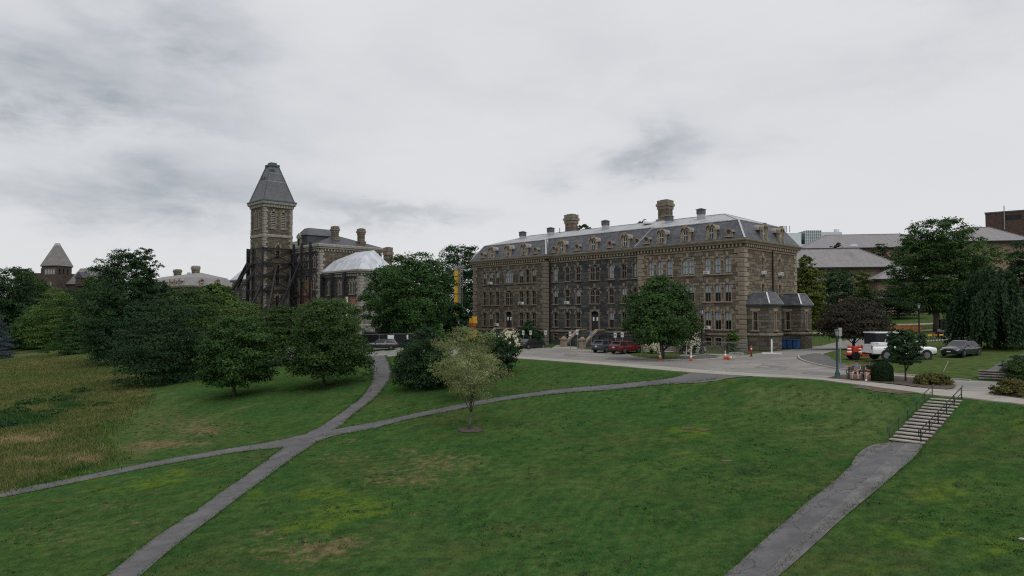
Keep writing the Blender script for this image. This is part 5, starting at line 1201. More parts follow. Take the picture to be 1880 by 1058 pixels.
def build_lab():
    Y = 300.; X = lambda px: (px-CXP)/FPX*Y; z = lambda py: zat(py, Y)
    H = empty('glass_building', (X(1440), Y, 6), 0, 'modern lab with green glass front and pale panel blocks far behind', 'building'); xo = X(1440); b = lambda a: X(a)-xo; h = lambda py: z(py)-6
    def blk(nm, p0, p1, y0, y1, py, m): return MB().box(b(p0), b(p1), y0, y1, -2, h(py), ).build(nm, m, H)
    w_ = blk('panel_wing', 1380, 1473, 0, 14, 428, M['pale_panel']); blk('panel_wing', 1380, 1446, 1, 12, 418, M['pale_panel']); blk('low_wing', 1380, 1487, -5, -.02, 451, M['pale_panel']); blk('panel_wing', 1473, 1479, 2, 10, 440, M['glass_dark']); blk('panel_block', 1508, 1549, .5, 16, 426, M['pale_panel']); blk('panel_block', 1466, 1479, 3, 16, 427, M['pale_panel'])
    g = MB().box(b(1479), b(1508), -1.0, 12, -2, h(424)).build('glass_front', M['curtain_glass'], H)
    mb = MB()
    for i in range(9): x_ = b(1479+29*i/8); mb.box(x_-.09, x_+.09, -1.16, -1.02, 0, h(424))
    for i in range(11): zz = h(424)-i*1.25; mb.box(b(1479), b(1508), -1.15, -1.03, zz-.07, zz+.07)
    tag(mb.build('mullion', M['pale_panel'], g), kind='stuff')
    MB().lathe([(1.1, 0), (1.1, 3.0), (.1, 3.2)], 14).build('roof_stack', M['pale_panel'], H, (b(1550), 6, h(431)), smooth=True)
    mb = MB(); 
    for i in range(9): mb.box(b(1524+i*4.8), b(1524+i*4.8+3), 1, 3, h(433+i*.6), h(433+i*.6)+.8)
    mb.box(b(1522), b(1568), .9, 1.0, h(440), h(433)); tag(mb.build('roof_louvre', M['grey_metal'], H), kind='stuff')
    for px in (1451, 1457): MB().tube([(b(px), 3, h(425)), (b(px), 3, h(413))], .14).build('roof_mast', M['grey_metal'], H)
    MB().box(b(1443), b(1448), 2, 5, h(420), h(414)).build('roof_box', M['pale_panel'], H)
    for i in range(12): MB().box(b(1462+i*2), b(1463.4+i*2), -5.1, -5.0, h(461), h(455)).build('window', M['glass_dark'], H)
build_lab()
# ================================================================== TREES AND SHRUBS
def leaf_mesh(C, out, size, asp, rng, tone, mat, name='crown', droop=0.0, flat=.25):
    n = len(C); nr = out*.85 + rng.normal(0, .48, (n, 3)) + np.array((0, 0, flat)); nr /= np.linalg.norm(nr, axis=1)[:, None]
    t = rng.normal(0, 1, (n, 3)); t[:, 2] -= droop; t -= nr*(t*nr).sum(1)[:, None]; t /= np.linalg.norm(t, axis=1)[:, None]; b = np.cross(nr, t)
    L = (size*rng.uniform(.6, 1.35, n))[:, None]; Wd = L*asp
    V = np.stack((C-t*L*.5, C+b*Wd*.5+t*L*.05, C+t*L*.5, C-b*Wd*.5+t*L*.05), 1).reshape(-1, 3)
    return raw(name, mat, V, 4, np.arange(len(V)), tone=np.clip(tone, 0, 1))
def crown_clumps(kind, H, Rr, cb, nc, rng):
    """clump centres and radii that fill a crown of height H (base cb*H) and radius Rr"""
    h = rng.uniform(0, 1, nc*6)
    prof = {'round': lambda h: np.maximum(1-(np.abs(h-.46)/.60)**2.5, 0)**.5, 'ovate': lambda h: np.where(h < .36, np.maximum(1-(np.abs(h-.36)/.50)**2.4, 0)**.5, np.maximum(1-((h-.36)/.68)**1.75, 0)**.72),
            'cone': lambda h: (1-h)**.75*np.minimum(1, .55+h*5), 'open': lambda h: np.maximum(1-(np.abs(h-.52)/.55)**2, 0)**.5, 'layered': lambda h: np.where(h < .34, np.maximum(1-(np.abs(h-.34)/.50)**2.4, 0)**.5, np.maximum(1-((h-.34)/.70)**1.8, 0)**.62),
            'broad': lambda h: np.where(h < .36, np.maximum(1-(np.abs(h-.36)/.52)**2.6, 0)**.5, np.maximum(1-((h-.36)/.70)**2.1, 0)**.58), 'vase': lambda h: np.minimum(1, .35+h*1.1)*np.maximum(1-np.maximum(h-.6, 0)**2*5.5, .05)**.5, 'mound': lambda h: np.maximum(1-h**2.4, 0)**.5,
            'column': lambda h: np.maximum(1-(np.abs(h-.45)/.6)**4, 0)**.5}[kind]
    r = prof(h); k = rng.uniform(0, 1, len(h)) < (r+.30)/1.3; h, r = h[k][:nc], r[k][:nc]; n = len(h)
    a = rng.uniform(0, 2*PI, n); ph = rng.uniform(0, 2*PI, 4)
    lump = 1+.16*np.sin(2*a+ph[0]+h*3)+.12*np.sin(3*a+ph[1]-h*6)+.10*np.sin(5*a+ph[2]+h*9)
    q = rng.uniform(.10, 1, n)**.42; base = cb*H
    rc = Rr*(.185 if kind != 'open' else .15)*rng.uniform(.7, 1.45, n)*(.55+.45*r)
    rad = np.maximum(r*Rr*lump*q-rc*.45, 0)
    P = np.stack((rad*np.cos(a), rad*np.sin(a), base+h*(H-base-rc*.6)), 1)
    sz = np.stack((rc, rc, rc*(.72 if kind != 'layered' else .40)), 1)
    if kind == 'layered': sz[:, :2] *= 1.75; P[:, 2] -= .10*rad
    if kind == 'cone': sz[:, 2] *= .6; P[:, 2] -= .10*rad; sz[:, :2] *= 1.1
    return P, sz, h
def make_crown(kind, H, Rr, cb, n, leaf, mat, seed, asp=.55, nc=None, sq=1.0, droop=0.0):
    rng = np.random.default_rng(seed); n = int(n*1.7); leaf = leaf*1.06; nc = nc or int(90+n/95)
    P, S, h = crown_clumps(kind, H, Rr, cb, nc, rng); w = (S[:, 0]**2); w /= w.sum(); ci = rng.choice(len(P), n, p=w)
    d = rng.normal(0, 1, (n, 3)); d /= np.linalg.norm(d, axis=1)[:, None]; d[:, 2] = np.where(d[:, 2] < -.35, -d[:, 2]*.6, d[:, 2])
    rr = rng.uniform(.25, 1.0, n)**.55
    spray = 1+.45*np.maximum(rng.normal(0, .55, n), 0)
    C = P[ci]+d*S[ci]*(rr*spray)[:, None]
    cen = np.array((0, 0, cb*H+(H-cb*H)*.42)); out = C-cen; out /= np.maximum(np.linalg.norm(out, axis=1), .01)[:, None]; out = out*.5+d*.7
    C[:, 1] *= sq
    ct = rng.uniform(0, 1, len(P)); tone = ct[ci]*.62+rng.uniform(0, .45, n)
    return leaf_mesh(C, out, np.full(n, leaf), asp, rng, tone, mat, droop=droop), P
def make_trunk(H, r0, cb, P, mat, seed, multi=1, limbs=9, top=.8):
    rng = random.Random(seed); mb = MB()
    for s in range(multi):
        a = rng.uniform(0, 6.28); lean = .0 if multi == 1 else .16
        pts = []; m = 7
        for i in range(m+1):
            f = i/m; pts.append((math.cos(a)*lean*H*f+rng.gauss(0, .012*H)*(i > 0), math.sin(a)*lean*H*f+rng.gauss(0, .012*H)*(i > 0), f*H*top-.15))
        mb.tube(pts, [r0*(1.45 if i == 0 else 1.0)*(1-.85*i/m)/(multi**.4) for i in range(m+1)], 8)
        for k in range(limbs//multi):
            f = rng.uniform(max(cb*.85, .15), .72); i = int(f*m); b = np.array(pts[i]); q = P[rng.randrange(len(P))]*np.array((.85, .85, .95))
            if q[2] < b[2]*.9: continue
            mid = (b+q)/2+np.array((0, 0, .10*np.linalg.norm(q-b))); mb.tube([b, mid, q], [r0*.42*(1-f*.5), r0*.24, r0*.07], 5)
    return mb.mesh('trunk', mat, True)
TREES = {}
def tree(name, label, px, base, top, half, kind, mat, seed, cb=.12, n=9000, leaf=.24, bark='bark', group=None, tr=None, sq=1.0, multi=1, asp=.55, limbs=10, cat='tree', nc=None, xoff=0.0, droop=0.0):
    """base: ('y', photo row of the foot) or ('d', depth in metres); top: photo row of the tip; half: half crown width in photo pixels"""
    p = gp(px, base[1]) if base[0] == 'y' else gd(px, base[1])
    Y = p[1]; H = zat(top, Y)-p[2]; Rr = half/FPX*Y
    T = empty(name, tuple(p), seed*1.3, label, cat, group)
    cm, P = make_crown(kind, H, Rr, cb, n, leaf, M[mat], seed, asp, nc, sq, droop); inst('crown', cm, T)
    inst('trunk', make_trunk(H, tr or max(.10, .020*H), cb, P, M[bark], seed, multi, limbs), T); TREES[label] = T; T['_r'] = Rr; T['_h'] = H; return T
BT = 'broadleaf_tree'
# on the slope
tree(BT, 'round dark maple on the slope above the left path, leaning crown and short trunk', 431, ('y', 728), 578, 68, 'round', 'leaf_mid', 1, .13, 14000, .26)
tree(BT, 'wide domed tree on the slope just left of the curving path', 597, ('y', 709), 548, 82, 'broad', 'leaf_mid', 2, .12, 16000, .25)
tree(BT, 'very dark layered tree with branches down to the meadow edge', 300, ('y', 704), 540, 80, 'layered', 'leaf_deep', 3, .01, 15000, .27)
tree(BT, 'dark spreading tree behind the layered one, top touching the far mansard hall', 352, ('d', 104), 522, 82, 'layered', 'leaf_mid', 4, .05, 13000, .30)
tree(BT, 'tallest tree at the left, broad dark green crown with two tips', 218, ('y', 668), 456, 76, 'ovate', 'leaf_dark', 5, .02, 30000, .33)
t5 = TREES['tallest tree at the left, broad dark green crown with two tips']; cm, P = make_crown('round', t5['_h']*1.01, t5['_r']*.45, .42, 6500, .34, M['leaf_dark'], 501); inst('crown', cm, t5, (t5['_r']*.45, 0, 0)).parent = t5
tree(BT, 'small conical light green tree at the upper meadow edge', 126, ('y', 652), 556, 40, 'cone', 'leaf_mid', 6, .02, 8000, .30)
tree(BT, 'yellowish green tree behind the small conical tree', 104, ('d', 195), 524, 48, 'layered', 'leaf_light', 7, .05, 9000, .38)
tree('conifer_tree', 'blue-grey spruce cut by the left picture edge', -6, ('y', 660), 574, 36, 'cone', 'leaf_blue', 8, .0, 11000, .30, asp=.3)
tree(BT, 'light domed tree under the braced tower with flat-topped boughs', 444, ('d', 101), 546, 76, 'layered', 'leaf_light', 11, .10, 13000, .29)
tree(BT, 'small tree with bare trunk before the main block of the tower hall', 520, ('d', 100), 556, 46, 'layered', 'leaf_mid', 12, .30, 8000, .27)
tree(BT, 'yellow-tinged tree peeping up behind the wide domed tree', 604, ('d', 103), 546, 56, 'round', 'leaf_light', 13, .15, 9000, .28)
tree(BT, 'big spreading tree hiding the end of the metal-roofed wing', 760, ('d', 112), 462, 74, 'broad', 'leaf_mid', 14, .14, 26000, .33)
tree(BT, 'second crown leaning against the big spreading tree on its left', 716, ('d', 116), 486, 48, 'round', 'leaf_mid', 15, .12, 12000, .33)
tree(BT, 'tall dark tree in the gap left of the long stone hall', 848, ('d', 160), 448, 50, 'round', 'leaf_dark', 16, .05, 17000, .38)
tree(BT, 'dark low tree before the foot of the yellow boom', 838, ('d', 116), 556, 22, 'round', 'leaf_dark', 17, .05, 8000, .30)
tree(BT, 'leafy tree standing on the strip before the right part of the stone hall', 1214, ('y', 661), 505, 72, 'ovate', 'leaf_mid', 18, .18, 20000, .25, tr=.26)
tree('olive_tree', 'pale silvery tree with thin bare trunk alone on the front lawn', 864, ('y', 788), 642, 78, 'vase', 'leaf_pale', 19, .36, 4200, .16, 'bark_grey', tr=.10, asp=.32, limbs=16)
tree('olive_tree', 'taller pale feathery tree rising behind the lone lawn tree', 858, ('y', 730), 597, 60, 'round', 'leaf_pale', 20, .12, 9000, .17, 'bark_grey', tr=.10, asp=.30, limbs=14)
tree('shrub', 'dark green bush mass left of the pale trees', 782, ('y', 712), 600, 62, 'broad', 'leaf_dark', 21, .0, 12000, .24, tr=.1, cat='shrub', asp=.4)
tree('shrub', 'dark bush right of the pale trees near the parked black sedan', 905, ('y', 692), 606, 46, 'broad', 'leaf_dark', 22, .0, 9000, .23, tr=.1, cat='shrub', asp=.4)
tree('shrub', 'green bush beside the curving path below the screened fence', 745, ('y', 686), 640, 26, 'mound', 'leaf_dark', 23, .0, 4500, .22, tr=.06, cat='shrub', asp=.4)
# far left background
for i, (px, d, top, hf, mt, lb) in enumerate(((22, 215, 488, 60, 'leaf_dark', 'big dark tree at the left picture edge behind the spruce'), (-30, 210, 500, 50, 'leaf_dark', 'dark tree mostly outside the left picture edge'), (62, 245, 508, 40, 'leaf_mid', 'dull green tree left of the far brick tower'), (44, 262, 492, 26, 'leaf_yellow', 'yellow-green treetop showing left of the far brick tower'), (140, 225, 530, 46, 'leaf_dark', 'dark tree standing before the far brick tower'), (285, 175, 516, 40, 'leaf_dark', 'dark tree between the tallest left tree and the far mansard hall'), (178, 215, 505, 40, 'leaf_mid', 'green tree hiding the foot of the far brick hall'), (395, 150, 520, 40, 'leaf_light', 'light tree in front of the far mansard hall'), (70, 205, 560, 40, 'leaf_mid', 'low green tree beyond the upper meadow'), (330, 150, 545, 50, 'leaf_deep', 'dark tree low before the far mansard hall'))):
    tree(BT, lb, px, ('d', d), top, hf*1.1, 'broad', mt, 40+i, .03, 17000, .55)
tree('shrub', 'low bush on the bank right of the blue spruce', 38, ('y', 640), 620, 18, 'mound', 'leaf_dark', 60, 0, 2500, .3, cat='shrub')
# behind the long hall
for i, (px, d, top, hf, lb) in enumerate(((1072, 165, 411, 22, 'treetops showing right of the left ridge chimney'), (1180, 165, 402, 20, 'treetops showing left of the right ridge chimney'), (905, 165, 470, 30, 'dark treetop behind the left end of the mansard'))):
    tree(BT, lb, px, ('d', d), top, hf, 'round', 'leaf_dark', 70+i, .35, 4500, .42)
# right side
tree(BT, 'yellow-green tree squeezed between the end bays and the tan brick hall', 1484, ('d', 118), 468, 34, 'broad', 'leaf_yellow', 80, .03, 12000, .32)
tree(BT, 'dark tree beside the yellow-green one before the tan brick hall', 1536, ('d', 138), 494, 40, 'round', 'leaf_dark', 81, .05, 8000, .33)
tree(BT, 'small round light tree against the tan brick wall', 1582, ('d', 146), 496, 20, 'round', 'leaf_light', 82, .25, 3500, .30)
tree(BT, 'dark evergreen clump low against the tan brick wall', 1592, ('d', 144), 528, 26, 'cone', 'leaf_deep', 83, .0, 5000, .32)
tree(BT, 'spreading low tree before the grey porch roof', 1650, ('d', 146), 514, 44, 'layered', 'leaf_dark', 84, .1, 7000, .33)
tree(BT, 'plum-brown spreading tree behind the street lamp', 1568, ('y', 641), 543, 62, 'layered', 'leaf_purple', 85, .22, 13000, .24, tr=.17)
tree(BT, 'green-leaved low tree joined to the plum-brown tree on its right', 1616, ('d', 92), 574, 22, 'round', 'leaf_dark', 86, .2, 3500, .25)
tree(BT, 'large old tree with thick trunk on the quad lawn right of the porch roof', 1722, ('y', 609), 400, 72, 'open', 'leaf_mid', 87, .16, 23000, .33, tr=.55, limbs=22)
tree(BT, 'pale airy tree rising above the weeping tree', 1806, ('d', 118), 440, 44, 'vase', 'leaf_light', 89, .15, 6500, .27, 'bark_grey', limbs=16)
tree(BT, 'dark tree at the right picture edge above the weeping tree', 1884, ('d', 125), 432, 40, 'round', 'leaf_dark', 90, .05, 8000, .33)
tree(BT, 'treetops between the two grey hip roofs, left clump', 1538, ('d', 192), 446, 18, 'round', 'leaf_dark', 91, .3, 3500, .4)
tree(BT, 'treetops between the two grey hip roofs, right clump', 1618, ('d', 192), 447, 20, 'round', 'leaf_dark', 92, .3, 3500, .4)
tree(BT, 'young tree with clear forked trunk in the mulch bed behind the stairs', 1663, ('y', 701), 604, 34, 'round', 'leaf_dark', 93, .34, 4200, .17, tr=.075, limbs=14)
tree('shrub', 'green bush by the basement windows left of the end bays', 1344, ('d', 84), 606, 12, 'round', 'leaf_light', 94, .0, 2500, .16, tr=.04, cat='shrub')
tree('shrub', 'dark evergreen bush by the wall behind the black sedan', 972, ('d', 106), 588, 26, 'mound', 'leaf_deep', 95, .0, 5000, .22, tr=.06, cat='shrub')
tree('shrub', 'yellow-green mounded shrub at the right end of the mulch bed', 1712, ('y', 707), 684, 32, 'mound', 'leaf_rust', 96, .0, 3500, .14, tr=.03, cat='shrub')
tree('shrub', 'green bush beside the upper steps at the right picture edge', 1872, ('y', 702), 652, 30, 'broad', 'leaf_mid', 97, .0, 4500, .16, tr=.04, cat='shrub', asp=.3)
tree('shrub', 'rust-tinged shrub in the bed at the right picture edge', 1864, ('y', 727), 694, 36, 'mound', 'leaf_rust', 98, .0, 4500, .14, tr=.03, cat='shrub')
# flowering hydrangeas by the entrances
for i, (px, py, top, hf, lb) in enumerate(((905, 645, 610, 18, 'white-flowered bush left of the black sedan, half hidden by the dark bush'), (938, 642, 608, 20, 'white-flowered bush behind the tail of the black sedan'), (1202, 648, 620, 17, 'white-flowered bush left of the trunk before the stone hall'), (1268, 648, 618, 24, 'white-flowered bush beside the striped barricade'))):
    d = gp(px, py); Y = d[1]; H = zat(top, Y)-d[2]; Rr = hf/FPX*Y; T = empty('hydrangea', tuple(d), i, lb, 'shrub', 'flowering bushes by the hall')
    cm, P = make_crown('mound', H, Rr, 0, 2600, .18, M['leaf_dark'], 110+i); inst('foliage', cm, T)
    rg = np.random.default_rng(i); fl = []
    for k in range(70):
        a, e = rg.uniform(0, 2*PI), rg.uniform(-.1, 1.4); c = np.array((math.cos(a)*math.cos(e)*Rr, math.sin(a)*math.cos(e)*Rr, .12*H+math.sin(e)*H*.84)); fl.append(c+rg.normal(0, .12, (34, 3)))
    C = np.concatenate(fl); o = C-np.array((0, 0, H*.3)); o /= np.linalg.norm(o, axis=1)[:, None]
    inst('blossom', leaf_mesh(C, o, np.full(len(C), .16), .8, rg, rg.uniform(0, 1, len(C)), M['blossom'], 'blossom'), T)
# the weeping tree: curtains of hanging twigs
def weeping(label, px, py, top, half, seed):
    p = gp(px, py); Y = p[1]; H = zat(top, Y)-p[2]; Rr = half/FPX*Y; rng = np.random.default_rng(seed); T = empty('weeping_tree', tuple(p), 0, label, 'tree'); pts = []; tn = []; outs = []
    for k in range(620):
        a = rng.uniform(0, 2*PI); q = math.sqrt(rng.uniform(.02, 1)); lob = 1+.14*math.sin(3*a+1)+.10*math.sin(7*a); r0 = Rr*q*lob
        dome = H*(1-.55*q**2.6)*(.86+.14*math.sin(5*a+q*9)); L = dome*rng.uniform(.45, .98); m = int(10+L*9); f = np.linspace(0, 1, m)
        x = r0*np.cos(a)*(1+.10*f)+rng.normal(0, .10, m); y = r0*np.sin(a)*(1+.10*f)+rng.normal(0, .10, m); z = dome-f*L+rng.normal(0, .07, m)
        pts.append(np.stack((x, y, z), 1)); tn.append(np.full(m, rng.uniform(0, .6))+rng.uniform(0, .45, m)); outs.append(np.tile((math.cos(a), math.sin(a), .3), (m, 1)))
    C = np.concatenate(pts); inst('crown', leaf_mesh(C, np.concatenate(outs), np.full(len(C), .36), .42, rng, np.concatenate(tn), M['leaf_deep'], droop=2.6), T)
    inst('trunk', make_trunk(H, .40, .3, C[rng.choice(len(C), 60)], M['bark'], seed, 1, 14, .85), T)
weeping('huge dark weeping tree with hanging curtains of leaves at the right', 1822, 640, 488, 66, 88)
# clipped hedge dome beside the bench
p = gp(1620, 701); Y = p[1]; Hh = zat(663.5, Y)-p[2]; Rr = 18.5/FPX*Y; rg = np.random.default_rng(7); T = empty('clipped_shrub', tuple(p), 0, 'dark clipped dome shrub at the right end of the bench', 'shrub')
a = rg.uniform(0, 2*PI, 9000); hh = rg.uniform(0, 1, 9000); rr = np.where(hh < .55, 1, np.sqrt(np.maximum(1-((hh-.55)/.45)**2.2, 0)))*rg.uniform(.90, 1.02, 9000); cap = rg.uniform(0, 1, 9000) < .25; rr = np.where(cap, rr*np.sqrt(rg.uniform(0, 1, 9000)), rr); hh = np.where(cap, .55+.45*np.sqrt(np.maximum(1-rr**2, 0)), hh)
C = np.stack((rr*Rr*np.cos(a), rr*Rr*np.sin(a), hh*Hh), 1); o = C-np.array((0, 0, Hh*.45)); o /= np.linalg.norm(o, axis=1)[:, None]
inst('foliage', leaf_mesh(C, o, np.full(9000, .075), .6, rg, rg.uniform(0, 1, 9000), M['leaf_hedge'], 'foliage'), T)
MB().lathe([(Rr*.86, .05), (Rr*.9, Hh*.5), (Rr*.66, Hh*.83), (.05, Hh*.95)], 16).build('branches', M['leaf_hedge'], T, smooth=True)
# meadow weeds
wl = ('leafy dark weed clump in the meadow', 'weeds among the meadow grass')
for i, (px, py, h_, w_, mt) in enumerate(((60, 742, 11, 26, 'leaf_mid'), (120, 735, 10, 24, 'leaf_mid'), (30, 758, 12, 24, 'leaf_mid'), (95, 762, 10, 26, 'leaf_mid'), (10, 785, 12, 26, 'leaf_dark'), (190, 745, 7, 16, 'leaf_mid'), (150, 720, 8, 20, 'leaf_mid'), (205, 662, 12, 16, 'leaf_pale'))):
    lb = ('dark weed clump in the meadow beside %s' if mt != 'leaf_pale' else 'pale weed clump in the meadow beside %s') % ('the golden grass', 'the dark layered tree', 'the left picture edge', 'the pale grass band', 'the lower left picture edge', 'the mown lawn edge', 'the yellow flowers', 'the tallest left tree')[i]
    tree('weed_clump', lb, px, ('y', py), py-h_, w_, 'mound', mt, 130+i, 0, 2200, .20, tr=.02, limbs=4, cat='weed', group=None)
# ================================================================== STAIRS, RAILS, LAMPS, BENCH, PEOPLE, SIGNS
def build_stairs():
    A, Bm = gp(1741, 732), gp(1664, 813); d = Bm[:2]-A[:2]; run = np.linalg.norm(d); rz = math.atan2(d[1], d[0])-(-PI/2); N = 14; zt, zb = A[2]+.05, Bm[2]+.04
    S = empty('stone_stairs', (A[0], A[1], 0), rz, 'outdoor stairs with pale treads climbing the bank from the right-hand path', 'stairs'); W_ = 1.62; rise = (zt-zb)/N; tr = run/N
    cache = []
    for v in range(3):
        mb = MB(); e = .015*v; mb.box(-W_/2-.02*v, W_/2+.03*(v-1), -tr*.62-e, .03, -.06, 0); mb2 = MB(); mb2.box(-W_/2, W_/2, -tr*.46, .05, -rise-.28, -.061); cache.append((mb.mesh('tread', M['tread']), mb2.mesh('riser', M['riser'])))
    for i in range(N):
        y, z = -(i+.45)*tr, zt-i*rise-rise*.5; c = cache[i % 3]; t = inst('tread', c[0], S, (0, y, z), R((i*37 % 5-2)*.35)); inst('riser', c[1], S, (0, y, z))
        MB().box(-W_/2+.02, W_/2-.02, y-tr*.98, y-tr*.60, z-rise-.3, z-rise-.005).build('step_bed', M['concrete_old'], S)
    for sx, lb in ((-1, 'left metal handrail of the bank stairs, rusty green'), (1, 'right metal handrail of the bank stairs, dark')):
        mt = M['rail_green'] if sx < 0 else M['black']; Hd = empty('handrail', (A[0], A[1], 0), rz, lb, 'handrail', 'handrails of the bank stairs'); x = sx*(W_/2+(.06 if sx < 0 else -.16)); P = []
        for k in range(6):
            f = (k+.1)/5.2; y = .25-f*(run+.25); z = zt-f*(zt-zb)-.02; P.append((x, y, z+.68)); MB().tube([(x, y, z-.25), (x, y, z+.68)], .028, 6).build('post', mt, Hd)
        MB().tube([(x, .40, zt+.70)]+P+[(x, P[-1][1]-.28, P[-1][2]), (x, P[-1][1]-.28, P[-1][2]-.30)], .026, 6).build('rail', mt, Hd)
        MB().tube([(q[0], q[1], q[2]-.33) for q in P], .02, 6).build('rail', mt, Hd)
M['rail_green'] = plain('rail_green_paint', (.045, .062, .040), .6, .2, .3)
build_stairs()
def upper_steps():
    A = gp(1826, 699); d = ray(1826, 690); S = empty('stone_steps', (A[0], A[1], A[2]), R(-34), 'short flight of four grey steps at the foot of the upper right path', 'stairs')
    for i in range(4): MB().box(-.95, .95, i*.38, i*.38+.50, (i+1)*.155-.06, (i+1)*.155).build('tread', M['concrete_old'], S); MB().box(-.93, .93, i*.38+.09, i*.38+.48, i*.155-.2, (i+1)*.155-.062).build('riser', M['riser'], S)
upper_steps()
def lamp(px, py, top, mat, label, glass='lamp_glass', group=None, base=None):
    p = gp(px, py) if base is None else gd(px, base); H = zat(top, p[1])-p[2]; L = empty('street_lamp', tuple(p), .3, label, 'lamp post', group); s = H/4.0
    MB().lathe([(.24*s, 0), (.25*s, .10*s), (.21*s, .13*s), (.20*s, .42*s), (.15*s, .52*s), (.12*s, .60*s), (.085*s, .75*s), (.078*s, 2.2*s), (.068*s, 3.25*s), (.10*s, 3.28*s), (.10*s, 3.34*s), (.06*s, 3.38*s), (.12*s, 3.46*s)], 14).build('post', M[mat], L, smooth=True)
    g = MB().lathe([(.10*s, 3.47*s), (.175*s, 3.84*s)], 6).build('lantern', M[glass], L); mb = MB()
    for i in range(6): a = 2*PI*i/6; mb.beam((.105*s*math.cos(a), .105*s*math.sin(a), 3.46*s), (.18*s*math.cos(a), .18*s*math.sin(a), 3.85*s), .028*s)
    mb.lathe([(.24*s, 3.84*s), (.23*s, 3.88*s), (.09*s, 3.98*s), (.05*s, 4.0*s)], 6); mb.build('lantern_frame', M[mat], g); return L
lamp(1537.5, 695, 604, 'teal', 'dark teal street lamp with tapered base left of the bench')
lamp(1688, 625, 557, 'black', 'slim black street lamp on the lawn right of the young tree')
lamp(1289, 650, 566, 'black', 'black lamp post close to the wall right of the leafy hall tree')
lamp(842, 610, 588, 'black', 'small dark lamp below the yellow boom', base=112)
# tall narrow sign behind the teal lamp
p = gp(1543, 668); S = empty('sign_post', tuple(p), 0, 'narrow white sign board on a post behind the teal lamp', 'sign'); Hs = zat(602, p[1])-p[2]
MB().tube([(0, 0, -.2), (0, 0, Hs)], .05, 8).build('post', M['grey_metal'], S); MB().box(-.15, .15, -.09, -.05, Hs-.75, Hs).build('sign_board', M['concrete'], S); MB().box(-.12, .12, -.08, -.05, Hs-1.75, Hs-1.0).build('sign_board', M['concrete'], S)
# bench
pb = gp(1584, 699); BRZ = R(-38)
BN = empty('park_bench', (pb[0], pb[1], pb[2]+.07), BRZ, 'weathered wooden bench with two people beside the clipped shrub', 'bench')
for i in range(4): MB().box(-1.05, 1.05, -.26+i*.125, -.26+i*.125+.10, .41, .45).build('seat_slat', M['bench_wood'], BN)
for i in range(4): MB().cbox((0, .28+.035*i, .55+i*.115), (2.1, .03, .09)).build('back_slat', M['bench_wood'], BN)
for x in (-.98, 0, .98):
    mb = MB(); mb.beam((x, -.22, 0), (x, -.22, .42), .08); mb.beam((x, .22, 0), (x, .40, .95), .08); mb.beam((x, -.25, .38), (x, .27, .38), .07); mb.build('leg', M['bench_wood'], BN)
for x in (-1.04, 1.04): MB().beam((x, -.28, .64), (x, .36, .66), .07).build('armrest', M['bench_wood'], BN); MB().beam((x, -.24, .40), (x, -.24, .62), .06).build('arm_post', M['bench_wood'], BN)
def skin_mesh(name, joints, edges, mats, parent, loc, rz, sub=2):
    me = bpy.data.meshes.new(name); me.from_pydata([j[0] for j in joints], edges, []); me.materials.append(mats); o = bpy.data.objects.new(name, me); COL.objects.link(o); o.parent = parent; o.location = loc; o.rotation_euler = (0, 0, rz)
    md = o.modifiers.new('skin', 'SKIN'); md.use_smooth_shade = True; sv = me.skin_vertices[0].data
    for i, j in enumerate(joints): r = j[1]; sv[i].radius = (r, r) if np.isscalar(r) else r
    sv[0].use_root = True; o.modifiers.new('subdivision', 'SUBSURF').levels = sub; o.modifiers['subdivision'].render_levels = sub; return o
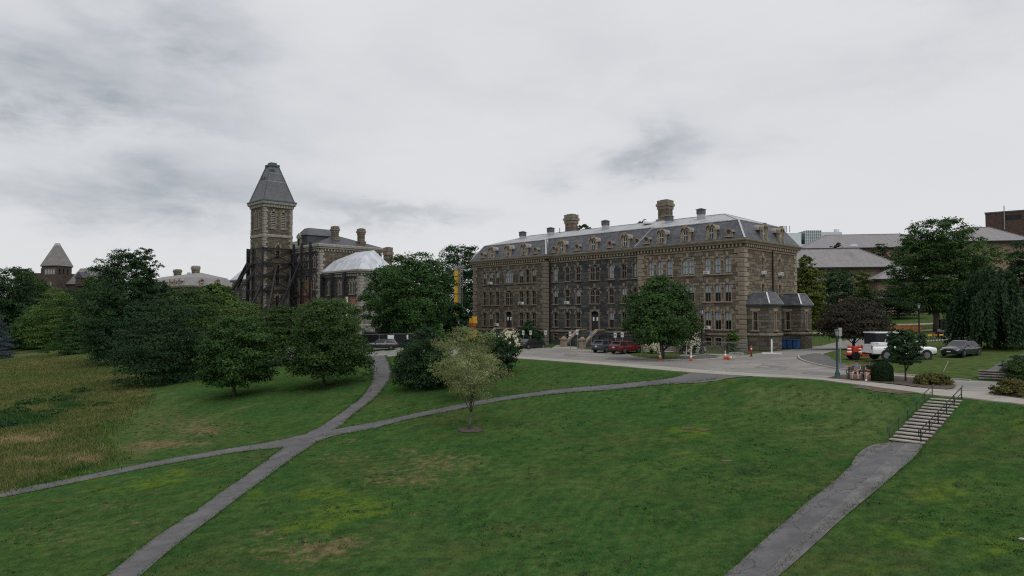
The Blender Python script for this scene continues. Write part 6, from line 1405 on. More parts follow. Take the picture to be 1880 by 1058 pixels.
def person(label, x, shirt, legs_mat, pose):
    P = empty('person', (pb[0]+x*math.cos(BRZ), pb[1]+x*math.sin(BRZ), pb[2]+.07), BRZ, label, 'person', 'people sitting on the bench'); sw = .19; la, ra = pose['arms']
    J = [((0, .08, .55), .15), ((0, .12, .72), .14), ((0, .15, .92), .155), ((0, .15, 1.04), .09), ((0, .14, 1.10), .055), ((0, .11, 1.17), .075), ((0, .10, 1.25), .098), ((0, .11, 1.32), .085)]
    E = [(0, 1), (1, 2), (2, 3), (3, 4), (4, 5), (5, 6), (6, 7)]
    def chain(root, pts):
        prev = root
        for q in pts: J.append(q); E.append((prev, len(J)-1)); prev = len(J)-1
    for sx, l in ((-1, pose['legs'][0]), (1, pose['legs'][1])): chain(0, [((sx*.10, .0, .53), .10), ((sx*.12+l[0]*.3, -.36, .52), .075), ((sx*.12+l[0], -.40+l[1], .30), .058), ((sx*.12+l[0], -.42+l[1], .08), .045), ((sx*.13+l[0], -.58+l[1], .04), (.05, .035))])
    for sx, a in ((-1, la), (1, ra)): chain(2, [((sx*sw, .15, .98), .065), (a[0], .05), (a[1], .038), (a[2], .030)])
    skin_mesh('body', J, E, M['skin'], P, (0, 0, 0), 0, 1)
    for sx, a in ((-1, la), (1, ra)):                     # palm with four fingers and a thumb
        w = np.array(a[2]); dr = w-np.array(a[1]); dr /= np.linalg.norm(dr); side = np.cross(dr, (0, 0, 1)); side /= max(np.linalg.norm(side), .01); mb = MB(); mb.tube([w-dr*.02, w+dr*.05, w+dr*.085], [.028, .040, .034], 8)
        for k in range(4): b = w+dr*.08+side*(k-1.5)*.019; ln = (.06, .075, .07, .055)[k]; mb.tube([b, b+dr*ln*.5, b+dr*ln*.8+np.array((0, 0, -.02))], [.0095, .009, .007], 5)
        b = w+dr*.03+side*.036*sx; mb.tube([b, b+side*.03*sx+dr*.025, b+side*.035*sx+dr*.055], [.011, .010, .008], 5); mb.build('hand', M['skin'], P, smooth=True)
    skin_mesh('shirt', [((0, .08, .56), .165), ((0, .12, .72), .16), ((0, .15, .92), .175), ((0, .15, 1.045), .095)]+[((sx*sw, .15, .985), .082) for sx in (-1, 1)]+[(tuple((np.array((sx*sw, .15, .985))*.35+np.array(a[0])*.65)), .066) for sx, a in ((-1, la), (1, ra))], [(0, 1), (1, 2), (2, 3), (2, 4), (2, 5), (4, 6), (5, 7)], shirt, P, (0, 0, 0), 0, 1)
    L0, L1 = pose['legs']; skin_mesh('shorts', [((0, .09, .52), .16)]+[((sx*.10, .0, .53), .115) for sx in (-1, 1)]+[((sx*.12+l[0]*.25, -.30, .525), .09) for sx, l in ((-1, L0), (1, L1))], [(0, 1), (0, 2), (1, 3), (2, 4)], legs_mat, P, (0, 0, 0), 0, 1)
    mb = MB()
    for v in range(1): mb.lathe([(.095, -.03), (.112, .03), (.10, .08), (.05, .112)], 12, (0, .125, 1.27))
    if pose.get('long'): mb.tube([(0, .19, 1.28), (0, .215, 1.12), (0, .20, 1.0)], [.09, .085, .04], 8); mb.tube([(-.085, .12, 1.28), (-.10, .12, 1.10)], [.035, .02], 6); mb.tube([(.085, .12, 1.28), (.10, .12, 1.10)], [.035, .02], 6)
    mb.build('hair', M['hair'], P, smooth=True)
    f = MB()
    for sx in (-1, 1): f.lathe([(.001, -.012), (.012, 0), (.001, .012)], 6, (sx*.036, .012, 1.265))
    f.box(-.028, .028, .006, .02, 1.195, 1.204); f.build('face_feature', M['hair'], P); n = MB(); n.cbox((0, .002, 1.235), (.024, .035, .04), taper=.5)
    for sx in (-1, 1): n.cbox((sx*.098, .11, 1.245), (.018, .04, .055))
    n.build('nose_ears', M['skin'], P)
    for sx, l in ((-1, L0), (1, L1)): mb = MB(); mb.cbox((sx*.13+l[0], -.53+l[1], .045), (.10, .27, .09), taper=.8); mb.build('shoe', M['black'] if not pose.get('long') else M['white'], P)
person('person in grey-blue shirt with an arm along the bench back', -.42, M['shirt_blue'], M['shorts'], dict(arms=(((-.42, .22, .92), (-.64, .26, .88), (-.78, .27, .87)), ((.28, .02, .78), (.16, -.18, .66), (.08, -.26, .63))), legs=((-.06, -.04), (.10, -.10))))
person('person with dark hair in a black top sitting next to the clipped shrub', .45, M['shirt_black'], M['shorts'], dict(arms=(((-.27, .03, .78), (-.10, -.14, .70), (.0, -.22, .69)), ((.28, .02, .78), (.12, -.14, .72), (.02, -.20, .72))), legs=((.02, -.02), (-.20, -.16)), long=True))
# ------------------------------------------------------------------ parking signs, cones, barricades, bins, fences
sg = None
for i, (px, top, bot, lb) in enumerate(((961, 607, 640, 'white parking sign on the wall side of the black sedan, first of three'), (974.5, 607, 640, 'white parking sign behind the roof of the black sedan'), (1002, 607, 640, 'white parking sign at the front of the black sedan'), (1047, 609, 642, 'white sign before the left cheek wall of the entrance stairs'), (1060, 606, 642, 'white sign in front of the entrance stairs'), (1085.5, 608, 644, 'dull grey sign before the right newel post of the entrance stairs'), (1130, 611, 648, 'white parking sign behind the grey hatchback'), (1143, 610, 649, 'white parking sign behind the red car'), (1178, 610, 652, 'yellowish sign under the leafy hall tree'))):
    p = gp(px, bot); H = zat(top, p[1])-p[2]; S = empty('parking_sign', tuple(p), AX, lb, 'sign', 'parking signs along the kerb')
    MB().beam((0, 0, -.2), (0, 0, H), .05).build('post', M['grey_metal'], S); mb = MB(); mb.box(-.21, .21, -.05, -.03, H-.62, H); mb.box(-.13, .13, -.054, -.0501, H-.40, H-.20, 1); mb.build('sign_board', [M['sign_white'] if i not in (5, 8) else (M['grey_metal'] if i == 5 else M['wood_brown']), M['grey_metal']], S)
cone = empty('traffic_cone', tuple(gp(1212, 662)), 0, 'orange traffic cone on the kerb below the leafy hall tree', 'traffic cone', 'traffic cones along the road')
MB().cbox((0, 0, .025), (.42, .42, .05)).build('base', M['orange'], cone); MB().lathe([(.17, .05), (.13, .33)], 14).build('cone_body', M['orange'], cone, smooth=True); MB().lathe([(.132, .33), (.088, .58)], 14).build('reflective_band', M['white'], cone, smooth=True); MB().lathe([(.089, .58), (.07, .66)], 14).build('band', M['orange'], cone, smooth=True); MB().lathe([(.071, .66), (.04, .86), (.03, .88)], 14).build('cone_tip', M['white'], cone, smooth=True)
dup(cone, tuple(gp(1268.5, 663)), 1, 'orange traffic cone below the striped barricade'); dup(cone, tuple(gp(1331.5, 660)), 2, 'upright traffic cone left of the red post, beside a toppled one')
c = dup(cone, tuple(gp(1334.5, 661)+np.array((0, 0, .17))), 2, 'toppled orange traffic cone lying beside an upright one'); c.rotation_euler = (R(80), 0, 1.0)
p = gp(1379.5, 655); S = empty('delineator_post', tuple(p), 0, 'red upright post with white band at the right end of the wire fence', 'bollard'); MB().lathe([(.22, 0), (.20, .06), (.07, .10)], 12).build('base', M['black'], S); MB().lathe([(.085, .08), (.08, 1.12), (.05, 1.2)], 12).build('post', M['red'], S, smooth=True); MB().lathe([(.087, .78), (.086, .92)], 12).build('reflective_band', M['white'], S)
def barricade(px, py, top, rz, label):
    p = gp(px, py); H = zat(top, p[1])-p[2]; S = empty('barricade', tuple(p), rz, label, 'barricade'); w = .62
    for sx in (-1, 1):
        MB().beam((sx*w/2, 0, 0), (sx*w/2, 0, H), .07).build('post', M['white'], S)
    MB().box(-.95, .95, -.3, -.16, 0, .10).build('foot', M['white'], S); MB().box(-.95, .95, .16, .3, 0, .10).build('foot', M['white'], S)
    for z in (H-.32, H-.85, .45):
        b = MB().box(-w/2, w/2, -.075, -.045, z, z+.26).build('panel', M['white'], S); mb = MB()
        for i in range(3): x = -w/2+.06+i*.21; mb.add([(x, -.079, z), (x+.09, -.079, z), (x+.19, -.079, z+.26), (x+.10, -.079, z+.26), (x, -.0755, z), (x+.09, -.0755, z), (x+.19, -.0755, z+.26), (x+.10, -.0755, z+.26)], [(0,1,2,3),(7,6,5,4),(0,4,5,1),(1,5,6,2),(2,6,7,3),(3,7,4,0)])
        tag(mb.build('stripe', M['red'], b), kind='stuff')
    MB().box(-.2, .2, -.085, -.076, H-1.15, H-.95).build('notice', M['car_black'], S)
barricade(1265, 654, 622, AX, 'red and white striped barricade in front of a flowering bush')
p = gp(1417, 650); H = zat(623, p[1])-p[2]; S = empty('barricade', tuple(p), AX+.35, 'white barricade seen edge-on with a long foot beside the end bay', 'barricade')
MB().box(-.07, .07, -.07, .07, 0, H).build('post', M['white'], S); MB().box(-.09, .09, .10, .16, H*.45, H*.85).build('panel', M['white'], S); MB().box(-1.05, 1.05, -.14, .14, 0, .13).build('foot', M['white'], S)
for i, (px, py, col, lb) in enumerate(((1447, 641, 'mesh_black', 'black wheeled bin left of the blue bins by the end bays'), (1452.5, 640.5, 'blue_bin', 'blue bin next to the black bin between the end bays'), (1459, 639.5, 'blue_bin', 'middle blue bin against the far end bay'), (1467, 638, 'blue_bin', 'rightmost blue bin against the far end bay'))):
    p = frame_pt(HO, 50.75+.78*i, 8.35-.05*i); p = (p[0], p[1], tz(*p)+.02); S = empty('wheeled_bin', tuple(p), AX, lb, 'bin', 'bins between the end bays'); k = 1.15
    mb = MB(); mb.cbox((0, 0, .55*k), (.50*k, .55*k, .95*k), taper=1.15); mb.build('body', M[col], S); mb = MB(); mb.box(-.33*k, .33*k, -.36*k, .34*k, 1.03*k, 1.10*k); mb.box(-.25*k, .25*k, .30*k, .38*k, .95*k, 1.03*k); mb.build('lid', M[col], S)
    for sx in (-1, 1): MB().lathe([(.12, -.03), (.12, .03)], 12, (sx*.27*k, .22*k, .12), axis='x').build('wheel', M['tyre'], S)
def wire_fence(px_pts, top_h, label, mat='grey_metal', mesh=.16):
    P = [gp(*q) for q in px_pts]; o = P[0]; F = empty('wire_fence', tuple(o), 0, label, 'fence')
    for a, b in zip(P[:-1], P[1:]):
        a = a-o; b = b-o; mb = MB()
        for z in (.08, top_h): mb.tube([a+np.array((0, 0, z)), b+np.array((0, 0, z))], .022, 6)
        for q in (a, b): mb.tube([q, q+np.array((0, 0, top_h))], .022, 6)
        fr = mb.build('panel_frame', M[mat], F); mb = MB(); L = np.linalg.norm(b-a); n = int(L/mesh)
        for i in range(1, n): q = a+(b-a)*i/n; mb.beam(q+np.array((0, 0, .1)), q+np.array((0, 0, top_h)), .007)
        for j in range(1, 9): z = j*top_h/9; mb.beam(a+np.array((0, 0, z)), b+np.array((0, 0, z)), .007)
        tag(mb.build('wire_mesh', M['grey_metal'], fr), kind='stuff')
wire_fence([(1297, 652), (1326, 655), (1349, 655), (1371, 651), (1372, 645)], 1.55, 'temporary wire panel fence in front of the basement windows')
wire_fence([(1215, 662), (1242, 661), (1297, 652)], 1.55, 'thin wire panels along the kerb under the leafy hall tree', mesh=.4)
p = gp(1352, 652); MBk = MB(); MBk.cbox((0, 0, .12), (1.5, .6, .24), AX); tag(MBk.build('stone_slab', M['concrete'], None, tuple(p+np.array((.3, 1.0, 0)))), 'pale stone slab lying behind the wire fence', 'slab')
# screened site fence with white notices before the tower hall
a, b, c_ = gp(690, 641), gp(718, 640), gp(770, 640); F = empty('screened_fence', tuple(a), 0, 'black screened construction fence with white notices at the end of the curving path', 'fence'); o = a
for q0, q1 in ((gp(640, 641), a), (a, b), (b, (b+c_)/2), ((b+c_)/2, c_), (c_, gp(800, 641))):
    q0 = q0-o+np.array((0, 2.5, 0)); q1 = q1-o+np.array((0, 2.5, 0)); MB().beam(q0+np.array((0, 0, 1.0)), q1+np.array((0, 0, 1.0)), .05, 2.0).build('screen_panel', M['mesh_black'], F)
    MB().tube([q0, q0+np.array((0, 0, 2.1))], .04, 6).build('post', M['grey_metal'], F); MB().tube([q0+np.array((0, 0, 2.03)), q1+np.array((0, 0, 2.03))], .03, 6).build('top_rail', M['grey_metal'], F)
for px, w in ((703, .45), (712, .9), (743.5, .25)):
    q = gp(px, 640)-o+np.array((0, 2.42, 0)); mb = MB(); mb.box(q[0]-w/2, q[0]+w/2, q[1]-.04, q[1]-.01, q[2]+1.25, q[2]+1.85); mb.build('notice', M['sign_white'], F)
# tarpaulin-topped stores behind the fence
for px, d, w, h, mt, lb in ((692, 112, 5.5, 2.7, 'car_black', 'dark parked van roof showing over the screened fence'),):
    p = gd(px, d); S = empty('parked_van', tuple(p), AX, lb, 'van'); mb = MB(); mb.ext([(-2.6, .4), (2.6, .4), (2.6, 1.2), (2.0, 1.9), (1.3, 2.2), (-2.5, 2.2), (-2.6, 1.9)], -.95, .95); mb.build('body', M[mt], S); MB().box(-2.3, 1.2, -.97, -.955, 1.35, 1.95).build('side_window', M['car_glass'], S)
    for x in (-1.6, 1.6):
        for y in (-.9, .9): MB().lathe([(.36, -.12), (.36, .12)], 16, (x, y, .36), axis='y').build('wheel', M['tyre'], S)
p = gd(663, 114); S = empty('site_marquee', tuple(p), 0, 'small pale peaked canopy behind the screened fence', 'canopy'); q = gd(734, 114)-p
MB().lathe([(1.0, 2.5), (.45, 2.8), (.06, 3.5)], 10, tuple(q)).build('canopy_roof', M['white'], S)
for i in range(3): aa = i*2.1; MB().tube([(q[0]+.85*math.cos(aa), q[1]+.85*math.sin(aa), q[2]), (q[0]+.85*math.cos(aa), q[1]+.85*math.sin(aa), q[2]+2.5)], .04, 6).build('pole', M['grey_metal'], S)
# yellow telescopic boom standing upright between the halls
Y = 128.; X = lambda px: (px-CXP)/FPX*Y; p = gd(841, Y); z = lambda py: zat(py, Y)-p[2]; S = empty('boom_lift', tuple(p), AX, 'upright yellow telescopic boom with grey mast between the two halls', 'lift')
MB().box(-1.5, 1.5, -1.0, 1.0, .6, 1.9).build('chassis', M['yellow'], S); MB().box(-.9, .6, -.9, .9, 1.91, 2.9).build('turret', M['yellow'], S)
for x in (-1.1, 1.1):
    for y in (-1.0, 1.0): MB().lathe([(.5, -.2), (.5, .2)], 18, (x, y, .5), axis='y').build('wheel', M['tyre'], S)
MB().box(-.58, .18, -.42, .30, 2.6, z(497)).build('boom', M['yellow'], S); MB().box(-.64, .24, -.48, .36, z(497)+.02, z(489)).build('boom_head', M['grey_metal'], S); mb = MB()
for zz in np.arange(3.5, z(500), 1.6): mb.box(-.62, .22, -.46, .34, zz, zz+.12)
tag(mb.build('boom_collar', M['black'], S), kind='stuff'); mb = MB()
for y in (-.25, .25): mb.box(.42, .52, y-.05, y+.05, 1.9, z(486)); mb.box(.86, .96, y-.05, y+.05, 1.9, z(486))
for zz in np.arange(2.2, z(487), .9): mb.box(.42, .96, -.28, .28, zz, zz+.1)
mb.build('mast', M['grey_metal'], S)
p = gd(868, 121); S = empty('skid_loader', tuple(p), AX, 'small yellow and orange loader at the left corner of the stone hall', 'loader'); z0 = zat(597, 121)-p[2]
mb = MB(); mb.box(-.9, .9, -.6, .6, .35, 1.2); mb.box(-.5, .6, -.5, .5, 1.2, 2.1); mb.build('body', M['yellow'], S); MB().beam((.5, -.65, 1.0), (1.1, -.65, 3.0), .22).build('arm', M['yellow'], S); MB().cbox((.8, -.6, z0+.9), (1.2, .9, 1.1), taper=.8).build('bucket', M['yellow'], S); MB().cbox((.85, -.8, z0+.05), (1.1, .7, .5)).build('bucket_lip', M['orange'], S)
for x in (-.5, .5): MB().lathe([(.36, -.1), (.36, .1)], 14, (x, -.68, .36), axis='y').build('wheel', M['tyre'], S)
# red lift basket by the wing windows
Y = 141.; p = gd(642, Y); z = lambda py: zat(py, Y)-p[2]; S = empty('aerial_lift', tuple(p), AX, 'red work basket raised on a pale boom against the metal-roofed wing', 'lift')
MB().box(-1.2, 1.2, -.8, .8, .3, 1.3).build('chassis', M['grey_metal'], S); MB().beam((-.9, 0, 1.2), (-1.1, 0, z(545)), .35).build('boom', M['white'], S); zb = z(557); mb = MB(); mb.box(-.9, 1.7, -.6, .6, zb, zb+.15)
for x in (-.9, 1.7):
    for y in (-.6, .6): mb.beam((x, y, zb), (x, y, zb+1.2), .08)
for zz in (zb+.6, zb+1.15): mb.box(-.9, 1.7, -.63, -.57, zz, zz+.08); mb.box(-.9, 1.7, .57, .63, zz, zz+.08)
mb.build('basket', M['plywood_red'], S); MB().box(.5, 1.5, -.4, .4, zb+.16, zb+.9).build('tool_box', M['plywood_red'], S)

# ================================================================== VEHICLES
def wheel(par, x, y, r, w, side):
    o = MB().lathe([(r*.62, -w/2), (r*.93, -w/2), (r, -w*.3), (r, w*.3), (r*.93, w/2), (r*.62, w/2)], 20, axis='y').build('wheel', M['tyre'], par, (x, y, r), smooth=False); mb = MB(); yo = side*w*.40; mb.lathe([(r*.64, yo-.03), (r*.66, yo+.03*0), (r*.58, yo)], 20, axis='y')
    for i in range(7):
        a = 2*PI*i/7; mb.beam((0, yo+side*.02, 0), (r*.60*math.cos(a), yo+side*.02, r*.60*math.sin(a)), .07, .05)
    mb.lathe([(.07, yo), (.06, yo+side*.05)], 10, axis='y'); mb.build('rim', M['rim'], o); return o
def loft(sections, mi=0):
    """rings of equal length along x: list of (x, [(y, z), ...])"""
    mb = MB(); n = len(sections[0][1]); vs = [(x, p[0], p[1]) for x, ring in sections for p in ring]
    fs = [(i*n+j, i*n+(j+1) % n, (i+1)*n+(j+1) % n, (i+1)*n+j) for i in range(len(sections)-1) for j in range(n)]; fs += [tuple(range(n))[::-1], tuple(range((len(sections)-1)*n, len(sections)*n))]
    return mb.add(vs, fs, mi)
def ring(w, zb, zm, zt, crown=.03, tuck=.90):
    """rounded half section mirrored: sill, waist, shoulder, top"""
    h = [(.0, zb), (w*.80, zb), (w*.95, zb+.08), (w, zm), (w*.985, zm+(zt-zm)*.6), (w*tuck, zt-.015), (w*.5, zt+crown*.7), (0, zt+crown)]
    return h+[(-p[0], p[1]) for p in h[-2:0:-1]]
def car(label, pos, rz, paintm, Lg=4.7, Wd=1.82, Ht=1.45, kind='sedan', group=None):
    C_ = empty('parked_car' if kind != 'pickup' else 'pickup_truck', tuple(pos), rz, label, 'car' if kind != 'pickup' else 'pickup truck', group); w = Wd/2; l = Lg/2; r = .33 if kind == 'sedan' else (.36 if kind == 'suv' else .43)
    g = .19 if kind == 'sedan' else (.24 if kind == 'suv' else .38); belt = Ht*.64 if kind == 'sedan' else (Ht*.63 if kind == 'suv' else 1.22)
    if kind == 'sedan': st_ = [(-l, .82, .36, .62, .80), (-l+.12, .93, g+.04, .55, .94), (-l+.7, 1, g, .58, .97), (-.9, 1, g, .6, belt), (.6, 1, g, .6, belt-.01), (1.15, 1, g, .58, .93), (l-.55, .96, g, .55, .80), (l-.12, .86, g+.03, .5, .70), (l, .70, .34, .48, .60)]
    elif kind == 'suv': st_ = [(-l, .84, .42, .70, .98), (-l+.10, .94, g+.05, .62, 1.06), (-l+.6, 1, g, .65, belt), (-.9, 1, g, .66, belt), (.75, 1, g, .66, belt-.01), (1.1, 1, g, .64, 1.04), (l-.5, .96, g, .60, .93), (l-.1, .88, g+.05, .56, .82), (l, .74, .42, .55, .70)]
    else: st_ = [(-l, .93, .55, .85, 1.28), (-l+.06, .98, .50, .85, 1.30), (-1.0, .99, .45, .85, 1.28), (-.95, 1, .45, .85, 1.26), (1.05, 1, .45, .85, 1.24), (1.15, 1, .45, .85, 1.22), (l-.5, .98, .48, .85, 1.16), (l-.08, .92, .52, .82, 1.10), (l, .86, .58, .80, 1.02)]
    secs = [(x, ring(w*k, zb, zm, zt, .035 if abs(x) < l else .01)) for x, k, zb, zm, zt in st_]; body = loft(secs).build('body', paintm, C_, smooth=True)
    md = body.modifiers.new('edge', 'EDGE_SPLIT'); md.split_angle = R(38)
    # greenhouse
    if kind == 'sedan': xb0, xr0, xr1, xb1, dz = -1.75, -1.05, .25, 1.12, belt-.03
    elif kind == 'suv': xb0, xr0, xr1, xb1, dz = -l+.16, -l+.52, .45, 1.15, belt-.03
    else: xb0, xr0, xr1, xb1, dz = -.92, -.72, .55, 1.22, 1.20
    wr, wb = w*.72, w*.93
    def gh(f, g_=0.0): return wb+(wr-wb)*f, dz+(Ht-dz)*f
    A = [(xb0, -wb, dz), (xb1, -wb*.92, dz), (xb1, wb*.92, dz), (xb0, wb, dz)]; Bt = [(xr0, -wr, Ht-.05), (xr1, -wr, Ht-.05), (xr1, wr, Ht-.05), (xr0, wr, Ht-.05)]; Ct = [(xr0+.12, -wr*.8, Ht), (xr1-.15, -wr*.8, Ht), (xr1-.15, wr*.8, Ht), (xr0+.12, wr*.8, Ht)]
    mb = MB(); mb.add(A+Bt+Ct, [(0,1,5,4),(1,2,6,5),(2,3,7,6),(3,0,4,7),(4,5,9,8),(5,6,10,9),(6,7,11,10),(7,4,8,11),(8,9,10,11)]); cab = mb.build('cabin', paintm, C_)
    def pane(nm, a, b, c, d, ins=.10, off=.012, splits=1, zin=.12):
        a, b, c, d = (np.array(q) for q in (a, b, c, d)); n = np.cross(b-a, d-a); n /= np.linalg.norm(n); ctr = (a+b+c+d)/4
        if np.dot(n, ctr-np.array((0, 0, dz))) < 0: n = -n
        L_ = lambda u, v: (a*(1-u)+b*u)*(1-v)+(d*(1-u)+c*u)*v+n*off
        for k in range(splits):
            u0, u1 = k/splits, (k+1)/splits; e = ins/splits*(1 if splits == 1 else .8); q = [L_(u0+e, zin), L_(u1-e, zin), L_(u1-e, 1-zin), L_(u0+e, 1-zin)]; mb = MB(); mb.quad(*q); q2 = [p_-n*.02 for p_ in q]; mb.add(q+q2, [(0,4,5,1),(1,5,6,2),(2,6,7,3),(3,7,4,0)]); mb.build(nm, M['car_glass'], cab)
    pane('windscreen', A[1], A[2], Bt[2], Bt[1], .07, zin=.06); pane('rear_window', A[3], A[0], Bt[0], Bt[3], .09, zin=.10)
    for s_ in ((0, 1, 1, 0), (3, 2, 2, 3)): pane('side_window', A[s_[0]], A[s_[1]], Bt[s_[2]], Bt[s_[3]], .09, splits=2)
    ax = (l-.92, -l+.98) if kind != 'pickup' else (l-1.0, -l+1.20)
    for x in ax:
        for sd in (-1, 1):
            MB().lathe([(r*1.17, 0), (r*1.17, .02)], 24, (x, sd*(w*.985)-.01, r*1.02), axis='y').build('wheel_arch', M['black'], C_); wheel(C_, x, sd*(w-.10), r, .23, sd)
    for sd in (-1, 1):
        hz = st_[-2][4]-.10; MB().cbox((l-.13, sd*w*.66, hz), (.20, w*.36, .13), sd*-.25).build('headlight', M['headlight'], C_)
        tz_ = st_[1][4]-.17 if kind != 'pickup' else 1.08; MB().cbox((-l+.07, sd*w*.78, tz_), (.16, w*.26, .15 if kind != 'pickup' else .34), sd*.15).build('tail_light', M['taillight'], C_)
        mx = xb1-.35; MB().cbox((mx, sd*(w+.06), dz+.10), (.14, .16, .12)).build('mirror', paintm, C_)
        for hx in ((-.75, .2) if kind != 'pickup' else (-.5, .45)): MB().cbox((hx, sd*(w*.995+.005), belt-.12), (.16, .03, .03)).build('door_handle', paintm, C_)
        mb = MB(); mb.box(-l+1.35, l-1.35, sd*w*.99-.015, sd*w*.99+.015, g+.02, g+.10); mb.build('sill_trim', M['black'], C_)
    MB().cbox((-l-.012, 0, .70 if kind == 'sedan' else (.78 if kind == 'suv' else .62)), (.02, .34, .16)).build('licence_plate', M['plate'], C_); MB().cbox((l+.012, 0, .42 if kind != 'pickup' else .62), (.02, .34, .15)).build('licence_plate', M['plate'], C_)
    MB().cbox((-l+.02, 0, g+.16), (.12, w*1.55, .16)).build('rear_bumper', M['black'], C_); MB().cbox((l-.03, 0, g+.14), (.14, w*1.4, .16)).build('front_bumper', M['black'], C_); MB().cbox((l-.02, 0, .60 if kind != 'pickup' else .92), (.08, w*.95, .14 if kind != 'pickup' else .30)).build('grille', M['black'], C_)
    if kind == 'suv': MB().box(-l+.20, -l+.42, -w*.66, w*.66, Ht-.03, Ht+.02).build('spoiler', paintm, C_)
    if kind == 'pickup':
        MB().box(-l+.10, -1.02, -w*.82, w*.82, 1.22, 1.325).build('bed_liner', M['trailer_dark'], C_)
        for sd in (-1, 1): MB().box(-l+.06, -1.0, sd*w*.92-.07, sd*w*.92+.07, 1.27, 1.36).build('bed_rail', paintm, C_)
        MB().box(-l+.0, -l+.10, -w*.86, w*.86, 1.27, 1.37).build('tailgate_rail', paintm, C_); MB().box(-2.2, -1.3, -.65, .65, 1.33, 1.52).build('tool_chest', M['white'], C_)
    return C_
HP = math.atan2(.698, .716); gp_cars = 'cars parked before the stone hall'
def at_c(px, py, back=0.0, h=HP): p = gp(px, py); return (p[0]+math.cos(h)*back, p[1]+math.sin(h)*back, p[2]+.03)
car('black sedan parked nose-in before the left part of the stone hall', at_c(976, 641), HP-.10, M['car_black'], 4.6, 1.8, 1.42, 'sedan', gp_cars)
car('grey hatchback parked nose-in beside the red car', at_c(1112, 647), HP+.05, M['car_grey'], 4.1, 1.8, 1.58, 'suv', gp_cars)
car('dark red car parked nose-in right of the grey hatchback', at_c(1149, 649), HP-.05, M['car_red'], 4.6, 1.82, 1.52, 'suv', gp_cars)
car('black car with pale bonnet glint stopped before the screened fence', at_c(700, 643), PI+.15, M['car_black'], 4.7, 1.85, 1.55, 'suv')
car('white pickup truck parked on the right-hand lawn', at_c(1651, 661), R(2), M['car_white'], 5.8, 2.0, 1.98, 'pickup')
car('dark sedan facing the camera on the lawn below the weeping tree', at_c(1765, 654), math.atan2(-.55, -.83), M['car_silver'], 4.7, 1.8, 1.42, 'sedan')
car('dark car half hidden by trees left of the wide domed tree', (*gd(512, 98)[:2], tz(*gd(512, 98)[:2])+.03), PI+.7, M['car_black'], 4.6, 1.8, 1.45, 'sedan')
# dark box trailer with its near side open
p = gp(1611, 655); z1 = zat(611, p[1]+2)-p[2]; S = empty('box_trailer', (p[0]+2.6, p[1]+3.0, tz(p[0]+2.6, p[1]+3.0)), R(4), 'black box trailer with white roof and open side behind the pickup', 'trailer'); Lt, Wt = 3.7, 2.0
MB().box(-Lt/2, Lt/2, -Wt/2, Wt/2, .45, .60).build('floor', M['black'], S); MB().box(-Lt/2, Lt/2, Wt/2-.06, Wt/2, .60, z1-.12).build('back_panel', M['trailer_dark'], S); MB().box(-Lt/2, -Lt/2+.06, -Wt/2, Wt/2-.07, .60, z1-.12).build('end_panel', M['trailer_dark'], S); MB().box(Lt/2-.06, Lt/2, -Wt/2, Wt/2-.07, .60, z1-.12).build('end_panel', M['trailer_dark'], S)
MB().box(-Lt/2-.05, Lt/2+.05, -Wt/2-.05, Wt/2+.05, z1-.10, z1).build('roof', M['white'], S); MB().box(-Lt/2+.07, -Lt/2+1.1, -Wt/2+.0, -Wt/2+.05, .61, z1-.12).build('side_panel', M['trailer_dark'], S); MB().box(-Lt/2+1.12, -Lt/2+1.28, -Wt/2+.0, -Wt/2+.12, .61, z1-.25).build('door_post', M['white'], S)
MB().ext([(-.9, .61), (.9, .61), (.9, .95), (.1, 1.0), (-.6, 1.5), (-.9, 1.6)], -.6, .5).build('covered_load', M['tarp_blue'], S)
for x in (-.5, .5):
    for sd in (-1, 1): MB().lathe([(.36, -.1), (.36, .1)], 16, (x, sd*1.12, .36), axis='y').build('wheel', M['tyre'], S)
# orange barrel trailer behind the pickup
p = gp(1569, 660); S = empty('equipment_trailer', tuple(p), R(-6), 'small red equipment trailer with black wheels hitched behind the pickup', 'trailer'); S.scale = (.8, .8, .8)
MB().box(-1.0, 1.1, -.65, .65, .50, .62).build('deck', M['red'], S); MB().beam((1.1, 0, .55), (2.2, 0, .55), .12).build('drawbar', M['red'], S); MB().box(-.22, .30, -.35, .35, .63, 1.5).build('tank', M['red'], S); MB().box(.62, 1.5, -.75, -.15, .36, .56).build('spreader', M['orange'], S)
for sd in (-1, 1): MB().lathe([(.24, -.12), (.46, -.12), (.46, .12), (.24, .12)], 18, (-.15, sd*.78, .46), axis='y').build('wheel', M['tyre'], S)
def drum(dx, lb):
    D_ = empty('traffic_drum', (p[0]+dx*.8, p[1], p[2]+.50), 0, lb, 'traffic drum', 'orange drums on the small trailer'); zz = 0
    for i, (m, h) in enumerate((('orange', .14), ('white', .20), ('orange', .20), ('white', .16), ('orange', .34))): MB().lathe([(.30-.02*i, zz), (.285-.02*i, zz+h)], 14).build('band', M[m], D_, smooth=True); zz += h
    D_.scale = (.78, .78, .78)
drum(-.58, 'orange and white traffic drum at the left of the red tank'); drum(.62, 'orange and white traffic drum at the right of the red tank')
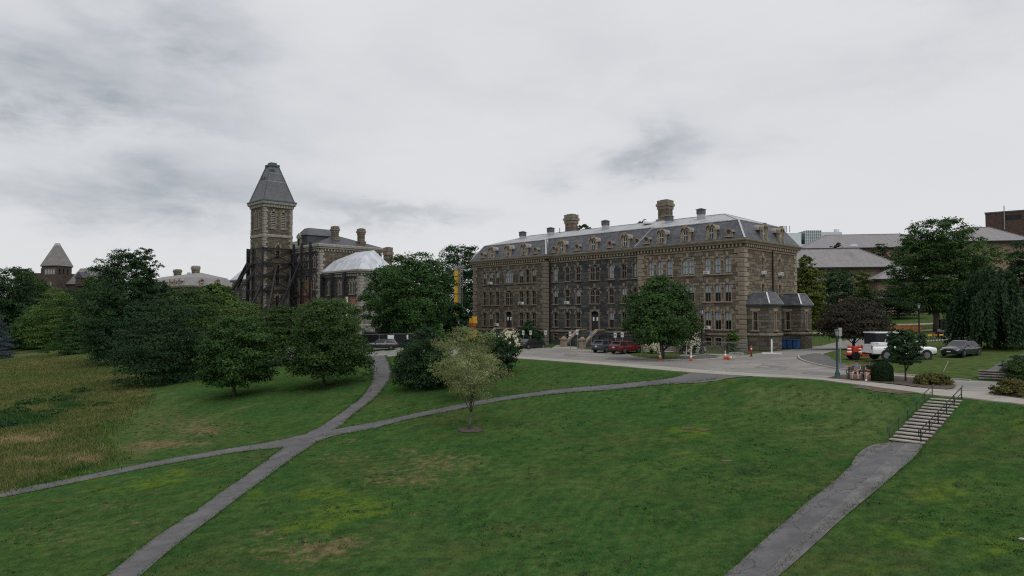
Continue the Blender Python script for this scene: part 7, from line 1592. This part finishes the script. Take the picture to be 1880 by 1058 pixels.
# small grey utility loader under the big tree
p = gp(1738, 621); S = empty('utility_loader', tuple(p), R(-100), 'grey compact loader with glazed cab beside the weeping tree', 'loader')
MB().box(-1.1, .9, -.75, .75, .45, 1.25).build('body', M['grey_metal'], S); MB().box(.9, 1.6, -.85, .85, .15, .95).build('bucket', M['grey_metal'], S); MB().box(.92, 1.05, -.45, .45, 1.0, 1.45).build('bonnet', M['sign_white'], S); mb = MB()
for x in (-.8, .55):
    for y in (-.6, .6): mb.beam((x, y, 1.25), (x, y, 2.5), .12)
mb.box(-.9, .65, -.7, .7, 2.5, 2.62); mb.build('cab_frame', M['black'], S); MB().box(-.75, .5, -.55, .55, 1.26, 2.48).build('cab_glass', M['car_glass'], S)
for x in (-.65, .55):
    for sd in (-1, 1): MB().lathe([(.2, -.15), (.45, -.15), (.45, .15), (.2, .15)], 18, (x, sd*.88, .45), axis='y').build('wheel', M['tyre'], S)
for i, (px, lb) in enumerate(((1707, 'leftmost small trestle before the grey loader'), (1717, 'middle small trestle before the grey loader'), (1728, 'rightmost small trestle before the grey loader'))):
    q = gp(px, 627.5); S = empty('trestle', tuple(q), R(5), lb, 'trestle', 'trestles on the quad lawn'); MB().box(-.26, .26, -.05, .05, .78, .95).build('rail', M['yellow' if i != 1 else 'orange'], S)
    for x in (-.22, .22):
        for y in (-.28, .28): MB().beam((x, 0, .8), (x, y, 0), .05).build('leg', M['bench_wood'], S)
# orange mesh fence on the quad, white pipe on the lawn
a, b = gp(1606, 611), gp(1692, 610); F = empty('safety_fence', tuple(a), 0, 'orange-brown mesh fence across the quad behind the plum-brown tree', 'fence')
for i in range(6):
    q0 = (b-a)*i/6; q1 = (b-a)*(i+1)/6; MB().beam(q0+np.array((0, 0, .62)), q1+np.array((0, 0, .62)), .03, 1.15).build('mesh_panel', M['snow_fence'], F); MB().tube([q0-np.array((0, 0, .1)), q0+np.array((0, 0, 1.35))], .03, 6).build('post', M['grey_metal'], F)
a, b = gp(1741, 665)+np.array((0, 0, .05)), gp(1732, 684)+np.array((0, 0, .05)); tag(MB().tube([a, b], .035, 8).build('pipe', M['concrete_old'], None), 'thin pale pipe lying on the lawn above the shrub bed', 'pipe')
p = gp(1876, 991); rk = MB(); rk.lathe([(.02, -.05), (.20, .0), (.24, .08), (.12, .16), (.02, .18)], 9, (0, 0, 0)); o = rk.build('rock', M['concrete'], None, tuple(p)); o.scale = (.5, .35, .4); tag(o, 'small pale rock in the grass at the right picture edge', 'rock')
